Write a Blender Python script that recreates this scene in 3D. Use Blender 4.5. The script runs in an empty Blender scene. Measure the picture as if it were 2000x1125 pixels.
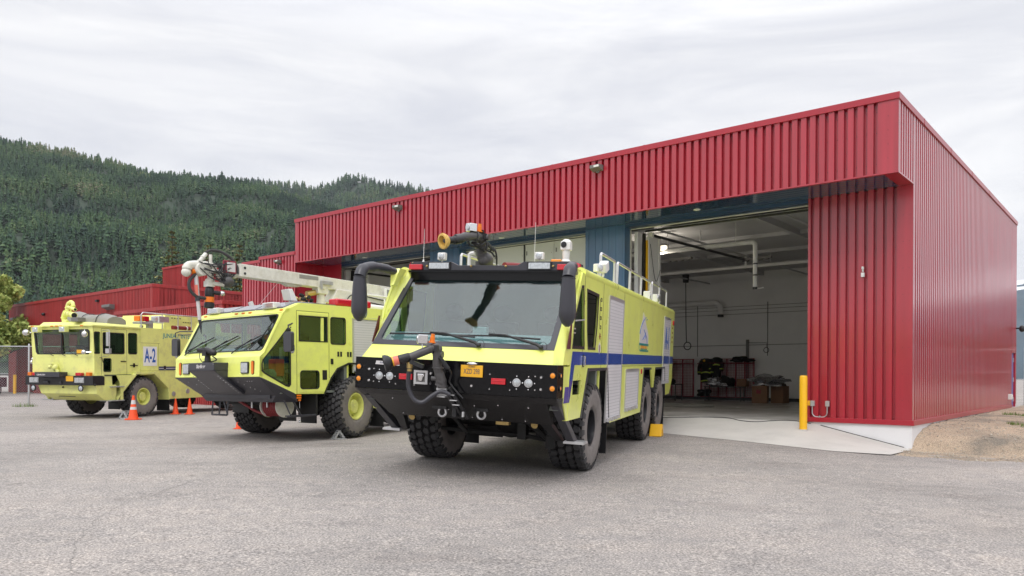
import bpy, bmesh, math, random
import numpy as np
from mathutils import Vector, Matrix
from mathutils.geometry import tessellate_polygon
random.seed(7); RNG = np.random.default_rng(11)
S = bpy.context.scene
COL = S.collection
CZ = 1.5            # camera height over the local datum

# ---------------------------------------------------------------- camera
cam_d = bpy.data.cameras.new('camera'); cam = bpy.data.objects.new('camera', cam_d); COL.objects.link(cam)
cam_d.sensor_width = 36; cam_d.lens = 1521/2000*36; cam_d.shift_y = 0.08625
cam_d.clip_start = 0.1; cam_d.clip_end = 20000
cam.matrix_world = Matrix.Translation((0, 0, CZ)) @ Matrix.Rotation(math.radians(90), 4, 'X') @ Matrix.Rotation(0.0055, 4, 'Z')
S.camera = cam

# ---------------------------------------------------------------- sky and sun (overcast)
SUN_EL, SUN_AZ = math.radians(52), math.radians(200)   # azimuth from +Y, clockwise
w = bpy.data.worlds.new('World'); S.world = w; w.use_nodes = True
nt = w.node_tree; nt.nodes.clear()
def N(t, kind, **kw):
    n = t.nodes.new(kind)
    for k, v in kw.items(): setattr(n, k, v)
    return n
def ramp(n, stops):
    el = n.color_ramp.elements
    while len(el) > 1: el.remove(el[-1])
    el[0].position = stops[0][0]; el[0].color = (*stops[0][1], 1) if len(stops[0][1]) == 3 else stops[0][1]
    for p, c in stops[1:]:
        e = el.new(p); e.color = (*c, 1)
out = N(nt, 'ShaderNodeOutputWorld'); bg = N(nt, 'ShaderNodeBackground')
sky = N(nt, 'ShaderNodeTexSky', sky_type='NISHITA', sun_disc=False, sun_elevation=SUN_EL, sun_rotation=SUN_AZ)
tc = N(nt, 'ShaderNodeTexCoord'); sep = N(nt, 'ShaderNodeSeparateXYZ'); nt.links.new(tc.outputs['Generated'], sep.inputs[0])
mp = N(nt, 'ShaderNodeMapping'); mp.inputs['Scale'].default_value = (1.5, 1.5, 8.5); nt.links.new(tc.outputs['Generated'], mp.inputs[0])
no = N(nt, 'ShaderNodeTexNoise'); no.inputs['Scale'].default_value = 1.7; no.inputs['Detail'].default_value = 9; no.inputs['Roughness'].default_value = 0.58
no.inputs['Distortion'].default_value = 0.6
nt.links.new(mp.outputs[0], no.inputs['Vector'])
cr = N(nt, 'ShaderNodeValToRGB'); ramp(cr, [(0.28, (6.5, 6.6, 7.1)), (0.42, (7.3, 7.35, 7.7)), (0.54, (8.1, 8.1, 8.3)), (0.66, (8.9, 8.85, 8.9)), (0.8, (8.2, 8.2, 8.45))])
nt.links.new(no.outputs['Fac'], cr.inputs[0])
mr = N(nt, 'ShaderNodeMapRange'); mr.inputs[1].default_value = 0.38; mr.inputs[2].default_value = 1.0; mr.inputs[3].default_value = 1.0; mr.inputs[4].default_value = 2.4
nt.links.new(sep.outputs[2], mr.inputs[0])
vm = N(nt, 'ShaderNodeVectorMath', operation='SCALE'); nt.links.new(cr.outputs[0], vm.inputs[0]); nt.links.new(mr.outputs[0], vm.inputs['Scale'])
mx = N(nt, 'ShaderNodeMix', data_type='RGBA'); mx.inputs[0].default_value = 0.93
nt.links.new(sky.outputs[0], mx.inputs[6]); nt.links.new(vm.outputs[0], mx.inputs[7])
nt.links.new(mx.outputs[2], bg.inputs[0]); bg.inputs[1].default_value = 0.10; nt.links.new(bg.outputs[0], out.inputs[0])
sd = bpy.data.lights.new('sun', 'SUN'); sd.energy = 1.1; sd.angle = math.radians(22); sd.color = (1.0, 0.965, 0.92)
so = bpy.data.objects.new('sun', sd); COL.objects.link(so)
dv = Vector((math.sin(SUN_AZ)*math.cos(SUN_EL), math.cos(SUN_AZ)*math.cos(SUN_EL), math.sin(SUN_EL)))
so.rotation_euler = dv.to_track_quat('Z', 'Y').to_euler(); so.location = (0, -20, 40)
S.view_settings.view_transform = 'Standard'; S.view_settings.look = 'None'; S.view_settings.gamma = 1; S.view_settings.exposure = 0.28

# ---------------------------------------------------------------- materials
def mat(name, col, rough=0.5, metal=0.0, spec=0.5, coat=0.0, noise=0.0, nscale=3.0, bump=0.0, bscale=40.0, dark=None, emit=None):
    m = bpy.data.materials.new(name); m.use_nodes = True; t = m.node_tree
    b = t.nodes['Principled BSDF']; b.inputs['Base Color'].default_value = (*col, 1)
    b.inputs['Roughness'].default_value = rough; b.inputs['Metallic'].default_value = metal
    b.inputs['Specular IOR Level'].default_value = spec; b.inputs['Coat Weight'].default_value = coat; b.inputs['Coat Roughness'].default_value = 0.08 if coat != 0.85 else 0.16
    if emit: b.inputs['Emission Color'].default_value = (*emit[0], 1); b.inputs['Emission Strength'].default_value = emit[1]
    if noise or bump: tcn = N(t, 'ShaderNodeTexCoord')
    if noise:
        n = N(t, 'ShaderNodeTexNoise'); n.inputs['Scale'].default_value = nscale; n.inputs['Detail'].default_value = 7; n.inputs['Roughness'].default_value = 0.62
        t.links.new(tcn.outputs['Object'], n.inputs['Vector'])
        r = N(t, 'ShaderNodeValToRGB'); d = dark or tuple(c*(1-noise) for c in col); li = tuple(min(1, c*(1+noise*0.5)) for c in col)
        ramp(r, [(0.28, d), (0.5, col), (0.75, li)]); t.links.new(n.outputs['Fac'], r.inputs[0]); t.links.new(r.outputs[0], b.inputs['Base Color'])
        rr = N(t, 'ShaderNodeMapRange'); rr.inputs[3].default_value = max(0.02, rough-0.08); rr.inputs[4].default_value = min(1, rough+0.12)
        t.links.new(n.outputs['Fac'], rr.inputs[0]); t.links.new(rr.outputs[0], b.inputs['Roughness'])
    if bump:
        n2 = N(t, 'ShaderNodeTexNoise'); n2.inputs['Scale'].default_value = bscale; n2.inputs['Detail'].default_value = 4
        t.links.new(tcn.outputs['Object'], n2.inputs['Vector'])
        bu = N(t, 'ShaderNodeBump'); bu.inputs['Strength'].default_value = bump; bu.inputs['Distance'].default_value = 0.02
        t.links.new(n2.outputs['Fac'], bu.inputs['Height']); t.links.new(bu.outputs[0], b.inputs['Normal'])
    return m
M = {}
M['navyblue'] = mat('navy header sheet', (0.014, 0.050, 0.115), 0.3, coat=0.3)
M['lime'] = mat('lime paint', (0.83, 0.89, 0.20), 0.28, coat=0.35, noise=0.05, nscale=1.3)
M['lime2'] = mat('older lime paint', (0.82, 0.84, 0.27), 0.42, noise=0.09, nscale=1.6)
M['limedull'] = mat('lime wheel paint', (0.76, 0.78, 0.22), 0.4, noise=0.12, nscale=9)
M['red'] = mat('red metal cladding', (0.385, 0.010, 0.027), 0.34, spec=0.7, coat=0.85, noise=0.06, nscale=0.8)
M['redold'] = mat('faded red cladding', (0.36, 0.030, 0.030), 0.5, noise=0.10, nscale=0.7)
M['redtrim'] = mat('red trim', (0.37, 0.010, 0.026), 0.33, spec=0.7, coat=0.2)
M['bolt'] = mat('dark screw', (0.10, 0.01, 0.02), 0.5)
M['blue'] = mat('blue cladding', (0.040, 0.120, 0.245), 0.30, spec=0.7, coat=0.3, noise=0.05, nscale=1)
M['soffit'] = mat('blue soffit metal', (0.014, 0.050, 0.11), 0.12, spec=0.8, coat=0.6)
M['white'] = mat('white paint', (0.74, 0.74, 0.72), 0.4, noise=0.06, nscale=4)
M['offwhite'] = mat('worn white paint', (0.70, 0.69, 0.63), 0.42, noise=0.14, nscale=7)
M['found'] = mat('painted concrete', (0.74, 0.74, 0.76), 0.7, noise=0.05, nscale=2, bump=0.15, bscale=60)
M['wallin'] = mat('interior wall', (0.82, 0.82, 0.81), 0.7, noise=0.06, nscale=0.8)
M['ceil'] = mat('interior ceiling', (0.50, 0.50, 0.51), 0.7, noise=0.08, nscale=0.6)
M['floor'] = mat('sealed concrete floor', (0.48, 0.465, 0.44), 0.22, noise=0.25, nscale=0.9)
M['concrete'] = mat('concrete', (0.53, 0.51, 0.48), 0.8, noise=0.13, nscale=1.1, bump=0.2, bscale=90)
M['black'] = mat('black gloss panel', (0.004, 0.004, 0.005), 0.16, spec=0.28)
M['blackm'] = mat('black trim', (0.014, 0.014, 0.016), 0.42)
M['liner'] = mat('sprayed bed liner', (0.013, 0.012, 0.013), 0.32, bump=0.9, bscale=110)
M['plastic'] = mat('dark grey plastic', (0.042, 0.042, 0.052), 0.38)
M['gun'] = mat('gunmetal casting', (0.075, 0.072, 0.074), 0.45, noise=0.2, nscale=14)
M['rubber'] = mat('tyre tread rubber', (0.050, 0.049, 0.051), 0.75, noise=0.3, nscale=12, bump=0.15)
M['sidewall'] = mat('dusty sidewall', (0.205, 0.185, 0.175), 0.8, noise=0.28, nscale=6)
M['groove'] = mat('shaded tyre groove', (0.010, 0.009, 0.010), 0.9)  # blacker than the tread blocks: shade of the groove depth put into colour
M['blackrim'] = mat('black rim', (0.03, 0.031, 0.035), 0.3, metal=0.3, noise=0.2, nscale=8)
M['alu'] = mat('brushed aluminium', (0.62, 0.62, 0.63), 0.35, metal=0.75, noise=0.08, nscale=10)
M['steel'] = mat('galvanised steel', (0.48, 0.49, 0.50), 0.45, metal=0.6, noise=0.18, nscale=8)
M['grey'] = mat('grey lamp body', (0.17, 0.165, 0.16), 0.5)
M['shutter'] = mat('silver roller shutter', (0.68, 0.67, 0.69), 0.42, metal=0.15, noise=0.05, nscale=3)
M['shutgap'] = mat('shutter joint', (0.53, 0.53, 0.55), 0.6)
M['stripe'] = mat('blue stripe', (0.012, 0.062, 0.33), 0.25, coat=0.3)
M['violet'] = mat('violet stripe', (0.075, 0.055, 0.30), 0.25, coat=0.3)
M['navy'] = mat('navy lettering', (0.01, 0.03, 0.11), 0.4)
M['sblue'] = mat('sign blue', (0.01, 0.11, 0.45), 0.4)
M['teal'] = mat('teal', (0.01, 0.22, 0.20), 0.4)
M['teal2'] = mat('teal lettering', (0.03, 0.27, 0.30), 0.4)
M['orange'] = mat('orange', (0.80, 0.19, 0.01), 0.4)
M['amber'] = mat('amber lens', (0.85, 0.28, 0.01), 0.12, coat=0.6)
M['redlens'] = mat('red lens', (0.55, 0.010, 0.022), 0.12, coat=0.6)
M['clear'] = mat('clear lens', (0.55, 0.58, 0.60), 0.08, metal=0.55, coat=1.0, noise=0.35, nscale=30)
M['chrome'] = mat('chrome', (0.75, 0.75, 0.76), 0.1, metal=1.0)
M['yellow'] = mat('safety yellow', (0.86, 0.47, 0.012), 0.35, noise=0.05, nscale=4)
M['cone'] = mat('cone orange', (0.88, 0.09, 0.02), 0.45, noise=0.08, nscale=8)
M['reflect'] = mat('reflective tape', (0.62, 0.60, 0.60), 0.35)
M['brassy'] = mat('tan bumper ring', (0.66, 0.43, 0.11), 0.45, noise=0.15, nscale=20)
M['signwhite'] = mat('sign white', (0.88, 0.88, 0.86), 0.4)
M['plate'] = mat('licence plate yellow', (0.80, 0.42, 0.02), 0.4)
M['maroon'] = mat('maroon hose', (0.20, 0.018, 0.022), 0.5, noise=0.15, nscale=9)
M['bracket'] = mat('maroon steel', (0.26, 0.014, 0.035), 0.4)
M['hosebrass'] = mat('brass', (0.50, 0.36, 0.14), 0.35, metal=0.7)
M['skirt'] = mat('tan wood', (0.25, 0.15, 0.09), 0.8, noise=0.3, nscale=5)
M['cardboard'] = mat('cardboard', (0.23, 0.125, 0.075), 0.85, noise=0.12, nscale=6)
M['turnout'] = mat('dark turnout cloth', (0.012, 0.012, 0.011), 0.9, noise=0.3, nscale=10)
M['hivis'] = mat('hi-vis tape', (0.48, 0.60, 0.08), 0.4)
M['silver'] = mat('aluminised cloth', (0.50, 0.50, 0.52), 0.22, metal=0.8, noise=0.6, nscale=16, bump=1.0, bscale=22)
M['tarp'] = mat('grey tarpaulin', (0.27, 0.265, 0.245), 0.8, noise=0.12, nscale=3, bump=0.5, bscale=7)
M['navyroof'] = mat('smoked roof glass', (0.10, 0.10, 0.13), 0.1, coat=0.6)
M['interior'] = mat('dark cab interior', (0.19, 0.21, 0.19), 0.7)
M['dash'] = mat('dashboard', (0.27, 0.36, 0.37), 0.6)
M['seat'] = mat('seat cloth', (0.06, 0.062, 0.07), 0.85)
M['mirror'] = mat('mirror glass', (0.55, 0.60, 0.62), 0.03, metal=1.0)
M['under'] = mat('chassis black', (0.011, 0.011, 0.011), 0.6, noise=0.4, nscale=6)
M['doorwhite'] = mat('white garage door', (0.62, 0.63, 0.61), 0.45, noise=0.04, nscale=0.7)
M['doorblue'] = mat('blue steel door', (0.11, 0.13, 0.36), 0.4)
M['lamp'] = mat('lit lamp lens', (0.9, 0.85, 0.7), 0.4, emit=((1.0, 0.88, 0.66), 1.6))
M['lampglow'] = mat('downlight lens', (0.8, 0.8, 0.78), 0.3, emit=((1.0, 0.95, 0.85), 0.55))  # downlight lens given a faint glow of its own
M['bark'] = mat('bark', (0.07, 0.05, 0.038), 0.9, noise=0.3, nscale=5)
M['paintred'] = mat('dark red cab interior', (0.10, 0.012, 0.015), 0.6)
M['carpaint'] = mat('dark blue car paint', (0.028, 0.04, 0.07), 0.2, coat=0.7)
M['wing'] = mat('galvanised wire', (0.42, 0.44, 0.45), 0.45, metal=0.5)
M['pinkband'] = mat('orange and white band', (0.75, 0.18, 0.13), 0.4)

def streaks(m, amt):
    t = m.node_tree; b = t.nodes['Principled BSDF']; src = b.inputs['Base Color'].links[0].from_socket
    tcn = N(t, 'ShaderNodeTexCoord'); mpp = N(t, 'ShaderNodeMapping'); mpp.inputs['Scale'].default_value = (5.0, 5.0, .22); t.links.new(tcn.outputs['Object'], mpp.inputs[0])
    n = N(t, 'ShaderNodeTexNoise'); n.inputs['Scale'].default_value = 1.3; n.inputs['Detail'].default_value = 5; t.links.new(mpp.outputs[0], n.inputs['Vector'])
    r = N(t, 'ShaderNodeValToRGB'); ramp(r, [(0.33, (1-amt, 1-amt, 1-amt)), (0.55, (1, 1, 1)), (0.75, (1+amt, 1+amt*1.5, 1+amt*1.5))]); t.links.new(n.outputs['Fac'], r.inputs[0])
    x = N(t, 'ShaderNodeMix', data_type='RGBA', blend_type='MULTIPLY'); x.inputs[0].default_value = 1; t.links.new(src, x.inputs[6]); t.links.new(r.outputs[0], x.inputs[7]); t.links.new(x.outputs[2], b.inputs['Base Color'])
def grime(m, amt, sc):
    t = m.node_tree; b = t.nodes['Principled BSDF']; src = b.inputs['Base Color'].links[0].from_socket
    tcn = N(t, 'ShaderNodeTexCoord'); n = N(t, 'ShaderNodeTexNoise'); n.inputs['Scale'].default_value = sc; n.inputs['Detail'].default_value = 9; n.inputs['Roughness'].default_value = .7; t.links.new(tcn.outputs['Object'], n.inputs['Vector'])
    r = N(t, 'ShaderNodeMapRange'); r.inputs[1].default_value = .48; r.inputs[2].default_value = .75; r.inputs[4].default_value = amt; t.links.new(n.outputs['Fac'], r.inputs[0])
    x = N(t, 'ShaderNodeMix', data_type='RGBA'); t.links.new(r.outputs[0], x.inputs[0]); t.links.new(src, x.inputs[6]); x.inputs[7].default_value = (.40, .37, .25, 1); t.links.new(x.outputs[2], b.inputs['Base Color'])
grime(M['lime'], .30, 2.2); grime(M['lime2'], .55, 2.6); grime(M['limedull'], .6, 6); grime(M['offwhite'], .5, 6)
streaks(M['red'], .13); streaks(M['redold'], .2); streaks(M['blue'], .12)
def glass(name, tint, refl=0.12, rough=0.01):
    m = bpy.data.materials.new(name); m.use_nodes = True; t = m.node_tree; t.nodes.clear()
    o = N(t, 'ShaderNodeOutputMaterial'); tr = N(t, 'ShaderNodeBsdfTransparent'); tr.inputs[0].default_value = (*tint, 1)
    g = N(t, 'ShaderNodeBsdfGlossy'); g.inputs['Roughness'].default_value = rough
    lw = N(t, 'ShaderNodeLayerWeight'); pw = N(t, 'ShaderNodeMath', operation='POWER'); pw.inputs[1].default_value = 4.0; t.links.new(lw.outputs['Facing'], pw.inputs[0])
    ma = N(t, 'ShaderNodeMath', operation='MULTIPLY_ADD', use_clamp=True); ma.inputs[1].default_value = 1-refl; ma.inputs[2].default_value = refl; t.links.new(pw.outputs[0], ma.inputs[0]); mi = N(t, 'ShaderNodeMixShader'); t.links.new(ma.outputs[0], mi.inputs[0])
    t.links.new(tr.outputs[0], mi.inputs[1]); t.links.new(g.outputs[0], mi.inputs[2]); t.links.new(mi.outputs[0], o.inputs[0])
    return m
M['wglass'] = glass('windscreen glass', (0.74, 0.84, 0.84), 0.085)
M['sglass'] = glass('green side glass', (0.66, 0.80, 0.66), 0.06)
M['dglass'] = glass('dark tinted glass', (0.20, 0.23, 0.23), 0.06)

# ---------------------------------------------------------------- mesh builder
class MB:
    def __init__(s): s.v = []; s.f = []; s.m = []
    def add(s, vs, fs, m=0):
        o = len(s.v); s.v += [tuple(map(float, p)) for p in vs]; s.f += [tuple(i+o for i in f) for f in fs]; s.m += [m]*len(fs); return s
    def hexa(s, p, m=0): return s.add(p, [(0,3,2,1),(4,5,6,7),(0,1,5,4),(1,2,6,5),(2,3,7,6),(3,0,4,7)], m)
    def box(s, x0, x1, y0, y1, z0, z1, m=0):
        return s.hexa([(x0,y0,z0),(x1,y0,z0),(x1,y1,z0),(x0,y1,z0),(x0,y0,z1),(x1,y0,z1),(x1,y1,z1),(x0,y1,z1)], m)
    def cbox(s, c, d, R=None, m=0):
        pts = []
        for dz in (-1, 1):
            for dx, dy in ((-1,-1),(1,-1),(1,1),(-1,1)):
                p = Vector((dx*d[0]/2, dy*d[1]/2, dz*d[2]/2))
                if R: p = R @ p
                pts.append(tuple(p + Vector(c)))
        return s.hexa(pts, m)
    def extr(s, poly, vec, m=0, holes=()):
        """extrude a flat 3D polygon (with optional holes) by vec"""
        loops = [[Vector(p) for p in poly]] + [[Vector(p) for p in h] for h in holes]
        flat = [p for l in loops for p in l]; n = len(flat); V = Vector(vec)
        if len(loops) == 1 and len(flat) <= 4: tris = [tuple(range(n))]
        else:
            nrm = Vector((0, 0, 0)); l0 = loops[0]
            for i in range(len(l0)): nrm += l0[i].cross(l0[(i+1) % len(l0)])
            q = nrm.normalized().to_track_quat('Z', 'Y').inverted()
            tris = [tuple(t) for t in tessellate_polygon([[(lambda r: Vector((r.x, r.y, 0)))(q @ p) for p in l] for l in loops])]
        fs = [t for t in tris] + [tuple(i+n for i in t[::-1]) for t in tris]
        o = 0
        for l in loops:
            k = len(l)
            for i in range(k): j = (i+1) % k; fs.append((o+i, o+j, n+o+j, n+o+i))
            o += k
        return s.add([tuple(p) for p in flat] + [tuple(p+V) for p in flat], fs, m)
    def prism(s, pts, ax, lo, hi, m=0, holes=()):
        """pts 2D in the plane perpendicular to ax (0: (y,z), 1: (x,z), 2: (x,y))"""
        f = {0: lambda p: (lo, p[0], p[1]), 1: lambda p: (p[0], lo, p[1]), 2: lambda p: (p[0], p[1], lo)}[ax]
        v = [0, 0, 0]; v[ax] = hi-lo
        return s.extr([f(p) for p in pts], v, m, [[f(p) for p in h] for h in holes])
    def tube(s, pts, r, n=10, m=0, cap=True, flat=1.0):
        P = [Vector(p) for p in pts]; k = len(P); rs = r if isinstance(r, (list, tuple)) else [r]*k
        vs = []; prev = None
        for i, p in enumerate(P):
            t = (P[min(i+1, k-1)] - P[max(i-1, 0)]).normalized()
            if prev is None:
                a = Vector((0, 0, 1)) if abs(t.z) < 0.9 else Vector((1, 0, 0)); u = t.cross(a).normalized()
            else: u = (prev - t*prev.dot(t)); u = u.normalized() if u.length > 1e-6 else t.orthogonal().normalized()
            prev = u; w2 = t.cross(u)
            for j in range(n):
                a = 2*math.pi*j/n; vs.append(p + (u*math.cos(a)*rs[i] + w2*math.sin(a)*rs[i]*flat))
        fs = [(i*n+j, i*n+(j+1) % n, (i+1)*n+(j+1) % n, (i+1)*n+j) for i in range(k-1) for j in range(n)]
        if cap: fs += [tuple(range(n))[::-1], tuple(range((k-1)*n, k*n))]
        return s.add([tuple(v) for v in vs], fs, m)
    def lathe(s, prof, c, ax, n=24, m=0, cap=True):
        """prof: list of (h, r[, m]) along axis ax from point c"""
        ax = Vector(ax).normalized(); u = ax.orthogonal().normalized(); w2 = ax.cross(u); c = Vector(c); vs = []
        for h, r in prof:
            for j in range(n): a = 2*math.pi*j/n; vs.append(tuple(c + ax*h + (u*math.cos(a)+w2*math.sin(a))*r))
        k = len(prof)
        fs = [(i*n+j, i*n+(j+1) % n, (i+1)*n+(j+1) % n, (i+1)*n+j) for i in range(k-1) for j in range(n)]
        if cap: fs += [tuple(range(n))[::-1], tuple(range((k-1)*n, k*n))]
        return s.add(vs, fs, m)
    def ball(s, c, r, m=0, n=12, k=7):
        if not isinstance(r, (tuple, list)): r = (r, r, r)
        vs = [(c[0], c[1], c[2]-r[2])]; 
        for i in range(1, k):
            a = -math.pi/2 + math.pi*i/k
            for j in range(n): b = 2*math.pi*j/n; vs.append((c[0]+r[0]*math.cos(a)*math.cos(b), c[1]+r[1]*math.cos(a)*math.sin(b), c[2]+r[2]*math.sin(a)))
        vs.append((c[0], c[1], c[2]+r[2])); L = len(vs)-1
        fs = [(0, 1+(j+1) % n, 1+j) for j in range(n)]
        for i in range(k-2):
            for j in range(n): a = 1+i*n+j; b = 1+i*n+(j+1) % n; fs.append((a, b, b+n, a+n))
        fs += [(L, 1+(k-2)*n+j, 1+(k-2)*n+(j+1) % n) for j in range(n)]
        return s.add(vs, fs, m)
    def build(s, name, mats, parent=None, dz=0.0, bevel=0.0, smooth=35, tf=None, seg=2):
        me = bpy.data.meshes.new(name); vs = s.v
        if tf: vs = [tf(*p) for p in vs]
        if dz: vs = [(x, y, z+dz) for x, y, z in vs]
        me.from_pydata(vs, [], s.f); 
        if not isinstance(mats, (list, tuple)): mats = [mats]
        for m in mats: me.materials.append(M[m] if isinstance(m, str) else m)
        me.polygons.foreach_set('material_index', s.m)
        bm = bmesh.new(); bm.from_mesh(me); bmesh.ops.recalc_face_normals(bm, faces=bm.faces); bm.to_mesh(me); bm.free()
        if smooth:
            me.polygons.foreach_set('use_smooth', [True]*len(me.polygons)); me.set_sharp_from_angle(angle=math.radians(smooth))
        ob = bpy.data.objects.new(name, me); COL.objects.link(ob)
        if parent: ob.parent = parent
        if bevel:
            b = ob.modifiers.new('bevel', 'BEVEL'); b.width = bevel; b.segments = seg; b.limit_method = 'ANGLE'; b.angle_limit = math.radians(40); b.harden_normals = True
        return ob
def rawmesh(name, verts, faces, mats, mi=None, parent=None, smooth=False):
    me = bpy.data.meshes.new(name); me.from_pydata(verts, [], faces)
    for m in (mats if isinstance(mats, (list, tuple)) else [mats]): me.materials.append(M[m] if isinstance(m, str) else m)
    if mi is not None: me.polygons.foreach_set('material_index', mi)
    if smooth: me.polygons.foreach_set('use_smooth', [True]*len(me.polygons))
    ob = bpy.data.objects.new(name, me); COL.objects.link(ob)
    if parent: ob.parent = parent
    return ob
def quadmesh(name, V, Q, mats, mi=None, smooth=True):
    """fast numpy mesh: V (n,3), Q (k,3 or 4)"""
    me = bpy.data.meshes.new(name); V = np.asarray(V, np.float32); Q = np.asarray(Q, np.int32); k = Q.shape[1]
    me.vertices.add(len(V)); me.vertices.foreach_set('co', V.ravel()); me.loops.add(Q.size); me.loops.foreach_set('vertex_index', Q.ravel())
    me.polygons.add(len(Q)); me.polygons.foreach_set('loop_start', np.arange(0, Q.size, k, dtype=np.int32)); me.polygons.foreach_set('loop_total', np.full(len(Q), k, np.int32))
    for m in (mats if isinstance(mats, (list, tuple)) else [mats]): me.materials.append(M[m] if isinstance(m, str) else m)
    if mi is not None: me.polygons.foreach_set('material_index', np.asarray(mi, np.int32))
    me.polygons.foreach_set('use_smooth', np.full(len(Q), smooth)); me.update(); me.validate()
    ob = bpy.data.objects.new(name, me); COL.objects.link(ob); return ob
def tag(o, label=None, cat=None, group=None, kind=None):
    if label: o['label'] = label
    if cat: o['category'] = cat
    if group: o['group'] = group
    if kind: o['kind'] = kind
    return o
def empty(name, label, cat, mw=None, group=None):
    o = bpy.data.objects.new(name, None); COL.objects.link(o); o.empty_display_size = 0.3
    if mw is not None: o.matrix_world = mw
    return tag(o, label, cat, group)
def copy_tree(o, parent=None):
    c = o.copy(); COL.objects.link(c); c.parent = parent
    for ch in list(o.children): copy_tree(ch, c)
    return c
def text(name, s, size, mtl, parent, mw, sx=1.0, ext=0.003, bold=0.0, align='CENTER', fit=None):
    cu = bpy.data.curves.new(name, 'FONT'); cu.body = s; cu.size = size; cu.extrude = ext; cu.offset = bold; cu.align_x = align; cu.align_y = 'CENTER'
    tmp = bpy.data.objects.new('tmp', cu); COL.objects.link(tmp)
    dg = bpy.context.evaluated_depsgraph_get(); me = bpy.data.meshes.new_from_object(tmp.evaluated_get(dg)); bpy.data.objects.remove(tmp)
    if fit: xs = [v.co.x for v in me.vertices]; sx = fit/(max(xs)-min(xs))
    me.transform(mw @ Matrix.Diagonal((sx, 1, 1, 1))); me.materials.clear(); me.materials.append(M[mtl])
    ob = bpy.data.objects.new(name, me); COL.objects.link(ob); ob.parent = parent; return ob
def frame(o, x, y):     # matrix with origin o, text-x direction x, text-y direction y
    x = Vector(x).normalized(); y = Vector(y).normalized(); z = x.cross(y)
    return Matrix(((x.x, y.x, z.x, o[0]), (x.y, y.y, z.y, o[1]), (x.z, y.z, z.z, o[2]), (0, 0, 0, 1)))
def arc(c, r, a0, a1, n, u, v):
    c, u, v = Vector(c), Vector(u), Vector(v)
    return [tuple(c + u*r*math.cos(math.radians(a0+(a1-a0)*i/n)) + v*r*math.sin(math.radians(a0+(a1-a0)*i/n))) for i in range(n+1)]
def smoothpath(P, n=6):
    P = [Vector(p) for p in P]; out = []
    for i in range(len(P)-1):
        a, b, c, d = P[max(i-1, 0)], P[i], P[i+1], P[min(i+2, len(P)-1)]
        for k in range(n):
            t = k/n; out.append(0.5*((2*b) + (c-a)*t + (2*a-5*b+4*c-d)*t*t + (3*b-a-3*c+d)*t**3))
    return [tuple(p) for p in out] + [tuple(P[-1])]

# ---------------------------------------------------------------- site frames
e1 = Vector((-0.7683, 0.6401, 0)); e2 = Vector((0.6401, 0.7683, 0)); OB = Vector((8.995, 17.5, 0))
SLAB = -1.067 + CZ
def bpt(a, b, z): p = OB + e1*a + e2*b; return (p.x, p.y, z)          # building coordinates -> world
def ab(x, y): d = Vector((x, y, 0)) - OB; return d.dot(e1), d.dot(e2)

# ---------------------------------------------------------------- ground height: thin-plate spline through surveyed points
ctl = [(-1.242,13.288,-1.374),(1.022,12.499,-1.475),(0.412,18.026,-1.278),(2.677,17.237,-1.379),(1.012,19.744,-1.244),(3.277,18.955,-1.345),
 (-5.9,19.4,-1.415),(-3.65,17.7,-1.415),(-1.5,22.4,-1.37),(-15.44,28,-1.48),(-12.9,27.2,-1.48),(-11,34,-1.47),(-21.4,34,-1.45),(-12,25,-1.46),(-7.2,20.4,-1.43),(-15,35,-1.46),
 (0,6,-1.56),(-5,6,-1.53),(6,7,-1.62),(0,0,-1.6),(-12,12,-1.5),(9,12,-1.66),(12,12,-1.66),(-30,20,-1.48),(-37,57,-1.5),(-22,48,-1.5),(30,10,-1.7),(-60,50,-1.5),(-50,10,-1.5),(50,60,-1.5),(0,-40,-1.6),(60,-20,-1.7),(-60,-20,-1.6),(0,110,-1.5),(-110,110,-1.5),(110,110,-1.5)]
for a, b, z in ((5.2,-2.1,-1.345),(2.9,-2.4,-1.44),(1.0,-2.4,-1.53),(0,-1.8,-1.60),(0,0,-1.63),(10,-2.4,-1.30),(20,-2.4,-1.38),(10,2,-1.45),(20,2,-1.5),(-3,0,-1.62),(3,0.5,-1.6)):
    p = bpt(a, b, z); ctl.append(p)
C = np.array(ctl, float); P2 = C[:, :2]/50.0
def K(r2): return np.where(r2 > 1e-12, 0.5*r2*np.log(np.maximum(r2, 1e-12)), 0)
n_ = len(C); A_ = np.zeros((n_+3, n_+3)); A_[:n_, :n_] = K(((P2[:, None]-P2[None])**2).sum(-1)) + 1e-5*np.eye(n_)
A_[:n_, n_:] = np.c_[np.ones(n_), P2]; A_[n_:, :n_] = A_[:n_, n_:].T
W_ = np.linalg.solve(A_, np.r_[C[:, 2], 0, 0, 0])
def gz(x, y):
    x = np.atleast_1d(np.asarray(x, float)); y = np.atleast_1d(np.asarray(y, float)); q = np.stack([x.ravel(), y.ravel()], 1)/50
    r = K(((q[:, None]-P2[None])**2).sum(-1)) @ W_[:n_] + W_[n_] + q @ W_[n_+1:]
    far = np.clip((np.hypot(x.ravel()-0, y.ravel()-30)-75)/30, 0, 1); r = r*(1-far) + (-1.5)*far
    return (r + CZ).reshape(x.shape)
def g1(x, y): return float(gz(x, y)[0])
def grid(us, vs, fn):
    U, V = np.meshgrid(us, vs, indexing='ij'); X, Y, Z = fn(U, V); nu, nv = U.shape
    idx = np.arange(nu*nv).reshape(nu, nv); Q = np.stack([idx[:-1, :-1], idx[1:, :-1], idx[1:, 1:], idx[:-1, 1:]], -1).reshape(-1, 4)
    return np.stack([X, Y, Z], -1).reshape(-1, 3), Q

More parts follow.
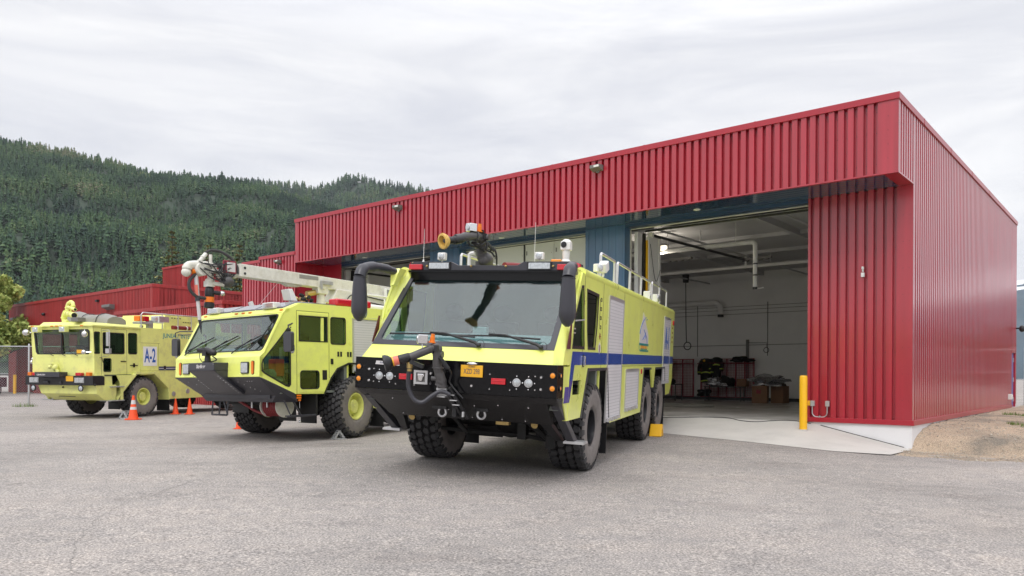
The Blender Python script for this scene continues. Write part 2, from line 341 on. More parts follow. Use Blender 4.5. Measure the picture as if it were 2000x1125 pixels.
# asphalt
def asphalt_mat():
    m = bpy.data.materials.new('worn asphalt'); m.use_nodes = True; t = m.node_tree; b = t.nodes['Principled BSDF']
    tcn = N(t, 'ShaderNodeTexCoord'); ob = tcn.outputs['Object']
    def noise(sc, det=6, rough=.6, stretch=None):
        n = N(t, 'ShaderNodeTexNoise'); n.inputs['Scale'].default_value = sc; n.inputs['Detail'].default_value = det; n.inputs['Roughness'].default_value = rough
        if stretch:
            mpp = N(t, 'ShaderNodeMapping'); mpp.inputs['Scale'].default_value = stretch; mpp.inputs['Rotation'].default_value = (0, 0, 0.35); t.links.new(ob, mpp.inputs[0]); t.links.new(mpp.outputs[0], n.inputs['Vector'])
        else: t.links.new(ob, n.inputs['Vector'])
        return n.outputs['Fac']
    big = N(t, 'ShaderNodeValToRGB'); ramp(big, [(0.25, (0.275, 0.258, 0.246)), (0.42, (0.325, 0.306, 0.293)), (0.56, (0.370, 0.346, 0.330)), (0.75, (0.410, 0.378, 0.356))]); t.links.new(noise(0.22, 8, .6, (1.0, 0.6, 1)), big.inputs[0])
    fine = N(t, 'ShaderNodeValToRGB'); ramp(fine, [(0.36, (0.38, 0.37, 0.37)), (0.45, (0.80, 0.80, 0.80)), (0.54, (0.97, .97, .97)), (0.60, (1.25, 1.23, 1.20)), (0.67, (1.9, 1.85, 1.8))]); t.links.new(noise(47, 3, .72), fine.inputs[0])
    med = N(t, 'ShaderNodeValToRGB'); ramp(med, [(0.33, (0.84, 0.84, 0.85)), (0.6, (1.05, 1.03, 1.01)), (0.75, (1.08, 1.03, .98))]); t.links.new(noise(5, 7, .7), med.inputs[0])
    st = N(t, 'ShaderNodeValToRGB'); ramp(st, [(0.36, (1.08, 1.06, 1.04)), (0.5, (1, 1, 1)), (0.58, (0.95, 0.95, 0.95)), (0.68, (0.80, 0.79, 0.79))]); t.links.new(noise(0.5, 8, .65, (0.6, 1.2, 1)), st.inputs[0])
    def mul(a, bb):
        x = N(t, 'ShaderNodeMix', data_type='RGBA', blend_type='MULTIPLY'); x.inputs[0].default_value = 1; t.links.new(a, x.inputs[6]); t.links.new(bb, x.inputs[7]); return x.outputs[2]
    oil = N(t, 'ShaderNodeValToRGB'); ramp(oil, [(0.70, (1, 1, 1)), (0.745, (0.70, 0.69, 0.69))]); t.links.new(noise(1.9, 3, .5), oil.inputs[0])
    trk = N(t, 'ShaderNodeValToRGB'); ramp(trk, [(0.52, (1, 1, 1)), (0.72, (0.90, 0.90, 0.90))]); t.links.new(noise(0.9, 5, .6, (0.3, 1.1, 1)), trk.inputs[0])
    t.links.new(mul(mul(mul(mul(mul(big.outputs[0], fine.outputs[0]), med.outputs[0]), st.outputs[0]), oil.outputs[0]), trk.outputs[0]), b.inputs['Base Color']); b.inputs['Roughness'].default_value = 0.86; b.inputs['Specular IOR Level'].default_value = 0.3
    bu = N(t, 'ShaderNodeBump'); bu.inputs['Strength'].default_value = 0.75; bu.inputs['Distance'].default_value = 0.012
    t.links.new(noise(60, 3, .7), bu.inputs['Height']); t.links.new(bu.outputs[0], b.inputs['Normal']); return m
M['asphalt'] = asphalt_mat()
us = np.concatenate([[-4000, -1500, -600, -300], np.arange(-120, -40, 8), np.arange(-40, 30, 0.5), np.arange(30, 120, 8), [200, 500, 1500, 4000]])
vs = np.concatenate([[-400, -100, -40], np.arange(-20, 2, 2), np.arange(2, 45, 0.5), np.arange(45, 120, 6), [150, 250, 500, 1000, 2500, 6000]])
V, Q = grid(us, vs, lambda U, V: (U, V, gz(U, V)))
tag(quadmesh('ground', V, Q, 'asphalt'), kind='structure')
# cracks in the asphalt: thin ragged ribbons lying on it
M['crack'] = mat('crack filler', (0.245, 0.23, 0.218), 0.95, noise=0.3, nscale=20)
def ribbon(name, pts, wd):
    P = []; pts = smoothpath([(x, y, 0) for x, y in pts], 26)
    vs_ = []; fs_ = []; rr = random.Random(3)
    ox = oy = 0
    for i, p in enumerate(pts):
        q = pts[min(i+1, len(pts)-1)]; o = pts[max(i-1, 0)]; t = Vector((q[0]-o[0], q[1]-o[1], 0)).normalized(); nn = Vector((-t.y, t.x, 0))
        ox = ox*0.8 + rr.uniform(-1, 1)*0.022; wd_ = wd*rr.uniform(0.25, 1.0)*(0.4+0.6*abs(math.sin(i*0.13)))
        for s_ in (-1, 1): c = Vector(p) + nn*(ox + s_*wd_/2); vs_.append((c.x, c.y, g1(c.x, c.y)+0.004))
        if i: k = 2*i; fs_.append((k-2, k-1, k+1, k))
    tag(rawmesh(name, vs_, fs_, 'crack'), kind='structure')
def gpix(px, py, z=-1.5):
    a = px-1000; b = py-735; u = a+b*.0055; v = b-a*.0055; Y = -z*1521/v; return (u/1521*Y, Y)
ribbon('crack', [gpix(*p, -1.53) for p in ((140,1123),(154,1070),(185,1025),(220,1004),(262,986),(315,969),(367,955),(448,934),(525,918),(610,903),(700,892),(800,886))], 0.011)
ribbon('crack', [gpix(*p, -1.53) for p in ((0,1010),(60,1007),(140,1009),(205,1003))], 0.010)
ribbon('crack', [gpix(*p, -1.6) for p in ((1120,958),(1240,945),(1380,930),(1500,921),(1620,915))], 0.009)
ribbon('crack', [gpix(*p, -1.5) for p in ((262,986),(400,942),(470,930))], 0.008)

# concrete apron in front of the doors
def apron(U, V):     # U = a, V = 0..1 from wall to outer edge
    zt = np.where(U > 2.31, -1.072, -1.60 + (U/2.31)*0.528) + CZ; d = 2.4
    X = np.zeros_like(U); Y = np.zeros_like(U)
    b_ = -V*(d - 0.6*np.clip(1-U/1.0, 0, 1)); X = OB.x + e1.x*U + e2.x*b_; Y = OB.y + e1.y*U + e2.y*b_
    ge = gz(OB.x + e1.x*U - e2.x*d, OB.y + e1.y*U - e2.y*d) + 0.006
    Z = zt*(1-V) + ge*V; return X, Y, np.maximum(Z, gz(X, Y)+0.006)
V, Q = grid(np.concatenate([np.linspace(0.0, 3, 20), np.arange(3.5, 22, 0.5)]), np.linspace(0, 1, 14), apron)
tag(quadmesh('apron', V, Q, 'concrete'), kind='structure')
def apz(a, b):
    zt = (-1.072 if a > 2.31 else -1.6+a/2.31*.528)+CZ; t = min(1, -b/2.4); p = bpt(a, -2.4, 0)
    return zt*(1-t) + (g1(p[0], p[1])+.006)*t
# gravel bank beside the right wall
def gravel_mat():
    m = mat('gravel', (0.38, 0.28, 0.20), 0.95); t = m.node_tree; b = t.nodes['Principled BSDF']; tcn = N(t, 'ShaderNodeTexCoord')
    def nz(sc, det, r):
        n = N(t, 'ShaderNodeTexNoise'); n.inputs['Scale'].default_value = sc; n.inputs['Detail'].default_value = det; n.inputs['Roughness'].default_value = r; t.links.new(tcn.outputs['Object'], n.inputs['Vector']); return n.outputs['Fac']
    a = N(t, 'ShaderNodeValToRGB'); ramp(a, [(0.36, (0.23, 0.20, 0.165)), (0.47, (0.37, 0.295, 0.225)), (0.62, (0.47, 0.365, 0.27))]); t.links.new(nz(0.7, 6, .6), a.inputs[0])
    f = N(t, 'ShaderNodeValToRGB'); ramp(f, [(0.34, (0.45, 0.44, 0.44)), (0.5, (1, 1, 1)), (0.66, (1.45, 1.45, 1.4))]); t.links.new(nz(46, 5, .75), f.inputs[0])
    x = N(t, 'ShaderNodeMix', data_type='RGBA', blend_type='MULTIPLY'); x.inputs[0].default_value = 1; t.links.new(a.outputs[0], x.inputs[6]); t.links.new(f.outputs[0], x.inputs[7]); t.links.new(x.outputs[2], b.inputs['Base Color'])
    bu = N(t, 'ShaderNodeBump'); bu.inputs['Strength'].default_value = 1; bu.inputs['Distance'].default_value = 0.04; t.links.new(nz(22, 4, .7), bu.inputs['Height']); t.links.new(bu.outputs[0], b.inputs['Normal']); return m
M['gravel'] = gravel_mat()
def bank(U, V):      # U: distance out from the side wall (-a), V: b
    X = OB.x - e1.x*U + e2.x*V; Y = OB.y - e1.y*U + e2.y*V; g = gz(X, Y)
    top = np.interp(V, [-2.5, -0.05, 0.15, 0.5, 1.0, 1.8, 3.0, 15, 60], [-1.66, -1.61, -1.46, -1.30, -1.20, -1.13, -1.10, -1.075, -1.1]) + CZ
    fall = np.clip((U-0.6)/6.0, 0, 1); fall = fall*fall*(3-2*fall)
    hill = top*(1-fall*0.75) + g*fall*0.75
    edge = np.clip((V + 0.25 + U*0.02)/1.2, 0, 1); n = 0.03*np.sin(X*5.1+Y*2.3)*np.sin(Y*4.3-X*1.7) + 0.02*np.sin(X*11+1)*np.sin(Y*9.7)
    rag = 0.25*np.sin(U*1.9)+0.15*np.sin(U*4.7+1)
    e = np.clip((V+1.5+rag)/0.5, -1, 1)
    Z = g - 0.01 + np.maximum(hill-g, 0.0)*np.clip((V+0.3)/0.5, 0, 1) + n*np.clip(e, 0, 1)*0.6 + 0.022*e
    return X, Y, Z
V, Q = grid(np.concatenate([np.arange(-0.6, 8, 0.12), np.arange(8, 40, 0.8)]), np.concatenate([np.arange(-2.4, 4, 0.1), np.arange(4, 20, 0.5), np.arange(20, 60, 4)]), lambda U, V: bank(U, V))
cen = V[Q].mean(1); aa = (cen[:, 0]-OB.x)*e1.x+(cen[:, 1]-OB.y)*e1.y; bb = (cen[:, 0]-OB.x)*e2.x+(cen[:, 1]-OB.y)*e2.y
Q = Q[~((aa > -0.0) & (bb > -0.02))]
tag(quadmesh('gravel', V, Q, 'gravel'), kind='structure')
def bankz(a, b): X, Y, Z = bank(np.array([-a]), np.array([b])); return float(Z[0])
# loose stones on the gravel and its ragged edge (uncountable)
M['stone'] = mat('small stones', (0.42, 0.37, 0.31), 0.9, noise=0.45, nscale=4)
sv = []; sf = []
oct_ = np.array([(1,0,0),(-1,0,0),(0,1,0),(0,-1,0),(0,0,1),(0,0,-1)], float); of = [(0,2,4),(2,1,4),(1,3,4),(3,0,4),(2,0,5),(1,2,5),(3,1,5),(0,3,5)]
for i in range(2600):
    U = abs(RNG.normal(0, 1))*3.2 if i % 2 else RNG.uniform(-0.3, 5); v_ = RNG.uniform(-1.7, 2.5) if i % 3 else RNG.uniform(-1.7, 9)
    if U < 0.02 and v_ > -0.1: continue
    X, Y, Z = bank(np.array([U]), np.array([v_])); r = RNG.uniform(0.006, 0.022)*(1.6 if RNG.random() < .08 else 1)
    o = oct_*r*RNG.uniform(.6, 1.3, 3) @ np.array(Matrix.Rotation(RNG.uniform(0, 6), 3, 'Z')).T; k = len(sv)
    sv += [tuple(q) for q in (o + [X[0], Y[0], Z[0]+r*.4])]; sf += [tuple(k+j for j in f) for f in of]
tag(rawmesh('loose_stones', sv, sf, 'stone'), 'loose brown stones scattered over the gravel bank by the right wall', 'stones', kind='stuff')
# grass tufts
M['grass'] = mat('grass', (0.10, 0.17, 0.02), 0.7, noise=0.4, nscale=5)
def tuft(cx, cy, z, rad, n, h):
    vs_ = []; fs_ = []
    for i in range(n):
        a = RNG.uniform(0, 6.28); r = rad*math.sqrt(RNG.random()); x = cx+r*math.cos(a); y = cy+r*math.sin(a); d = RNG.uniform(0, 6.28); hh = h*RNG.uniform(.5, 1.2); w_ = .006; ln = RNG.uniform(.2, .8)*hh
        k = len(vs_); vs_ += [(x-w_*math.sin(d), y+w_*math.cos(d), z), (x+w_*math.sin(d), y-w_*math.cos(d), z), (x+ln*math.cos(d), y+ln*math.sin(d), z+hh)]; fs_.append((k, k+1, k+2))
    return vs_, fs_
vs_ = []; fs_ = []
for a, b, rad, n, h in ((-2.0, 2.9, .28, 260, .12), (-1.6, 3.1, .2, 120, .1), (-.8, 8.5, .22, 120, .1), (-1.2, 7.9, .2, 90, .08), (-2.6, 17, .8, 500, .25), (-4.5, 18, 1, 600, .25)):
    p = bpt(a, b, 0); v2_, f2_ = tuft(p[0], p[1], bankz(a, b), rad, n, h); k = len(vs_); vs_ += v2_; fs_ += [tuple(q+k for q in f) for f in f2_]
v2_, f2_ = tuft(-21.4, 34.2, g1(-21.4, 34.2), .5, 160, .18); k = len(vs_); vs_ += v2_; fs_ += [tuple(q+k for q in f) for f in f2_]
tag(rawmesh('grass', vs_, fs_, 'grass'), 'sparse green grass tufts growing out of the gravel', 'grass', kind='stuff')
# ================================================================ FIRE STATION
ZB = 1.067
def rib(mb, f, s0, s1, z0, z1, pitch=0.205, rec=0.068, dep=0.095, sl=0.008, off=0.0, m=0, screws=()):
    """ribbed sheet; f(s, d, z) -> point, d = distance outwards"""
    prof = [(s0, off)]; s = s0 + pitch*0.35
    while s + rec + 2*sl < s1:
        prof += [(s, off), (s+sl, off-dep), (s+sl+rec, off-dep), (s+2*sl+rec, off)]
        for z in screws: mb.cbox(f(s+sl+rec*.5, off-dep+.003, z), (.012, .012, .012), m=1)
        s += pitch
    prof.append((s1, off)); k = len(prof)
    vs_ = [f(a, d, z0) for a, d in prof] + [f(a, d, z1) for a, d in prof]
    mb.add(vs_, [(i, i+1, k+i+1, k+i) for i in range(k-1)], m)
    return mb
tfB = lambda a, b, z: (-a, b, z+ZB)
st = empty('fire_station', 'long red ribbed metal fire station with blue door bays and open garage doors', 'building',
           Matrix.Translation((OB.x, OB.y, SLAB)) @ Matrix.Rotation(-math.atan2(e2.x, e2.y), 4, 'Z'))
def bp(mb, name, mats, **k): return mb.build(name, mats, st, tf=tfB, **k)
BF = -1.32; HF = 5.93
front = lambda b: (lambda s, d, z: (s, b-d, z))
side = lambda s, d, z: (-d, s, z)
m_ = MB(); rib(m_, front(BF), 0.34, 21.50, 4.40, HF, screws=(4.62, 5.3, 5.75)); m_.box(0.0, 0.34, BF-.004, BF+.02, 4.40, HF); m_.box(21.50, 21.63, BF-.004, BF+.02, 4.40, HF)
m_.box(-.004, 21.635, BF-.012, BF+.05, 4.37, 4.40)
for z in (4.7, 5.0, 5.3, 5.6): m_.cbox((0.2, BF-.006, z), (.012, .01, .012), m=1)
bp(m_, 'fascia_panel', ['red', 'bolt'], smooth=0)
m_ = MB(); rib(m_, side, BF+.13, 0.13, 4.40, HF); rib(m_, side, 0.13, 15.06, -.945, HF, screws=(1.0, 3.0, 5.0)); rib(m_, side, 15.06, 16.2, 1.05, HF); m_.box(-.006, .02, BF, BF+.13, 4.40, HF); m_.box(-.004, .02, .0, .14, -.945, 4.40)
m_.box(-.006, .02, 16.2, 16.33, -.945, HF);
m_.box(-.012, .05, BF-.01, .02, 4.365, 4.40)
bp(m_, 'side_wall_panel', ['red', 'bolt'], smooth=0)
m_ = MB(); m_.box(-.03, 21.66, BF-.035, BF+.25, HF, 6.07); m_.box(-.03, .25, BF+.25, 16.38, HF, 6.07); m_.box(.25, 21.66, 16.1, 16.38, HF, 6.07); m_.box(21.4, 21.66, BF+.25, 16.1, HF, 6.07)
for b in (.9, 3.9, 6.9, 9.9, 12.9): m_.box(-.036, -.028, b, b+.05, HF, 6.075)
for a in (3.1, 6.1, 9.1, 12.1, 15.1, 18.1): m_.box(a, a+.05, BF-.039, BF-.03, HF, 6.075)
bp(m_, 'roof_coping', 'redtrim', bevel=.006)
m_ = MB(); m_.box(.26, 21.4, BF+.25, 16.1, 5.55, 5.75); bp(m_, 'roof', 'grey')
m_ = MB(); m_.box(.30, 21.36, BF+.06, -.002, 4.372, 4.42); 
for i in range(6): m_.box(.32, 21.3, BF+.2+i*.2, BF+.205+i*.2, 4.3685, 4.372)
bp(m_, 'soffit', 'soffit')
m_ = MB(); m_.box(0.02, .298, BF+.06, -.003, 4.374, 4.42); m_.box(21.362, 21.62, BF+.06, -.003, 4.374, 4.42); m_.box(.298, 21.362, BF+.052, BF+.058, 4.366, 4.42); bp(m_, 'soffit_trim', 'redtrim')
for a in (5.02, 11.73, 18.4):
    m_ = MB(); m_.lathe([(0, .095), (.012, .095), (.012, .075), (-.01, .07)], (a, -.53, 4.365), (0, 0, 1), 20); r_ = bp(m_, 'downlight', 'white')
    m_ = MB(); m_.lathe([(0, .068), (-.003, .068)], (a, -.53, 4.3645), (0, 0, 1), 16); m_.build('lens', 'lampglow', r_, tf=tfB)
# red pier and its returns, base trims, foundation
m_ = MB(); rib(m_, front(0.0), .27, 2.28, -.945, 4.372, off=.004, screws=(-.6, .6, 1.8, 3.0, 4.0)); m_.box(-.002, .27, -.008, .02, -.945, 4.372); m_.box(2.28, 2.33, -.01, .38, -1.06, 4.37)
for z in (-.5, .1, .7, 1.3, 1.9, 2.5, 3.1, 3.7): m_.cbox((.2, -.010, z), (.012, .01, .012), m=1); m_.cbox((.07, -.010, z), (.01, .01, .01), m=1)
bp(m_, 'pier_panel', ['red', 'bolt'], smooth=0)
m_ = MB(); m_.box(-.045, 2.33, -.045, .03, -1.062, -.945); m_.box(-.045, .03, .03, 15.06, -1.062, -.945); bp(m_, 'base_trim', 'redtrim', bevel=.006)
m_ = MB(); m_.box(.0, 2.31, .004, .32, -1.95, -1.062); m_.box(.0, .32, .32, 16.3, -1.95, -1.062); m_.box(2.31, 21.4, .01, .3, -1.95, -1.08); bp(m_, 'foundation', 'found', bevel=.008)
m_ = MB(); m_.box(0.0, .012, -.002, .32, -1.9, -1.063)
# solid wall cores (hidden behind cladding)
m_ = MB(); m_.box(.11, .3, .11, 15.0, -1.06, 5.55); m_.box(.05, .3, 15.0, 16.2, 1.0, 5.55); m_.box(.11, 2.25, .11, .3, -1.06, 4.37); m_.box(.3, 21.3, 15.35, 16.2, -1.06, 5.55); m_.box(21.3, 21.55, .05, 16.2, -1.06, 5.55); m_.box(.3, 21.3, .36, .5, 4.30, 5.55)
m_.box(.11, 21.5, BF+.12, -.01, 4.425, 5.55)
bp(m_, 'inner_wall', 'wallin')
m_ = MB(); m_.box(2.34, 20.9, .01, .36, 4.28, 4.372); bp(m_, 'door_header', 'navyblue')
m_ = MB(); m_.box(.05, 2.4, .3, .5, -1.06, 4.3)
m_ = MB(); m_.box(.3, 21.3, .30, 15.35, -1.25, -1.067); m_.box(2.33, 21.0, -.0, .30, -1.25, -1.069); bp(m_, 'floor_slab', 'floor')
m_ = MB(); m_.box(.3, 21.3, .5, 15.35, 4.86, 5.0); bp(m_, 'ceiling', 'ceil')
m_ = MB()
for a in (4.8, 9.6, 14.4, 19.0): m_.box(a, a+.14, .5, 15.35, 4.66, 4.86)
for b in (3.2, 6.4, 9.6, 12.8): m_.box(.3, 21.3, b, b+.1, 4.74, 4.86)
for a in (3.6, 7.4, 12.2): m_.tube([(a, .7, 4.45), (a, 15.2, 4.45)], .035, 8); m_.tube([(a, 4.5, 4.45), (a, 4.5, 4.86)], .02, 6); m_.tube([(a, 10.5, 4.45), (a, 10.5, 4.86)], .02, 6)
bp(m_, 'ceiling_beam', 'ceil')
m_ = MB(); m_.box(.3, 21.3, 15.338, 15.348, -1.066, -.92); bp(m_, 'baseboard', 'blackm')
m_ = MB()
for a in (12.86, 9.41, 5.9): m_.tube([(a, 15.33, 3.45), (a, 15.33, 1.0)], .018, 6)
m_.tube([(5, 15.33, 1.5), (15.5, 15.33, 1.5)], .014, 6); m_.box(10.28, 10.42, 15.3, 15.34, -.3, 1.75)
for z, a0 in ((2.95, 5), (3.15, 5), (3.3, 6)): m_.tube([(a0, 15.33, z), (16, 15.33, z)], .010, 5)
bp(m_, 'conduit', 'grey')
# blue pillars
for a0, a1 in ((7.53, 8.89), (14.07, 15.5), (20.48, 20.95)):
    if a0 > 20: m_ = MB(); m_.box(a0, 21.63, .0, .02, -1.06, 4.372); m_.box(20.93, 20.98, .02, .36, -1.06, 4.28); bp(m_, 'pier_return', 'redtrim'); continue
    m_ = MB(); m_.box(a0, a1, -.002, .34, -1.066, 4.37)
    k = a0+.06
    while k < a1: m_.box(k, k+.014, -.012, -.002, -1.05, 4.37); k += .235
    m_.box(a0-.01, a1+.01, -.02, -.002, -1.066, -.99); bp(m_, 'pillar', 'blue', bevel=.004)
# door frames
m_ = MB(); m_.box(2.34, 20.9, .372, .56, 4.262, 4.298); bp(m_, 'lintel_dark_strip', 'blackm')  # black strip added so the lintel's underside reads dark
for a0, a1 in ((2.33, 7.56), (9.0, 14.22), (15.6, 20.93)):
    m_ = MB(); m_.box(a0, a1, .33, .37, 4.262, 4.285); m_.box(a1-.035, a1, .29, .37, -1.06, 4.25); m_.box(a0, a0+.035, .29, .37, -1.06, 4.25); bp(m_, 'door_frame', 'offwhite')
# closed folding door (middle bay): four leaves
js = [9.03, 10.34, 11.52, 12.87, 14.185]
for i in range(4):
    m_ = MB(); x0, x1 = js[i]+.012, js[i+1]-.012; m_.box(x0, x1, .38, .44, -1.05, 4.24)
    for z in (.7, 2.4): m_.box(x0+.03, x1-.03, .375, .38, z, z+.012, 1)
    for z in (3.9, 2.0, .2): m_.box(x1-.10, x1-.06, .370, .38, z, z+.13, 1); m_.cbox((x0+.08, .375, z), (.02, .01, .02), m=1)
    bp(m_, 'door_leaf', ['doorwhite', 'grey'], bevel=.005)
m_ = MB(); m_.box(11.49, 11.55, .36, .375, -1.05, 4.25); bp(m_, 'door_seal', 'blackm')
# folded leaves of the open doors
for A in (7.45, 20.8):
    m_ = MB(); m_.box(A-.12, A, .39, .62, -1.05, 4.2); bp(m_, 'door_leaf', 'shutter', bevel=.01)
    m_ = MB(); m_.box(A-.16, A-.10, .66, .78, -1.05, 4.2); bp(m_, 'door_seal', 'blackm')
    m_ = MB(); m_.box(A-.20, A-.15, .78, .84, -1.05, 4.0); bp(m_, 'edge_strip', 'yellow')
    m_ = MB(); m_.box(A-.22, A-.14, .84, 1.42, -1.05, 4.12); m_.box(A-.24, A-.10, 1.42, 1.52, -1.05, 4.12); m_.box(A-.3, A-.16, .9, 1.05, 4.12, 4.24); bp(m_, 'door_leaf', 'white', bevel=.01)
    m_ = MB(); m_.tube(smoothpath([(A-.24, .9, 3.9), (A-.26, 1.1, 3.0), (A-.26, 1.25, 2.85), (A-.25, 1.48, 3.2)]), .008, 5); bp(m_, 'cable', 'blackm')
    m_ = MB(); m_.tube([(A-.25, .6, 4.22), (2.45 if A < 10 else 15.7, .6, 4.22)], .03, 6); m_.tube([(A-.3, 1.0, 4.14), (A-.5, 7.0, 4.14)], .045, 6); bp(m_, 'door_track', 'blackm')
# ducts
m_ = MB(); R0 = .068
m_.tube([(10.6, 4.1, 4.2), (5.48, 4.1, 4.2)], R0, 14); m_.tube(arc((5.48, 4.1, 4.08), .12, 90, 0, 5, (-1, 0, 0), (0, 0, 1)), R0, 14); m_.tube([(5.36, 4.1, 4.08), (5.36, 4.1, 2.80)], R0, 14)
for z in (3.5, 3.15): m_.lathe([(0, R0+.006), (.04, R0+.006)], (5.36, 4.1, z), (0, 0, 1), 14, 1)
m_.lathe([(0, R0+.01), (-.06, R0+.01)], (5.36, 4.1, 2.80), (0, 0, 1), 14, 1); m_.tube([(5.36, 4.1, 2.76), (5.1, 4.1, 2.76)], .02, 6)
for a in (6.0, 8.4): m_.tube([(a, 4.1, 4.2), (a, 4.1, 4.86)], .012, 5)
for a in (9.0, 9.5): m_.lathe([(0, R0+.02), (.05, R0+.02)], (a, 4.1, 4.2), (1, 0, 0), 12, 1)
bp(m_, 'exhaust_pipe', ['white', 'blackm'])
m_ = MB(); m_.tube([(2.5, 9.8, 4.3), (15, 9.8, 4.3)], .062, 12)
for a in (3.4, 8.1): m_.tube([(a, 9.8, 4.3), (a, 9.8, 4.8)], .05, 8); m_.lathe([(0, .14), (.12, .08)], (a, 9.8, 4.5), (0, 0, 1), 10, 1)
bp(m_, 'exhaust_pipe', ['wallin', 'blackm'])
m_ = MB(); m_.tube([(15.4, 15.1, 3.52)] + arc((11.9, 15.1, 3.2), .32, 90, 0, 6, (-1, 0, 0), (0, 0, 1)) + [(11.58, 15.1, 2.95)], .13, 12); m_.lathe([(0, .14), (-.12, .14)], (11.58, 15.1, 2.95), (0, 0, 1), 12, 1); bp(m_, 'exhaust_pipe', ['wallin', 'blackm'])
for a, b in ((9.0, 7.0), (6.6, 8.5), (3.6, 9.2)):
    m_ = MB(); m_.box(a, a+1.1, b, b+.14, 4.36, 4.44)
    for k in range(4): m_.box(a+.1+k*.26, a+.2+k*.26, b-.02, b+.16, 4.33, 4.36)
    bp(m_, 'ceiling_light', 'grey')
m_ = MB(); m_.box(8.42, 8.98, 4.0, 4.2, 4.40, 4.46); L_ = bp(m_, 'ceiling_light', 'grey')
m_ = MB(); m_.extr([(8.42, 4.0, 4.40), (8.98, 4.0, 4.40), (8.90, 4.0, 4.26), (8.50, 4.0, 4.26)], (0, .2, 0)); m_.build('lens', 'lamp', L_, tf=tfB, bevel=.02)
ld = bpy.data.lights.new('bay_lamp', 'POINT'); ld.energy = 90; ld.shadow_soft_size = .2; ld.color = (1, .9, .74); lo = bpy.data.objects.new('bay_lamp', ld); COL.objects.link(lo); lo.location = bpt(8.7, 4.1, 4.1+CZ)
# hose drop with reel loop
m_ = MB(); m_.tube(smoothpath([(12.3, 13, 4.4), (12.28, 13, 2.6), (12.25, 13, 1.6)]), .02, 6); m_.tube(arc((12.2, 13, 1.42), .17, 0, 360, 20, (1, 0, 0), (0, 0, 1)), .022, 6); m_.lathe([(0, .13), (.35, .16)], (12.3, 13, 4.3), (0, 0, 1), 12); bp(m_, 'air_hose', 'blackm')
m_ = MB(); m_.tube(arc((9.42, 15.2, 1.25), .12, 0, 360, 14, (1, 0, 0), (0, 0, 1)), .014, 5); m_.tube([(10.3, 15.25, 1.6), (9.42, 15.25, 1.58), (9.42, 15.2, 1.37)], .012, 5); bp(m_, 'air_hose', 'blackm')
# side door, jamb, small fittings on the side wall
m_ = MB(); m_.box(.06, .10, 15.13, 16.1, -1.06, .99); sdoor = bp(m_, 'side_door', 'doorblue')
m_ = MB(); m_.box(.02, .06, 15.2, 15.26, -.02, .05); m_.build('handle', 'chrome', sdoor, tf=tfB)
for z in (.65, -.1, -.85):
    m_ = MB(); m_.box(.04, .06, 15.95, 16.1, z, z+.16); m_.build('hinge', 'steel', sdoor, tf=tfB)
m_ = MB(); m_.box(-.004, .06, 15.06, 15.13, -1.06, 1.05); m_.box(-.004, .06, 16.1, 16.2, -1.06, 1.05); m_.box(-.004, .06, 15.06, 16.2, .99, 1.05); bp(m_, 'door_jamb', 'redtrim')
m_ = MB(); m_.box(-.12, -.001, 14.25, 14.43, -.75, -.55); m_.box(-.14, -.12, 14.27, 14.41, -.73, -.57); bp(m_, 'outlet_box', 'white', bevel=.01)
m_ = MB(); m_.lathe([(0, .03), (.12, .03)], (0, 16.2, 1.95), (-1, 0, 0), 10); m_.ball((-.2, 16.2, 1.93), (.1, .1, .13)); bp(m_, 'security_camera', 'blackm')
# wall packs
def wallpack(a, b, z, s=1.0):
    m_ = MB(); m_.extr([(a-.16*s, b, z+.08*s), (a-.16*s, b-.20*s, z+.07*s), (a-.16*s, b-.20*s, z-.01*s), (a-.16*s, b-.05*s, z-.08*s), (a-.16*s, b, z-.08*s)], (.32*s, 0, 0)); m_.box(a-.05, a+.05, b-.05, b, z-.12*s, z-.08*s)
    o = bp(m_, 'wall_light', 'grey', bevel=.008); m_ = MB(); m_.extr([(a-.14*s, b-.203*s, z+.055*s), (a+.02*s, b-.203*s, z+.055*s), (a+.02*s, b-.203*s, z+.0*s), (a-.14*s, b-.203*s, z+.0*s)], (0, -.004, 0)); m_.build('lens', 'white', o, tf=tfB)
wallpack(7.57, BF, 5.70); wallpack(15.63, BF, 5.70); wallpack(22.7, BF, 4.50, .9)
# box and sensor on the pier
m_ = MB(); m_.box(1.02, 1.09, -.06, -.002, 2.36, 2.46); m_.box(1.04, 1.07, -.05, -.002, 2.48, 2.54); m_.box(1.035, 1.075, -.07, -.002, 2.54, 2.60); bp(m_, 'door_sensor', 'white', bevel=.004)
for a in (2.2, 1.85):
    m_ = MB(); m_.box(a-.055, a+.04, -.06, -.002, -.68, -.55); bp(m_, 'junction_box', 'alu' if a < 2 else 'steel', bevel=.006)
m_ = MB(); m_.box(2.245, 2.30, -.075, -.002, -.67, -.55); bp(m_, 'outlet_cover', 'plate', bevel=.004)
m_ = MB(); m_.tube([(2.2, -.03, -.68)] + arc((2.09, -.03, -.83), .11, 180, 270, 6, (-1, 0, 0), (0, 0, 1))[::1] + [(2.03, -.03, -.945)] + arc((1.96, -.03, -.83), .11, 270, 360, 6, (-1, 0, 0), (0, 0, 1)) + [(1.85, -.03, -.68)], .013, 8); m_.box(2.01, 2.04, -.045, 0, -.965, -.905); bp(m_, 'conduit', 'steel')
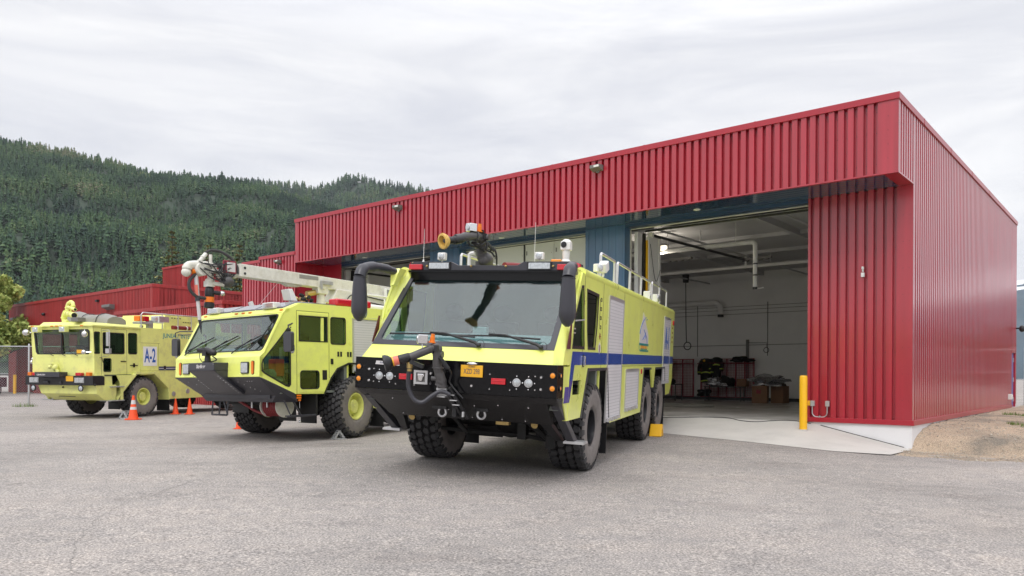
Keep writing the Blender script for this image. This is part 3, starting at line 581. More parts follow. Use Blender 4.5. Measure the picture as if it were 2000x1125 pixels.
# left-hand lower walls of the station
m_ = MB(); rib(m_, front(BF), 21.66, 24.1, -1.4, 4.70, off=-.01); m_.box(21.63, 21.66, BF-.002, BF+.02, -1.4, 4.372); m_.box(21.64, 24.1, BF+.11, 8, -1.45, 4.7)
rib(m_, lambda s, d, z: (21.64-d, s, z), BF+.06, -.0, -1.06, 4.37, off=.012); bp(m_, 'wing_wall_panel', ['red', 'bolt'], smooth=0)
m_ = MB(); m_.box(21.64, 24.14, BF-.03, 8.1, 4.70, 4.83); m_.box(24.14, 25.96, -1.03, 8.2, 4.68, 4.80); bp(m_, 'roof_coping', 'redtrim', bevel=.006)
m_ = MB(); rib(m_, front(-1.0), 24.1, 25.92, -1.45, 4.68); m_.box(24.1, 25.92, -.88, 8.1, -1.45, 4.68); bp(m_, 'wing_wall_panel', ['red', 'bolt'], smooth=0)
wallpack(25.5, -1.0, 4.42, .7)

# ================================================================ OLDER RED BUILDING on the left
an = empty('terminal_building', 'older faded red ribbed metal building in stepped blocks behind the chain link fence', 'building', st.matrix_world.copy())
def ap(mb, name, mats, **k): return mb.build(name, mats, an, tf=tfB, **k)
def block(a0, a1, b0, b1, z1, pitch, z0=-1.6, cop=.16, door=None):
    m_ = MB()
    if door:
        d0, d1, dz = door; rib(m_, front(b0), a0+.3, d0, z0, z1, pitch); rib(m_, front(b0), d1, a1, z0, z1, pitch); rib(m_, front(b0), d0, d1, dz, z1, pitch)
        m_.box(a0, d0, b0+.11, b1, z0, z1); m_.box(d1, a1, b0+.11, b1, z0, z1); m_.box(d0, d1, b0+.11, b1, dz, z1); m_.box(d0, d1, b0+2.2, b1, z0, dz)
    else: rib(m_, front(b0), a0+.3, a1, z0, z1, pitch); m_.box(a0+.11, a1, b0+.11, b1, z0, z1-.02)
    m_.box(a0, a0+.3, b0-.004, b0+.02, z0, z1)
    rib(m_, lambda s, d, z: (a0-d, s, z), b0+.02, b1, z0, z1, .23 if z1 < 7 else .2, rec=.07, dep=.05); ap(m_, 'wall_panel', ['redold', 'bolt'], smooth=0)
    m_ = MB(); m_.box(a0-.04, a1+.04, b0-.04, b0+.3, z1, z1+cop); m_.box(a0-.04, a0+.3, b0+.3, b1, z1, z1+cop); m_.box(a0+.3, a1, b0+.3, b1, z1+.0, z1+.03); ap(m_, 'roof_coping', 'redold', bevel=.008)
block(29.96, 41.5, .395, 7.5, 3.36, .205, cop=.19)
block(43.45, 68.4, 3.46, 22, 5.40, .205, cop=.20, door=(63.0, 66.6, 3.45))
block(45.8, 48.8, 6.7, 9.3, 7.24, .16, z0=5.4, cop=.14)
m_ = MB(); m_.box(63.0, 66.6, 5.58, 5.64, -1.55, 3.2)
for z in (-.6, .3, 1.2, 2.1): m_.box(63.0, 66.6, 5.57, 5.58, z, z+.03)
ap(m_, 'garage_door', 'white')
for a, z in ((66.5, 4.30), (49.3, 4.42)):
    m_ = MB(); m_.extr([(a-.6, 3.46, z+.18), (a-.6, 3.1, z+.18), (a-.6, 3.1, z-.0), (a-.6, 3.46, z-.14)], (1.2, 0, 0)); ap(m_, 'wall_light', 'grey', bevel=.01)
m_ = MB(); m_.ball((60.7, 3.35, 4.5), (.14, .14, .12)); m_.box(60.65, 60.75, 3.35, 3.46, 4.5, 4.6); ap(m_, 'security_camera', 'blackm')
m_ = MB(); m_.box(51.1, 51.4, 3.3, 3.46, 4.9, 5.05); ap(m_, 'security_camera', 'blackm')

# ================================================================ things in the open bay
def inbay(name, label, cat, a, b, z=-1.067, rot=0, group=None):
    return empty(name, label, cat, Matrix.Translation(bpt(a, b, z+CZ)) @ Matrix.Rotation(-math.atan2(e2.x, e2.y)+rot, 4, 'Z'), group)
def rack(a0, a1, label):      # local x runs right (towards smaller a)
    r = inbay('gear_rack', label, 'rack', a1, 15.1, group='maroon wire gear racks on the back wall'); W = a1-a0
    f = MB()
    for x in [0, W/2, W] + [W*k/6 for k in (1, 2, 4, 5)]: f.box(x-.028, x+.028, -.02, .02, .15, 1.95)
    for z in (.16, 1.93, 1.72): f.box(-.02, W+.02, -.025, .018, z-.02, z+.02)
    for x in [0, W/3, 2*W/3, W]: f.box(x-.015, x+.015, -.4, -.02, 1.70, 1.73)
    f.build('frame', 'bracket', r)
    g = MB(); n = int(W/.075)
    for i in range(n+1): g.box(W*i/n-.007, W*i/n+.007, .020, .028, .17, 1.92)
    for i in range(24): z = .17+i*.076; g.box(0, W, .028, .036, z-.007, z+.007)
    g.build('wire_grid', 'bracket', r); s_ = MB(); s_.box(0, W, -.40, -.02, 1.735, 1.745); s_.build('shelf', 'bracket', r); return r
rack(9.95, 12.55, 'maroon wire gear rack in the middle of the back wall with dark coats on it')
rack(12.95, 16.4, 'maroon wire gear rack partly hidden behind the rear of the nearest fire truck')
def coat(a, b, z, h, wd, label, bands=(.35, .75), seed=1):
    o = MB(); rr = random.Random(seed); n = 18; prof = [(0, .34), (.10, .48), (.3, .46), (.55, .42), (.8, .40), (.92, .50), (.97, .38), (1.0, .12)]
    vs_ = []; rings = []
    for t, r in prof:
        for j in range(n): an_ = 2*math.pi*j/n; k = 1+rr.uniform(-.14, .14); vs_.append((math.cos(an_)*r*wd*k, math.sin(an_)*.13*k*(1.2 if t < .5 else 1), t*h))
    k = len(prof); fs_ = [(i*n+j, i*n+(j+1) % n, (i+1)*n+(j+1) % n, (i+1)*n+j) for i in range(k-1) for j in range(n)] + [tuple(range(n)), tuple(range((k-1)*n, k*n))]
    e = inbay('turnout_coat', label, 'coat', a, b, z); o.add(vs_, fs_)
    for s_ in (-1, 1): o.tube(smoothpath([(s_*wd*.42, 0, h*.90), (s_*wd*.62, -.03, h*.6), (s_*wd*.58, -.05, h*.32)]), [.09]*7+[.085]*5+[.08], 8)
    o.build('cloth', 'turnout', e, smooth=60)
    for t in bands:
        m_ = MB(); m_.add([(math.cos(2*math.pi*j/n)*wd*.475, math.sin(2*math.pi*j/n)*.165, t*h+dz+.02*math.sin(j)) for dz in (-.028, .028) for j in range(n)], [(j, (j+1) % n, n+(j+1) % n, n+j) for j in range(n)])
        m_.build('hi_vis_band', 'hivis', e)
        for s_ in (-1, 1): m_ = MB(); m_.tube([(s_*wd*.60, -.045, h*.45), (s_*wd*.595, -.05, h*.40)], .098, 8); m_.build('cuff_band', 'hivis', e)
coat(12.15, 14.8, -.25, 1.15, .55, 'dark coat with yellow-green bands hanging on the middle rack, nearest the truck', (.08, .42), 1)
coat(11.65, 14.85, .0, .95, .45, 'dark coat with one yellow-green band hanging second from the truck on the middle rack', (.62,), 2)
coat(14.4, 14.8, -.05, 1.0, .55, 'dark coat with yellow-green bands hanging on the rack beside the rear of the truck', (.38, .5), 3)
def lump(name, label, cat, a, b, z, sz, mtl, seed, rough=.35, mb2=None):
    rr = random.Random(seed); e = MB(); n, k = 22, 12; vs_ = []
    P = [(rr.uniform(-3, 3), rr.uniform(-3, 3), rr.uniform(-3, 3), rr.uniform(0, 6)) for _ in range(7)]
    for i in range(k+1):
        th = math.pi*i/k
        for j in range(n):
            ph = 2*math.pi*j/n; d = Vector((math.sin(th)*math.cos(ph), math.sin(th)*math.sin(ph), math.cos(th)))
            r = 1+rough*sum(math.sin(p[0]*d.x*2+p[1]*d.y*2+p[2]*d.z*2+p[3]) for p in P)/3.5
            vs_.append((d.x*sz[0]*r, d.y*sz[1]*r, max(0, d.z*sz[2]*r+sz[2]*.8)))
    fs_ = [(i*n+j, i*n+(j+1) % n, (i+1)*n+(j+1) % n, (i+1)*n+j) for i in range(k) for j in range(n)]
    e.add(vs_, fs_); o = e.build(name, mtl, None, smooth=50); o.matrix_world = Matrix.Translation(bpt(a, b, z+CZ)) @ Matrix.Rotation(-math.atan2(e2.x, e2.y), 4, 'Z'); tag(o, label, cat); return o
shelf = inbay('shelf_bench', 'low dark bench carrying silver coats in front of the middle rack', 'bench', 11.0, 14.3)
m_ = MB(); m_.box(-.9, .9, -.25, .25, .62, .66); m_.build('top', 'blackm', shelf)
for x in (-.85, .85):
    for y in (-.2, .2): m_ = MB(); m_.box(x-.02, x+.02, y-.02, y+.02, 0, .62); m_.build('leg', 'blackm', shelf)
lump('proximity_coat', 'crumpled silver and black proximity coat heaped on the bench, left end', 'coat', 11.45, 14.3, -.40, (.42, .25, .22), 'silver', 4, .5)
lump('turnout_bag', 'black gear bag lying on the bench beside the silver coat', 'bag', 10.85, 14.3, -.40, (.34, .24, .24), 'turnout', 9)
lump('proximity_hood', 'small silver hood lying at the front edge of the bench', 'hood', 10.95, 13.95, -.405, (.24, .1, .09), 'silver', 12, .4)
lump('boots', 'dark boots standing at the foot of the middle rack', 'boots', 12.2, 14.7, -.88, (.36, .2, .18), 'turnout', 6)
lump('helmet', 'dark helmets in a row on top of the middle rack, right end', 'helmet', 10.5, 14.75, .70, (.38, .15, .11), 'turnout', 16, .7)
lump('helmet', 'yellow helmet on the top shelf of the middle rack, left end', 'helmet', 12.2, 14.8, .70, (.12, .15, .09), 'yellow', 3, .1)
for a, b, w_, h_, lab, rt in ((8.75, 12.9, .62, .72, 'brown cardboard box on the floor under the silver coat, the nearer of two', .25), (8.1, 13.4, .55, .72, 'brown cardboard box on the floor behind the nearer one, to its right', -.1), (10.15, 14.35, .42, .34, 'small brown cardboard box at the right end of the bench', .1)):
    e = inbay('cardboard_box', lab, 'box', a, b, -.40 if w_ < .5 else -1.067, rt); m_ = MB(); m_.box(-w_/2, w_/2, -w_/2, w_/2, 0, h_); m_.build('carton', 'cardboard', e, bevel=.008)
    m_ = MB(); m_.box(-w_/2, w_/2, -.03, .03, h_+.001, h_+.004); m_.box(-.03, .03, -w_/2-.003, -w_/2-.001, h_*.7, h_); m_.build('tape', 'skirt', e)
    if w_ > .6: m_ = MB(); m_.box(-.12, .06, -w_/2-.003, -w_/2-.001, h_*.55, h_*.78); m_.build('printed_mark', 'bracket', e)
lump('proximity_coat', 'crumpled silver proximity coat heaped over the two cardboard boxes', 'coat', 8.45, 13.1, -.36, (.62, .40, .26), 'silver', 21, .6)
cart = inbay('workbench', 'black steel table standing behind the rear of the nearest fire truck', 'table', 13.6, 13.0)
m_ = MB(); m_.box(-.95, 1.0, -.35, .35, .72, .76); m_.build('top', 'blackm', cart); m_ = MB(); m_.box(-.9, .95, -.3, .3, .2, .23); m_.build('shelf', 'blackm', cart)
for x in (-.92, 0, .97):
    for y in (-.32, .32): m_ = MB(); m_.box(x-.02, x+.02, y-.02, y+.02, 0, .74); m_.build('leg', 'blackm', cart)
lump('boots', 'dark boots on the black table behind the nearest truck', 'boots', 13.1, 13.0, -.31, (.3, .2, .16), 'turnout', 31)
lump('canvas_bag', 'tan canvas bag on the black table behind the nearest truck', 'bag', 13.9, 13.0, -.31, (.26, .2, .22), 'tarp', 33)
m_ = MB(); m_.tube(smoothpath([(10.2, 6.2, -1.03), (8.9, 6.0, -1.03), (8.2, 6.3, -1.03), (8.1, 7.0, -1.03), (9.0, 7.6, -1.03), (10.5, 7.5, -1.03)]), .035, 8)
o_ = m_.build('fire_hose', 'tarp', None, tf=lambda a, b, z: bpt(a, b, z+CZ)); tag(o_, 'flat tan fire hose curled on the bay floor behind the nearest truck', 'hose')
# cable across the threshold
def cablep(a, b): return bpt(a, b, max(apz(a, b) if b < 0 else SLAB, 0)+.012)
P_ = [cablep(*q) for q in ((6.4, -.5), (5.6, -.2), (4.9, .1), (4.4, .05), (3.9, -.25), (3.5, -.3), (3.1, -.05), (2.7, .05), (2.42, -.08), (2.2, -.12))]
m_ = MB(); m_.tube(smoothpath(P_), .009, 6); tag(m_.build('extension_cord', 'blackm', None), 'thin dark cord lying across the concrete apron at the open bay', 'cord')
P_ = [bpt(a, b, apz(a, b)+.012) for a, b in ((2.0, -.03), (1.2, -.04), (.5, -.04), (.15, -.04))]
m_ = MB(); m_.tube(smoothpath(P_), .008, 6); tag(m_.build('grounding_cable', 'blackm', None), 'thin dark cable lying along the foot of the white foundation', 'cable')
# bollards
def bollard(x, y, z, label, r=.088, h=1.28):
    e = empty('bollard', label, 'bollard', Matrix.Translation((x, y, z)), 'yellow steel bollards')
    m_ = MB(); m_.lathe([(-.1, r), (h-.05, r), (h-.02, r*.93), (h-.004, r*.75), (h, r*.4)], (0, 0, 0), (0, 0, 1), 28); m_.build('sleeve', 'yellow', e)
    m_ = MB(); m_.lathe([(-.02, r+.02), (.012, r+.018), (.014, r+.001)], (0, 0, 0), (0, 0, 1), 24); m_.build('base_ring', 'concrete', e)
aa_, bb_ = ab(6.85, 18.30); bollard(6.85, 18.30, apz(aa_, bb_), 'yellow bollard standing on the apron beside the open bay and the red pier')
bollard(-36.9, 57.8, g1(-36.9, 57.8), 'yellow bollard behind the chain link fence at the left building', .11, 1.42)

# ================================================================ fences
def fence(p0, p1, h, label, postx, zf, mid=None, pitch=.10):
    e = empty('chain_link_fence', label, 'fence', Matrix.Translation((p0[0], p0[1], zf(p0[0], p0[1]))))
    P0 = Vector((0, 0, 0)); D = Vector((p1[0]-p0[0], p1[1]-p0[1], zf(*p1)-zf(*p0))); Ln = D.length; U = D/Ln
    for s_ in postx:
        c = U*s_; m_ = MB(); m_.lathe([(-.1, .042), (h+.06, .042), (h+.10, .03), (h+.12, .008)], c, (0, 0, 1), 12); m_.build('post', 'steel', e)
    for z in [h] + (mid or []): m_ = MB(); m_.tube([tuple(U*0+Vector((0, 0, z))), tuple(U*Ln+Vector((0, 0, z)))], .022, 8); m_.build('rail', 'wing', e)
    m_ = MB(); r = .0024; z0 = .05; H = h-z0; n = int((Ln+H)/pitch)
    nn = Vector((-U.y, U.x, 0))
    for k in range(n):
        for sg in (0, 1):
            s0 = k*pitch-H; s1 = s0+H; t0 = max(0, -s0); t1 = min(H, Ln-s0)
            if t1 <= t0: continue
            A = Vector((0, 0, z0+t0))+U*(s0+t0); B_ = Vector((0, 0, z0+t1))+U*(s0+t1)
            if sg: A = Vector((0, 0, z0+t0))+U*(Ln-(s0+t0)); B_ = Vector((0, 0, z0+t1))+U*(Ln-(s0+t1))
            d = (B_-A).normalized(); a_ = d.cross(nn).normalized()*r; b_ = nn*r
            m_.add([tuple(A+a_), tuple(A-a_+b_), tuple(A-a_-b_), tuple(B_+a_), tuple(B_-a_+b_), tuple(B_-a_-b_)], [(0, 1, 4, 3), (1, 2, 5, 4), (2, 0, 3, 5)])
    m_.build('wire_mesh', 'wing', e, smooth=0); return e
fence((-30, 34.35), (-15.6, 34.6), 2.66, 'chain link fence with grey posts behind the left truck', [0, 2.9, 5.75, 8.6, 11.5, 14.3], lambda x, y: g1(x, y), pitch=.11)
q0 = bpt(-.15, 17.4, 0); q1 = bpt(-6, 17.4, 0)
fence((q0[0], q0[1]), (q1[0], q1[1]), 2.25, 'chain link fence and gate beyond the far end of the right wall', [0.02, .25, 3.0, 5.8], lambda x, y: -1.08+CZ, mid=[1.35, .06], pitch=.1)
# ================================================================ HILLS AND FOREST
M['hill'] = mat('forest floor', (0.035, 0.055, 0.035), 0.95, noise=0.4, nscale=0.02)
def foliage(name, cols, rough=.75, sc=.6):
    m = bpy.data.materials.new(name); m.use_nodes = True; t = m.node_tree; b = t.nodes['Principled BSDF']; b.inputs['Roughness'].default_value = rough; b.inputs['Specular IOR Level'].default_value = .25
    g = N(t, 'ShaderNodeNewGeometry'); tcn = N(t, 'ShaderNodeTexCoord'); n = N(t, 'ShaderNodeTexNoise'); n.inputs['Scale'].default_value = sc; n.inputs['Detail'].default_value = 3; t.links.new(tcn.outputs['Object'], n.inputs['Vector'])
    a = N(t, 'ShaderNodeMath', operation='ADD'); mu = N(t, 'ShaderNodeMath', operation='MULTIPLY'); mu.inputs[1].default_value = .42; t.links.new(g.outputs['Random Per Island'], mu.inputs[0]); t.links.new(mu.outputs[0], a.inputs[0])
    mu2 = N(t, 'ShaderNodeMath', operation='MULTIPLY_ADD'); mu2.inputs[1].default_value = 2.2; mu2.inputs[2].default_value = -.78; t.links.new(n.outputs['Fac'], mu2.inputs[0]); t.links.new(mu2.outputs[0], a.inputs[1])
    r = N(t, 'ShaderNodeValToRGB'); ramp(r, cols); t.links.new(a.outputs[0], r.inputs[0]); t.links.new(r.outputs[0], b.inputs['Base Color'])
    return m
M['forest'] = foliage('forest foliage', [(0.0, (0.010, 0.027, 0.024)), (0.3, (0.024, 0.056, 0.034)), (0.6, (0.048, 0.098, 0.042)), (0.88, (0.090, 0.145, 0.052)), (1.0, (0.17, 0.17, 0.10))], sc=.008)
M['needle'] = foliage('spruce needles', [(0.0, (0.05, 0.075, 0.025)), (0.5, (0.15, 0.18, 0.06)), (1.0, (0.34, 0.33, 0.13))], sc=.5)
M['cones'] = mat('rusty spruce cones', (0.26, 0.14, 0.07), 0.8)
M['leaf'] = foliage('yellow green leaves', [(0.0, (0.13, 0.19, 0.05)), (0.5, (0.27, 0.34, 0.09)), (1.0, (0.48, 0.50, 0.17))], sc=.4)
M['dleaf'] = foliage('dark green leaves', [(0.0, (0.018, 0.04, 0.012)), (0.5, (0.04, 0.075, 0.02)), (1.0, (0.09, 0.13, 0.035))], sc=.6)
def hn(x, y, s=1.0, seed=0.0):
    return (np.sin(x*.011*s+seed)*np.cos(y*.013*s+1.3*seed) + .5*np.sin(x*.027*s+2+seed)*np.sin(y*.031*s+.7) + .25*np.sin(x*.067*s+seed*3)*np.cos(y*.059*s+1))
def hill(name, prof, D0, D1, D2, seed, amp):
    """prof: skyline (azimuth slope u=x/y, height/distance); base at D0, ridge at D1, far foot D2"""
    pu = np.array([p[0] for p in prof]); pe = np.array([p[1] for p in prof])
    us = np.linspace(pu[0], pu[-1], 320); ds = np.concatenate([np.linspace(D0, D1, 90), np.linspace(D1, D2, 10)[1:]])
    def f(U, V):
        ridge = np.interp(U, pu, pe)*D1; t = np.clip((V-D0)/(D1-D0), 0, 1); s_ = t**0.92
        up = ridge*s_ + amp*hn(U*V, V, 1, seed)*np.sin(math.pi*t); dn = ridge*(1-np.clip((V-D1)/(D2-D1), 0, 1))
        z = np.where(V <= D1, up, dn); return U*V, V, np.maximum(z, -6) + CZ
    V_, Q_ = grid(us, ds, f); V_[:, 2] -= 2.5*(V_[:, 2] > 4); o = quadmesh(name, V_, Q_, 'hill'); tag(o, kind='structure'); return f, pu
def forest(name, label, f, umin, umax, D0, D1, n, hr, seed):
    r = np.random.default_rng(seed); V_ = []; T_ = []; k0 = 0
    u = r.uniform(umin, umax, n); t = r.random(n)**0.75; d = D0 + (D1*1.03-D0)*t
    X, Y, Z = f(u, d); h = r.uniform(*hr, n)*(1+.25*hn(X, Y, 3)); h = np.where(r.random(n) < .02, h*1.35, h)
    L = 5; B = 5
    for i in range(n):
        w = h[i]*r.uniform(.17, .30); vs_ = []; ang = r.uniform(0, 6.28)
        lean = r.uniform(-.02, .02, 2)*h[i]
        vs_.append((X[i]+lean[0], Y[i]+lean[1], Z[i]+h[i]))
        for j in range(4): a = ang+j*1.5708; vs_.append((X[i]+w*.45*math.cos(a), Y[i]+w*.45*math.sin(a), Z[i]+h[i]*.02))
        tr = [(0, 1, 2), (0, 2, 3), (0, 3, 4), (0, 4, 1)]
        for l in range(L):
            zt = 1-.06-(l/L)*.86; rr_ = w*(0.22+.78*(l+.6)/L)*r.uniform(.8, 1.15); zc = Z[i]+h[i]*zt; dro = h[i]*.19
            for b in range(B):
                a = ang + b*6.2832/B + l*1.1 + r.uniform(-.2, .2); R_ = rr_*r.uniform(.65, 1.25); k = len(vs_); sp = .62
                vs_ += [(X[i], Y[i], zc+h[i]*.03), (X[i]+R_*math.cos(a-sp), Y[i]+R_*math.sin(a-sp), zc-dro*r.uniform(.55, .9)), (X[i]+R_*1.25*math.cos(a), Y[i]+R_*1.25*math.sin(a), zc-dro*r.uniform(.8, 1.2)), (X[i]+R_*math.cos(a+sp), Y[i]+R_*math.sin(a+sp), zc-dro*r.uniform(.55, .9))]
                tr += [(k, k+1, k+2), (k, k+2, k+3)]
        V_ += vs_; T_ += [(a+k0, b+k0, c+k0) for a, b, c in tr]; k0 += len(vs_)
    o = quadmesh(name, V_, T_, 'forest', smooth=False); tag(o, label, 'forest', kind='stuff')
S1 = lambda px, py: ((px-1000)/1521, (735-(1000-px)*.0055-py)/1521)
profA = [S1(*p) for p in ((-900,175),(-500,215),(-200,255),(0,281),(50,289),(100,296),(150,306),(200,319),(250,334),(300,345),(350,350),(400,356),(450,362),(500,369),(540,380),(600,398),(680,424),(760,450),(900,500),(1050,560),(1200,640))]
fA, _ = hill('hillside', profA, 620, 1500, 2300, 1.0, 22)
forest('forest', 'dense dark green spruce forest covering the nearer hillside', fA, (-260-1000)/1521, (930-1000)/1521, 620, 1500, 15000, (9.5, 19), 5)
profB = [S1(*p) for p in ((200,420),(300,385),(400,364),(450,360),(500,358),(540,362),(580,368),(610,371),(640,362),(680,354),(720,355),(760,363),(800,370),(840,380),(900,396),(1000,420),(1150,470),(1400,560),(1600,700))]
fB, _ = hill('far_hill', profB, 1500, 2600, 3500, 4.0, 30)
forest('far_forest', 'spruce forest on the farther bluish hill behind the red fascia', fB, (330-1000)/1521, (1080-1000)/1521, 1700, 2600, 5200, (16, 29), 8)
# mountain far to the right, distance haze painted in as a blue base colour
M['mount'] = mat('haze-tinted forested mountain', (0.045, 0.075, 0.10), 0.9, noise=0.35, nscale=0.004)
M['snow'] = mat('snow', (0.75, 0.77, 0.8), 0.7)
profC = [S1(*p) for p in ((1500,700),(1700,640),(1900,560),(1985,548),(2060,540),(2200,500),(2600,470),(3200,520),(3800,640))]
pu = np.array([p[0] for p in profC]); pe = np.array([p[1] for p in profC])
def fC(U, V):
    t = np.clip((V-1800)/1200, 0, 1); ridge = np.interp(U, pu, pe)*3000
    return U*V, V, ridge*np.where(V <= 3000, t**.9, 1-(V-3000)/1200*.8)+20*hn(U*V, V, .4, 2)*np.sin(math.pi*t)+CZ
V_, Q_ = grid(np.linspace(pu[0], pu[-1], 200), np.concatenate([np.linspace(1800, 3000, 60), [3200, 3600, 4000]]), fC)
cz = V_[Q_].mean(1); snow = (cz[:, 2] > 345+25*np.sin(cz[:, 0]*.02)+18*np.sin(cz[:, 1]*.04)).astype(np.int32)
tag(quadmesh('mountain', V_, Q_, ['mount', 'snow'], mi=snow), kind='structure')

# ---------------------------------------------------------------- individual trees
def spruce(x, y, z, h, w, label, seed, cones=True, dens=1.0):
    r = np.random.default_rng(seed); e = empty('spruce_tree', label, 'tree', Matrix.Translation((x, y, z)), 'spruce trees behind the buildings')
    m_ = MB(); m_.lathe([(-.2, h*.014), (h*.3, h*.010), (h*.7, h*.005), (h*.98, h*.001)], (0, 0, 0), (0, 0, 1), 8); m_.build('trunk', 'bark', e)
    V_ = []; T_ = []; mi = []
    nl = int(30*dens)
    for l in range(nl):
        t = (l+.5)/nl; zc = h*(.1+.9*t); R_ = w*(1-t)**.8*r.uniform(.75, 1.1)+.12; nb = int(6+7*(1-t))
        for b in range(nb):
            a = r.uniform(0, 6.28); Rb = R_*r.uniform(.6, 1.15); ns = max(3, int(Rb*4))
            for s_ in range(ns):
                q = (s_+.4)/ns; px_ = Rb*q; dz_ = -Rb*.32*q + Rb*.10*q*q*2
                for k_ in range(3):
                    ln = .85*(1-.40*q)*max(.35, R_/w+.2)*r.uniform(.5, 1.2); da = r.uniform(-1.2, 1.2); c0 = np.array([px_*math.cos(a), px_*math.sin(a), zc+dz_+r.uniform(-.08, .08)])
                    d = np.array([math.cos(a+da), math.sin(a+da), r.uniform(-.55, .1)])*ln; pr = np.array([-math.sin(a+da), math.cos(a+da), r.uniform(-.5, .5)])*ln*.34
                    k = len(V_); V_ += [c0, c0+d*.5+pr, c0+d, c0+d*.5-pr]; T_.append((k, k+1, k+2, k+3)); mi.append(1 if (cones and t > .55 and r.random() < .08) else 0)
    o = quadmesh('crown', V_, T_, ['needle', 'cones'], mi=mi, smooth=False); o.parent = e; return e
for x, y, h, w, lab, sd in ((-32.8, 75, 15.6, 3.6, 'tall spruce with rusty cones above the raised red roof block', 1), (-29.3, 75, 14.3, 2.8, 'spruce behind the white boom head of the middle truck', 2), (-27.0, 77, 14.6, 2.6, 'spruce just right of the boom head', 3), (-25.4, 76, 13.0, 2.6, 'spruce left of the tall red wall', 4), (-30.9, 79, 11.5, 2.8, 'low spruce between two taller ones behind the raised block', 5), (-23.5, 74, 12.2, 2.6, 'spruce partly hidden by the tall red wall', 6), (-37.0, 80, 11.0, 2.8, 'short spruce left of the raised red roof block', 7)):
    spruce(x, y, g1(x, y)-.1, h, w, lab, sd)
def broadleaf(x, y, z, h, w, label, seed, mtl, n=5200, group=None, leaf=.16):
    r = np.random.default_rng(seed); e = empty('leafy_tree', label, 'tree', Matrix.Translation((x, y, z)), group)
    m_ = MB(); m_.tube(smoothpath([(0, 0, -.2), (.05, .03, h*.2), (-.05, 0, h*.5), (0, 0, h*.85)], 4), [h*.03]*4+[h*.022]*4+[h*.012]*4+[h*.004], 8)
    cl = []
    for i in range(26):
        a = r.uniform(0, 6.28); t = r.uniform(.22, .98); R_ = w*math.sin(min(1, (t*.95+.12))*math.pi)**.6*r.uniform(.35, .95); c = np.array([R_*math.cos(a), R_*math.sin(a), h*t]); cl.append(c)
        m_.tube([(0, 0, h*t*.55), tuple(c*[.5, .5, 0]+[0, 0, h*t*.8]), tuple(c)], [h*.010, h*.006, h*.002], 5)
    m_.build('trunk', 'bark', e)
    cl = np.array(cl); ci = r.integers(0, len(cl), n); sg = w*.26*r.uniform(.6, 1.25, len(cl))
    d = r.normal(size=(n, 3)); d /= np.linalg.norm(d, axis=1)[:, None]; P = cl[ci] + d*sg[ci][:, None]*(r.random(n)**.33)[:, None]*[1, 1, .75]; P[:, 2] = np.maximum(P[:, 2], .3)
    u = r.normal(size=(n, 3)); u /= np.linalg.norm(u, axis=1)[:, None]; v = np.cross(u, r.normal(size=(n, 3))); v /= np.linalg.norm(v, axis=1)[:, None]; s_ = (leaf*r.uniform(.6, 1.5, n))[:, None]
    V_ = np.stack([P-u*s_, P+v*s_*.55, P+u*s_, P-v*s_*.55], 1).reshape(-1, 3); Q_ = np.arange(4*n).reshape(-1, 4)
    o = quadmesh('crown', V_, Q_, mtl, smooth=False); o.parent = e; return e
broadleaf(-40.5, 60, g1(-40.5, 60), 10.2, 4.2, 'yellow-green leafy tree at the left edge behind the fence', 3, 'leaf', 15000, leaf=.15)
broadleaf(-39.2, 68, g1(-39.2, 68), 6.2, 2.6, 'low dark green leafy tree against the end of the left red building', 4, 'dleaf', 4000)
broadleaf(-47.5, 52, g1(-47.5, 52), 4.2, 3.5, 'dark green bush behind the parked pickup at the left edge', 14, 'dleaf', 4000)
for i, (x, y, h, w) in enumerate(((-22.5, 60, 8.0, 3.0), (-20.0, 58, 7.3, 2.8), (-24.4, 63, 7.6, 2.6))):
    broadleaf(x, y, -.1, h, w, ['dark green leafy tree showing between the raised block and the tall red wall', 'dark green leafy tree touching the tall red wall', 'dark green leafy tree just right of the raised roof block'][i], 20+i, 'dleaf', 4200)
for i, (a, b, h) in enumerate(((-3.2, 34, 4.0), (-7, 38, 4.6), (-1.5, 50, 5.5))):
    p = bpt(a, b, 0); broadleaf(p[0], p[1], -.1+.4, h, 2.4, ['dark green bush beyond the gate at the right edge', 'second dark green bush beyond the gate at the right edge', 'dark green tree far beyond the gate at the right edge'][i], 40+i, 'dleaf', 2500)

# ---------------------------------------------------------------- the air
hm = bpy.data.materials.new('thin haze'); hm.use_nodes = True; ht = hm.node_tree; ht.nodes.clear(); ho = N(ht, 'ShaderNodeOutputMaterial'); hv = N(ht, 'ShaderNodeVolumePrincipled')
hv.inputs['Color'].default_value = (0.86, 0.92, 1.0, 1); hv.inputs['Density'].default_value = 0.000045; hv.inputs['Anisotropy'].default_value = 0.0; ht.links.new(hv.outputs[0], ho.inputs['Volume'])
M['haze'] = hm; m_ = MB(); m_.box(-4600, 4600, -500, 6600, -4, 640); tag(m_.build('haze', 'haze', None, smooth=0), kind='stuff')
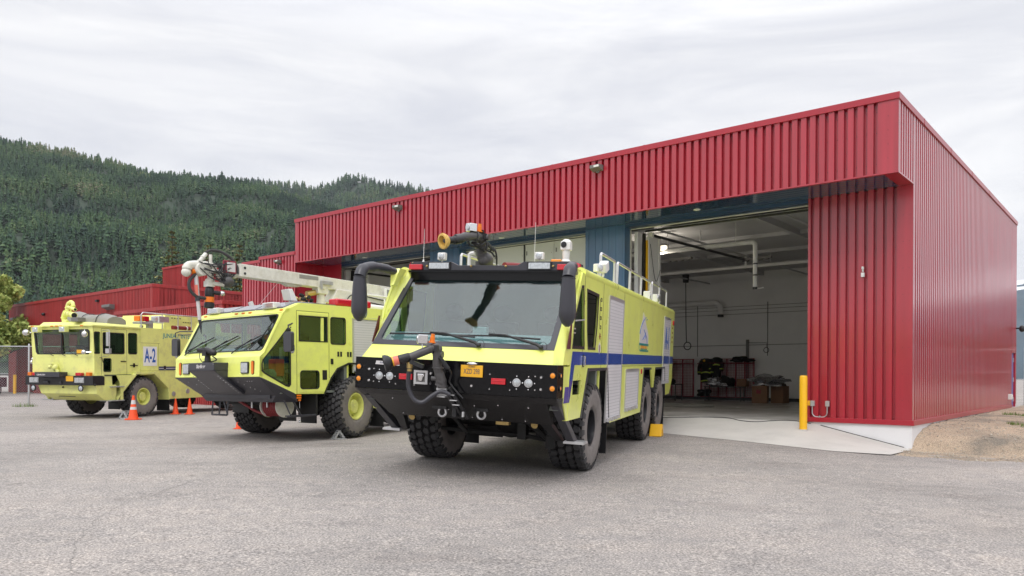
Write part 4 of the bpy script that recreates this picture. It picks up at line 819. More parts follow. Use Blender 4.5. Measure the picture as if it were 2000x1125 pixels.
# ================================================================ WHEELS
def tyre_obj(R, Wd, rr_, N_=32, hub='limedull', style=0, rimdepth=.30):
    """wheel built round the x axis, outer face towards +x; returns template object (tyre) with child rim"""
    H = Wd/2; t = MB()
    sw = [(.62*H, rr_-.012), (.80*H, rr_+.004), (.93*H, rr_+.05), (.985*H, (rr_+R)/2-.05), (1.0*H, (rr_+R)/2+.02), (.97*H, R-.10), (.90*H, R-.055)]
    for s_ in (1, -1):
        prof = [(h*s_, r) for h, r in sw]; fine = []
        for i in range(len(prof)-1):
            for k in range(4): q = k/4; fine.append((prof[i][0]*(1-q)+prof[i+1][0]*q + (s_*.0035 if k % 2 else 0), prof[i][1]*(1-q)+prof[i+1][1]*q))
        fine.append(prof[-1]); t.lathe(fine, (0, 0, 0), (1, 0, 0), 56, 1, cap=False)
    t.lathe([(-.90*H, R-.055), (-.80*H, R-.034), (.80*H, R-.034), (.90*H, R-.055)], (0, 0, 0), (1, 0, 0), 56, 2, cap=False)
    rj = random.Random(5)
    def blk(th, x, hl, hw, shape, top=R):
        P = []
        for r in (R-.036, top):
            k = 1.0 if r < top else .90
            for a, b in shape: A = th+(a*hl*k)/R; X = x+b*hw*k; P.append((X, r*math.cos(A), r*math.sin(A)))
        n = len(shape); t.add(P, [tuple(range(n, 2*n))] + [(i, (i+1) % n, n+(i+1) % n, n+i) for i in range(n)], 0)
    pent = [(-1, -.65), (-.55, .75), (.25, 1.0), (1, .45), (.85, -.7), (-.1, -1.0)]
    cols = 5 if style == 0 else 4; cw = 2*H*.86/(cols)
    for k in range(N_):
        for c in range(cols):
            th = 2*math.pi*(k+(.5 if c % 2 else 0)+.13*c)/N_; x = (c-(cols-1)/2)*cw; ll = math.pi*R/N_
            sh = [(a*(1 if c % 2 else -1)+rj.uniform(-.06, .06), b+rj.uniform(-.06, .06)) for a, b in pent]
            blk(th, x, ll*.86, cw*.46*(1.0), sh)
        for s_ in (-1, 1):
            th = 2*math.pi*(k+(.3 if k % 2 else .25))/N_; ll = math.pi*R/N_*(.80 if k % 2 else .62)
            P = []
            for x, r, q in ((.80*H, R-.002, 1), (.955*H, R-.016, .95), (1.00*H, R-.085-(0.03 if k % 2 else 0), .72), (.80*H, R-.06, 1)):
                for a in (-ll*q, ll*q): A = th+a/R; P.append((x*s_, r*math.cos(A), r*math.sin(A)))
            t.add(P, [(0, 1, 3, 2), (2, 3, 5, 4), (0, 2, 4, 6), (1, 7, 5, 3)], 0)
    o = t.build('wheel', ['rubber', 'sidewall', 'groove'], None, smooth=28)
    r_ = MB(); h0 = .80*H
    if style in (0, 2):
        r_.lathe([(h0, rr_+.004), (h0+.02, rr_+.0), (h0+.02, rr_-.025), (h0-.015, rr_-.035), (h0-.05, rr_-.045), (h0-rimdepth*.55, rr_-.07), (h0-rimdepth*.6, .185), (h0-.12, .165), (h0-.035, .155), (h0-.02, .14), (h0-.02, .03), (h0-.01, .025), (h0-.01, .001)], (0, 0, 0), (1, 0, 0), 40, 0, cap=False)
        for k in range(10):
            a = 2*math.pi*k/10; c = (h0-rimdepth*.58, .205*math.cos(a), .205*math.sin(a)); r_.lathe([(0, .016), (.03, .014)], c, (1, 0, 0), 6, 0)
    else:
        r_.lathe([(h0, rr_+.004), (h0+.015, rr_), (h0+.01, rr_-.02), (h0-.05, rr_-.03), (h0-.19, rr_-.045), (h0-.20, rr_-.055), (h0-.24, rr_-.06), (h0-.30, .20), (h0-.22, .16), (h0-.22, .001)], (0, 0, 0), (1, 0, 0), 40, 0, cap=False)
        for k in range(10):
            a = 2*math.pi*k/10; c = (h0-.27, .215*math.cos(a), .215*math.sin(a)); r_.lathe([(0, .017), (.035, .015)], c, (1, 0, 0), 6, 0)
    r_.lathe([(-h0, rr_+.004), (-h0+.1, rr_-.05), (-h0+.12, .001)], (0, 0, 0), (1, 0, 0), 30, 0, cap=False)
    r_.build('rim', hub, o); return o
def place_wheels(proto, root, spots):
    first = True
    for x, y, z, steer in spots:
        if first: w_ = proto; w_.parent = root; first = False
        else: w_ = copy_tree(proto, root)
        w_.location = (x, y, z); w_.rotation_euler = (random.uniform(0, 1) if False else 0, 0, (math.pi if x < 0 else 0)+steer)
def pose(T, yaw, pit, rol):
    return Matrix.Translation((T[0], T[1], T[2]+CZ)) @ Matrix.Rotation(yaw, 4, 'Z') @ Matrix.Rotation(pit, 4, 'X') @ Matrix.Rotation(rol, 4, 'Y')
class Truck:
    def __init__(s, name, label, T, ypr, g):
        s.g = g; s.dy = 0; s.root = empty(name, label, 'fire truck', pose(T, *ypr) @ Matrix.Translation((0, 0, g)), 'lime yellow airport fire trucks')
    def p(s, mb, name, mats, parent=None, **k):
        if s.dy: d_ = s.dy; k['tf'] = lambda x, y, z: (x, y+d_, z)
        return mb.build(name, mats, parent or s.root, dz=-s.g, **k)
    def txt(s, name, st_, size, mtl, o, x, y, parent=None, **k):
        return text(name, st_, size, mtl, parent or s.root, frame((o[0], o[1], o[2]-s.g), x, y), **k)
def roundlamp(T, c, r, lens, ring='chrome', ax=(0, -1, 0), name='lamp', dp=.02):
    m_ = MB(); m_.lathe([(-.01, r*1.18), (dp*.5, r*1.18), (dp*.6, r), (0.0, r*.98)], c, ax, 20); o = T.p(m_, name, ring)
    m_ = MB(); m_.lathe([(0, r), (dp*.4, r*.93), (dp*.7, r*.6), (dp*.8, .001)], c, ax, 20); T.p(m_, 'lens', lens, o); return o
def shut(T, x, y0, y1, z0, z1, sgn=1, stripe=None, pitch=.055):
    m_ = MB(); xx = (x-.012*sgn, x+.004*sgn); m_.box(min(xx), max(xx), y0, y1, z0, z1, 1)
    z = z0
    while z < z1:
        a = MB; m_.box(min(x+.004*sgn, x+.007*sgn), max(x+.004*sgn, x+.007*sgn), y0+.02, y1-.02, z+.006, min(z1, z+pitch-.006)); z += pitch
    o = T.p(m_, 'roller_shutter', ['shutter', 'shutgap'], smooth=0)
    m_ = MB(); e_ = .035
    for q in ((y0-e_, y0, z0-e_, z1+e_), (y1, y1+e_, z0-e_, z1+e_), (y0, y1, z1, z1+e_*1.6)): m_.box(min(x-.01*sgn, x+.014*sgn), max(x-.01*sgn, x+.014*sgn), *q)
    T.p(m_, 'frame', 'alu', o); m_ = MB(); m_.box(min(x, x+.03*sgn), max(x, x+.03*sgn), y0+.03, y1-.03, z0-.02, z0+.035)
    for y in np.arange(y0+.1, y1-.05, .35): m_.box(min(x, x+.045*sgn), max(x, x+.045*sgn), y, y+.05, z0-.03, z0+.03)
    T.p(m_, 'lift_bar', 'alu', o)
    if stripe: m_ = MB(); m_.box(min(x+.007*sgn, x+.0095*sgn), max(x+.007*sgn, x+.0095*sgn), y0, y1, *stripe); T.p(m_, 'stripe', 'stripe', o)
    return o
def worklamp(T, c, s, ax=(0, -1), name='work_lamp', body='white'):
    """boxy lamp on a stalk; ax = facing direction in xy"""
    a = math.atan2(ax[0], -ax[1]); R_ = Matrix.Rotation(a, 3, 'Z'); m_ = MB(); m_.cbox(c, (s, s*.6, s*.85), R_); m_.cbox((c[0], c[1], c[2]-s*.6), (.03, .03, s*.5)); o = T.p(m_, name, body, bevel=.02)
    d = R_ @ Vector((0, -1, 0)); m_ = MB(); m_.lathe([(0, s*.36), (.012, s*.34), (.02, s*.2), (.022, .001)], Vector(c)+d*s*.3, d, 20); T.p(m_, 'lens', 'clear', o); return o

# ================================================================ TRUCK 1 (nearest, six wheels)
T1 = Truck('fire_truck', 'nearest lime yellow six-wheeled airport fire truck with black bumper, blue stripe and plate XZD 298', (-.819, 10.65, .21), (-.336, .019, .042), -1.68)
W1 = 1.5
outl = [(.60,-.77),(1.29,-.77),(1.65,-.05),(3.03,-.05),(3.32,-1.0),(6.39,-1.0),(6.6,-.07),(7.57,-.08),(7.86,-.53),(8.02,-.53),(8.18,-.08),(9.64,-.07),(9.86,-.78),(10.63,-.77),(11.05,-.42),(11.05,1.33),(1.12,1.33),(.74,.72),(.60,.2)]
win1 = [(1.10,1.13),(1.22,1.14),(1.385,.24),(.70,.24),(.79,.66)]
win2 = [(1.42,1.11),(2.20,1.09),(2.16,.6),(2.07,.24),(1.60,.24),(1.52,.5)]
loww = [(.80,-.22),(1.26,-.22),(1.24,-.43),(.80,-.42)]
m_ = MB()
for s_ in (1, -1):
    hs = [win1, win2, loww] if s_ > 0 else [win1, win2]
    m_.prism(outl, 0, s_*(W1-.035), s_*W1, 0, [h for h in hs])
    for y in (1.29, 2.53, 4.25): m_.box(*sorted((s_*W1, s_*(W1+.0015))), y-.006, y+.006, (-.05 if y < 3 else -.95), 1.30, 1)
    m_.box(*sorted((s_*W1, s_*(W1+.0015))), 4.28, 9.15, -.035, -.027, 1)
    m_.box(*sorted((s_*W1, s_*(W1+.0015))), 9.05, 9.058, 0, 1.12, 1)
m_.box(-W1+.035, W1-.035, 10.98, 11.05, -.42, 1.33)
m_.box(-W1+.035, W1-.035, 2.55, 2.62, -.6, 1.36); m_.box(-1.46, 1.46, 1.28, 11.0, 1.345, 1.385)
for s_ in (1, -1): m_.tube([(s_*1.425, 1.26, 1.335), (s_*1.425, 11.02, 1.335)], .085, 16)
body1 = T1.p(m_, 'body', ['lime', 'blackm'])
for y in (3.6, 6.2, 8.9): m_ = MB(); m_.lathe([(-.004, .0875), (.004, .0875)], (1.425, y, 1.335), (0, 1, 0), 20); T1.p(m_, 'rail_joint', 'blackm', body1)
# nose: yellow panel between bumper and windscreen, corner pillars
m_ = MB()
m_.hexa([(-1.44,.06,-.03),(1.44,.06,-.03),(1.44,.30,-.03),(-1.44,.30,-.03),(-1.37,.235,.19),(1.37,.235,.19),(1.37,.42,.19),(-1.37,.42,.19)])
for s_ in (1, -1):   # pillar: two facets from windscreen edge to the side
    A = [(1.44,.06,-.77),(1.44,.06,0),(1.375,.235,.19),(1.355,.90,.87),(1.33,1.33,1.33)]; Bm = [(1.49,.30,-.74),(1.49,.30,0),(1.475,.42,.2),(1.455,.84,.74),(1.43,1.22,1.36)]; Cc = [(W1,.60,-.77),(W1,.60,0),(W1,.60,.2),(W1,.74,.72),(W1,1.12,1.33)]
    vs_ = [(s_*x, y, z) for L_ in (A, Bm, Cc) for x, y, z in L_]; vs_ += [(s_*(x-.06), y+.05, z) for L_ in (A, Bm, Cc) for x, y, z in L_]
    fs_ = []
    for j in range(2):
        for i in range(1, 4):
            a = j*5+i; fs_.append((a, a+1, a+6, a+5)); fs_.append((15+a, 15+a+5, 15+a+6, 15+a+1))
    for i in range(1, 4): fs_.append((i, 15+i, 15+i+1, i+1)); fs_.append((10+i, 10+i+1, 25+i+1, 25+i))
    m_.add(vs_, fs_)
    m_.prism([(.30,-.02),(.62,-.02),(.62,-.77),(.55,-.77),(.30,-.45)], 0, s_*1.44, s_*1.495)
T1.p(m_, 'nose_panel', 'lime', smooth=20)
for s_ in (1, -1): m_ = MB(); m_.prism([(.44,.22),(.60,.22),(.655,.62),(.62,.62)], 0, s_*1.49, s_*1.503); T1.p(m_, 'quarter_window', 'paintred')
# windscreen: black frame with opening, glass
wb, wt = Vector((0,.232,.19)), Vector((0,1.335,1.33)); wd = (wt-wb).normalized(); wn = Vector((0, -wd.z, wd.y)); WL = (wt-wb).length
def wp(x, q, o=0): v = wb + wd*q + wn*o; return (x, v.y, v.z)
def rrect(x0, x1, y0, y1, r, n=4, taper=0):
    P = []
    for cx, cy, a0 in ((x1-r, y1-r, 0), (x0+r, y1-r, 90), (x0+r, y0+r, 180), (x1-r, y0+r, 270)):
        for i in range(n+1): a = math.radians(a0+90*i/n); P.append((cx+r*math.cos(a), cy+r*math.sin(a)))
    return P
outer = [(-1.375, 0), (1.375, 0), (1.33, WL), (-1.33, WL)]; inner = [(x*(1-.03*y/WL), y) for x, y in rrect(-1.29, 1.29, .095, WL-.06, .07)]
m_ = MB(); m_.extr([wp(*p, .004) for p in outer], tuple(-wn*.04), 0, [[wp(*p, .004) for p in inner]]); T1.p(m_, 'windscreen_frame', 'plastic')
m_ = MB(); m_.extr([wp(x*1.01, y, -.012) for x, y in inner], tuple(-wn*.008)); T1.p(m_, 'windscreen', 'wglass', smooth=0)
m_ = MB(); m_.extr([wp(x, q, -.024) for x, q in ((-1.24, WL-.10), (1.24, WL-.10), (1.24, WL-.22), (-1.24, WL-.22))], tuple(-wn*.006)); T1.p(m_, 'sun_band', 'blackm')
for hl in (win1, win2):
    for s_ in (1, -1):
        m_ = MB(); m_.prism(hl, 0, s_*(W1-.028), s_*(W1-.020)); o = T1.p(m_, 'side_window', 'dglass' if hl is win2 else 'sglass', smooth=0)
        c = np.mean(hl, axis=0); m_ = MB(); m_.prism([tuple(c+(np.array(q)-c)*1.03) for q in hl], 0, s_*(W1-.004), s_*(W1+.004), 0, [[tuple(c+(np.array(q)-c)*.93) for q in hl]]); T1.p(m_, 'seal', 'blackm', o)
m_ = MB(); m_.prism(loww, 0, W1-.03, W1-.02); T1.p(m_, 'side_window', 'dglass', smooth=0)
m_ = MB(); m_.tube([(1.51, .76, .62), (1.51, 1.30, .66)], .012, 6)
for z in (.50, .44): m_.box(1.505, 1.515, .72, .80, z, z+.02)
T1.p(m_, 'window_bar', 'alu')
# cab interior
m_ = MB(); m_.box(-1.44, 1.44, .30, 2.5, -.62, -.55); m_.box(-1.44, 1.44, 2.42, 2.54, -.6, 1.33); m_.box(-1.42, 1.42, 1.36, 2.5, 1.29, 1.335); m_.box(-.25, .25, 1.4, 2.4, -.55, .1); T1.p(m_, 'cab_lining', 'interior')
m_ = MB(); m_.extr([(-1.36,.33,.16),(-1.36,.78,.40),(-1.36,.92,.36),(-1.36,.92,-.2),(-1.36,.40,-.2)], (2.72,0,0)); m_.box(-.05,.18,.80,.90,.38,.50); T1.p(m_, 'dashboard', 'dash', bevel=.02)
for x in (-.85, 0.0, .85):
    m_ = MB(); m_.box(x-.25, x+.25, 1.45, 1.95, -.2, -.02); m_.box(x-.25, x+.25, 1.88, 2.05, -.1, .62); m_.ball((x, 1.95, .76), (.17, .07, .13), n=14); T1.p(m_, 'seat', 'seat', bevel=.04)
m_ = MB(); m_.tube(arc((0.0, 1.05, .33), .22, 0, 360, 26, (1, 0, 0), (0, .5, .87)), .014, 8); m_.tube([(0, .95, .15), (0, 1.05, .33)], .03, 8); m_.tube([(-.2, 1.05, .33), (.2, 1.05, .33)], .012, 6); T1.p(m_, 'steering_wheel', 'blackm')
# wipers
for pv, j, b0, b1 in ((1.20, .45, -.32, 1.14), (.30, -.45, -1.16, .18)):
    m_ = MB(); m_.tube([wp(pv, .0, .05), wp(pv-.06, .03, .075), wp(j+.20, .185, .075), wp(j, .215, .055)], [.024, .022, .015, .012], 8); m_.tube([wp(b0, .205, .022), wp(j, .215, .03), wp(b1, .185, .022)], .015, 6); m_.ball(wp(pv, .0, .05), .034); m_.cbox(wp(j, .215, .045), (.12, .03, .04))
    T1.p(m_, 'wiper', 'blackm'); m_ = MB(); m_.tube(arc(wp(pv+.02, .02, .05), .06, -40, 210, 10, (1, 0, 0), (0, 0, 1)), .004, 5); T1.p(m_, 'washer_hose', 'blackm')
# visor, light bar
T1.dy = .28
m_ = MB(); m_.hexa([(-1.33,.93,1.335),(1.33,.93,1.335),(1.36,1.2,1.34),(-1.36,1.2,1.34),(-1.33,.93,1.365),(1.33,.93,1.365),(1.36,1.2,1.38),(-1.36,1.2,1.38)]); m_.box(-1.30, 1.30, .965, 1.02, 1.20, 1.34); T1.p(m_, 'visor', 'black')
m_ = MB(); barp = [(-1.30,1.366),(1.30,1.366),(1.30,1.50),(.56,1.50),(.46,1.445),(-.50,1.445),(-.62,1.50),(-1.30,1.50)]; m_.prism(barp, 1, .955, 1.03)
for s_ in (-1, 1): m_.hexa([(s_*1.30,.96,1.37),(s_*1.36,1.10,1.37),(s_*1.36,1.4,1.37),(s_*1.30,1.4,1.37),(s_*1.30,.96,1.50),(s_*1.36,1.10,1.50),(s_*1.36,1.4,1.50),(s_*1.30,1.4,1.50)])
bar = T1.p(m_, 'light_bar', 'plastic', bevel=.006)
for s_ in (-1, 1):
    m_ = MB(); m_.box(s_*.81-.19, s_*.81+.19, .935, .956, 1.375, 1.495); l_ = T1.p(m_, 'lamp_frame', 'blackm', bar); m_ = MB(); m_.box(s_*.81-.165, s_*.81+.165, .925, .936, 1.39, 1.48)
    for i in range(9): m_.box(s_*.81-.16+i*.037, s_*.81-.133+i*.037, .921, .926, 1.395, 1.475)
    T1.p(m_, 'flood_lamp', 'clear', bar)
    m_ = MB(); m_.box(s_*1.20-.11, s_*1.20+.11, .90, .957, 1.372, 1.455); m_.extr([(s_*1.315,.955,1.40),(s_*1.375,1.05,1.40),(s_*1.375,1.2,1.40),(s_*1.315,1.2,1.40)], (0,0,.09)); T1.p(m_, 'warning_lamp', 'redlens', bar, bevel=.01)
    m_ = MB()
    for x in (s_*1.02, s_*.28): m_.lathe([(0, .018), (.02, .018), (.03, .01)], (x, .955, 1.43), (0, -1, 0), 10)
    m_.ball((s_*1.27, .953, 1.485), .008); T1.p(m_, 'spray_nozzle', 'hosebrass', bar)
for s_ in (-1, 1): worklamp(T1, (s_*.79, 1.0, 1.585), .135)
m_ = MB(); m_.lathe([(0, .02), (.03, .012), (.05, .004), (.52, .0025)], (-1.12, 1.02, 1.50), (0, 0, 1), 8); T1.p(m_, 'antenna', 'white')
m_ = MB(); m_.lathe([(0, .02), (.03, .012), (.05, .004), (.64, .0025)], (.66, 1.15, 1.47), (0, 0, 1), 8); T1.p(m_, 'antenna', 'white')
m_ = MB(); m_.lathe([(0, .075), (.05, .075), (.08, .05), (.22, .06)], (1.16, 1.12, 1.47), (0, 0, 1), 14); m_.cbox((1.16, 1.12, 1.745), (.15, .14, .13)); m_.ball((1.16, 1.12, 1.80), (.075, .07, .05)); cam_ = T1.p(m_, 'thermal_camera', 'white', bevel=.015)
m_ = MB(); m_.lathe([(0, .045), (.012, .045), (.014, .03)], (1.14, 1.05, 1.76), (-.2, -1, 0), 16); T1.p(m_, 'lens', 'blackm', cam_)
m_ = MB(); m_.box(.96, 1.12, 1.0, 1.12, 1.49, 1.54); T1.p(m_, 'beacon', 'amber', bevel=.015)
m_ = MB(); m_.tube([(-.42,1.2,1.40), (-.42,1.2,1.62)]+arc((-.38,1.2,1.62), .04, 180, 90, 4, (1,0,0), (0,0,1))+[(-.34,1.2,1.66)], .028, 10); m_.box(-.70, -.1, 1.12, 1.3, 1.42, 1.455); T1.p(m_, 'roof_pipe', 'white')
T1.dy = 0
worklamp(T1, (1.43, 2.35, 1.53), .15, (1, -.5)); m_ = MB(); m_.cbox((1.46, 2.62, 1.58), (.14, .2, .16), Matrix.Rotation(.4, 3, 'X')); m_.cbox((1.46, 2.6, 1.46), (.04, .04, .1)); T1.p(m_, 'hose_bracket', 'white', bevel=.02)
# roof turret
def turret(T, base, path, noz, noz_dir, lamp, orange, yellow=False, name='roof_turret'):
    m_ = MB(); m_.tube(smoothpath(path[0], 5), path[1], 16); 
    for c, r in path[2]: m_.ball(c, r, n=16, k=10)
    for c, d, r, h in path[3]: m_.lathe([(-h/2, r), (h/2, r)], c, d, 18)
    o = T.p(m_, name, 'gun', smooth=50)
    d = Vector(noz_dir).normalized(); c = Vector(noz)
    m_ = MB(); m_.lathe([(-.34, .05), (-.30, .062), (-.17, .062), (-.16, .052), (-.12, .055), (-.07, .06)], c, d, 20); m_.lathe([(-.07, .06), (-.04, .092), (.0, .112), (.035, .112), (.04, .085), (-.03, .07), (-.035, .001)], c, d, 24, 1, cap=False)
    for k in range(14):
        if yellow: a = 2*math.pi*k/14; u = d.orthogonal().normalized(); v = d.cross(u); m_.cbox(c+d*.012+(u*math.cos(a)+v*math.sin(a))*.112, (.014, .014, .014), None, 1)
    nz_ = T.p(m_, 'nozzle', ['blackm', 'brassy' if yellow else 'blackm'], o, smooth=40)
    m_ = MB(); m_.ball(c-d*.02, .035); T.p(m_, 'nozzle_core', 'gun' if yellow else 'orange', nz_)
    a = math.atan2(d.x, -d.y); Rz = Matrix.Rotation(a, 3, 'Z'); m_ = MB(); m_.cbox(lamp, (.12, .13, .12), Rz); m_.cbox((lamp[0], lamp[1], lamp[2]-.08), (.02, .02, .08)); w_ = T.p(m_, 'work_lamp', 'chrome', o, bevel=.02)
    dd = Rz @ Vector((0, -1, 0)); m_ = MB(); m_.lathe([(0, .05), (.01, .048), (.016, .02), (.017, .001)], Vector(lamp)+dd*.066, dd, 16); T.p(m_, 'lens', 'clear', w_)
    m_ = MB(); m_.lathe([(-.07, .05), (-.055, .05), (-.05, .034), (.01, .032), (.015, .026), (.05, .026), (.052, .012)], orange, (.1, 0, 1), 12); T.p(m_, 'position_sensor', 'orange', o)
    return o
PT = ([(-.12,1.48,1.45), (-.13,1.44,1.55), (-.18,1.40,1.63), (-.17,1.34,1.74), (-.16,1.28,1.86), (-.19,1.16,1.875), (-.28,.93,1.83), (-.36,.78,1.79)], [.10]*10+[.085]*5+[.07]*8+[.068]*8+[.055]*5, [((-.13,1.44,1.54), .118), ((-.165,1.29,1.86), .088), ((-.18,1.39,1.63), .085)], [((-.17,1.35,1.72), (0,0,1), .10, .03), ((-.11,1.28,1.87), (1,0,0), .045, .16), ((-.13,1.48,1.46), (0,0,1), .11, .04), ((-.19,1.14,1.87), (.35,.95,.1), .08, .03), ((-.23,1.40,1.47), (0,0,1), .05, .1)])
o = turret(T1, None, PT, (-.46, .60, 1.72), (-.50, -.84, -.20), (-.23, 1.06, 1.985), (-.145, 1.18, 2.01), yellow=True)
m_ = MB()
for P_ in ([(-.10,1.3,1.84), (-.04,1.25,1.76), (-.05,1.25,1.68), (.02,1.3,1.64), (.06,1.32,1.58)], [(-.2,1.2,1.82), (-.22,1.2,1.74), (-.14,1.2,1.72), (-.06,1.25,1.80)], [(-.02,1.3,1.66), (.05,1.32,1.70), (.08,1.35,1.6), (.07,1.4,1.47)], [(-.27,1.05,1.78), (-.25,1.08,1.72), (-.18,1.2,1.71), (-.10,1.3,1.66)]): m_.tube(smoothpath(P_), .014, 7)
for k in range(12): m_.lathe([(-.006, .03), (.006, .03)], (-.07+.012*k, 1.26+.004*k, 1.80-.012*k), (.6, .2, -1), 8)
for k in range(9): m_.lathe([(-.006, .026), (.006, .026)], (-.24+.014*k, 1.14, 1.77-.003*k), (1, 0, -.2), 8)
m_.cbox((-.14, 1.24, 1.95), (.08, .06, .05)); m_.cbox((-.08, 1.25, 1.88), (.04, .06, .09)); T1.p(m_, 'cable_bundle', 'blackm', o)
m_ = MB(); m_.tube(smoothpath([(.05,1.8,1.50), (.25,2.2,1.52), (.6,2.9,1.46), (.9,3.6,1.42)]), .06, 10); T1.p(m_, 'feed_hose', 'maroon')
# bumper
m_ = MB(); m_.box(-1.5, 1.5, 0.0, .045, -.44, .0); m_.box(-1.5, 1.5, .045, .30, -.012, -.002)
for s_ in (-1, 1): m_.prism([(.045,-.0),(.24,-.0),(.30,-.02),(.30,-.44),(.045,-.44)], 0, s_*1.468, s_*1.5)
bump = T1.p(m_, 'bumper', 'black', bevel=.008)
m_ = MB(); hex8 = [(-1.5,.0,-.445),(1.5,.0,-.445),(1.5,.34,-.445),(-1.5,.34,-.445)]
m_.add([(-1.5,.003,-.443),(1.5,.003,-.443),(1.34,.10,-.52),(-1.34,.10,-.52),(1.26,.66,-.85),(-1.26,.66,-.85),(-1.26,.72,-.85),(1.26,.72,-.85),(1.34,.40,-.46),(-1.34,.40,-.46),(1.5,.34,-.443),(-1.5,.34,-.443),(1.48,.34,-.60),(-1.48,.34,-.60),(1.45,.16,-.55),(-1.45,.16,-.55)],
 [(0,1,14,2,3,15),(3,2,4,5),(5,4,7,6),(1,10,12,14),(0,15,13,11),(14,12,8,2),(15,3,9,13),(2,8,7,4),(3,5,6,9)])
chin = T1.p(m_, 'skid_plate', 'liner', smooth=0)
m_ = MB()
for x, y in ((-.98,.18),(-.5,.2),(-.2,.4),(.25,.25),(.62,.2),(1.05,.22),(-1.0,.58),(-.32,.58),(.1,.58),(.55,.58),(.9,.58)): z = -.52-.33*(y-.10)/.56; m_.ball((x, y-.008, z-.004), .013, n=8, k=4)
T1.p(m_, 'rivets', 'chrome', chin)
for s_ in (-1, 1):
    m_ = MB(); m_.box(s_*.315-.11, s_*.315+.11, .33, .52, -.70, -.60); T1.p(m_, 'towing_slot', 'blackm', chin)
    m_ = MB(); c = (s_*.30, .40, -.75); m_.tube([(c[0]-.06, c[1], -.64), (c[0]-.045, c[1], -.70)]+arc(c, .058, 150, 390, 14, (1,0,0), (0,0,1))+[(c[0]+.045, c[1], -.70), (c[0]+.06, c[1], -.64)], .017, 8); T1.p(m_, 'shackle', 'alu')
    m_ = MB(); m_.tube([(c[0]-.07*s_, c[1], -.655), (c[0]+.10*s_, c[1], -.655)], .014, 8); T1.p(m_, 'shackle_pin', 'redlens')
    for x, r in ((1.11, .048), (.945, .048)):
        o = roundlamp(T1, (s_*x, -.004, -.255), r, 'clear', 'alu', name='headlamp'); m_ = MB()
        for k in range(4): a = math.pi/4+k*math.pi/2+math.pi/4; m_.ball((s_*x+.085*math.cos(a), -.004, -.255+.085*math.sin(a)), .011, n=8, k=4)
        T1.p(m_, 'bolts', 'chrome', o)
    for z in (-.14, -.31): roundlamp(T1, (s_*1.44, -.004, z), .037, 'amber', 'blackm', name='marker_lamp'); roundlamp(T1, (s_*1.504, .14, z), .030, 'amber', 'blackm', (s_, 0, 0), name='marker_lamp')
    m_ = MB(); m_.box(s_*.69-.10, s_*.69+.10, -.03, 0, -.29, -.21); m_.box(s_*.69-.085, s_*.69+.085, -.036, -.028, -.25, -.24); T1.p(m_, 'warning_lamp', 'redlens', bevel=.008)
    m_ = MB()
    for x, z in ((1.28,-.17),(1.28,-.33),(1.2,-.16),(1.2,-.34),(.85,-.36),(.56,-.36),(.56,-.16)): m_.lathe([(0, .013 if x < 1.25 else .02), (.01, .008 if x < 1.25 else .014)], (s_*x, -.001, z), (0, -1, 0), 10)
    T1.p(m_, 'bolts', 'chrome', bump)
m_ = MB(); m_.prism([(-.565,-.345),(-.355,-.345),(-.355,-.155),(-.565,-.155)], 1, -.02, 0, 0, [[(-.53,-.315),(-.39,-.315),(-.39,-.185),(-.53,-.185)]]); m_.box(-.55,-.37,-.003,-.001,-.33,-.17, 1); sp = T1.p(m_, 'spotlight_frame', ['alu', 'grey'], bevel=.004)
m_ = MB(); m_.extr([(-.51,-.012,-.20),(-.41,-.012,-.20),(-.43,-.012,-.29),(-.46,-.012,-.305),(-.49,-.012,-.29)], (0,-.02,0)); T1.p(m_, 'lens', 'chrome', sp, bevel=.01)
for x, z in ((-.31,-.19),(-.31,-.33),(.30,-.33)): m_ = MB(); m_.lathe([(0, .02), (.012, .016)], (x, -.002, z), (0,-1,0), 12); T1.p(m_, 'bolts', 'chrome', bump)
# licence plate
m_ = MB(); m_.box(.14, .46, -.02, -.006, -.21, -.05); pl = T1.p(m_, 'licence_plate', 'plate', bevel=.004)
T1.txt('plate_number', 'XZD 298', .098, 'navy', (.30, -.0205, -.137), (1,0,0), (0,0,1), pl, sx=.62, ext=.001)
T1.txt('plate_state', 'ALASKA', .030, 'navy', (.30, -.0205, -.073), (1,0,0), (0,0,1), pl, sx=.9, ext=.001)
m_ = MB(); m_.ball((.30, -.02, -.03), (.08, .03, .022)); T1.p(m_, 'plate_lamp', 'chrome')
m_ = MB(); m_.extr([(-1.18,-.003,-.095),(-.80,-.003,-.105),(-.795,-.003,-.055),(-1.165,-.003,-.045)], (0,-.003,0)); bd = T1.p(m_, 'badge', 'reflect'); T1.txt('badge_text', 'PANTHER', .042, 'navy', (-.985, -.0065, -.075), (1,0,-.015), (.1,0,1), bd, sx=1.35, ext=.001)
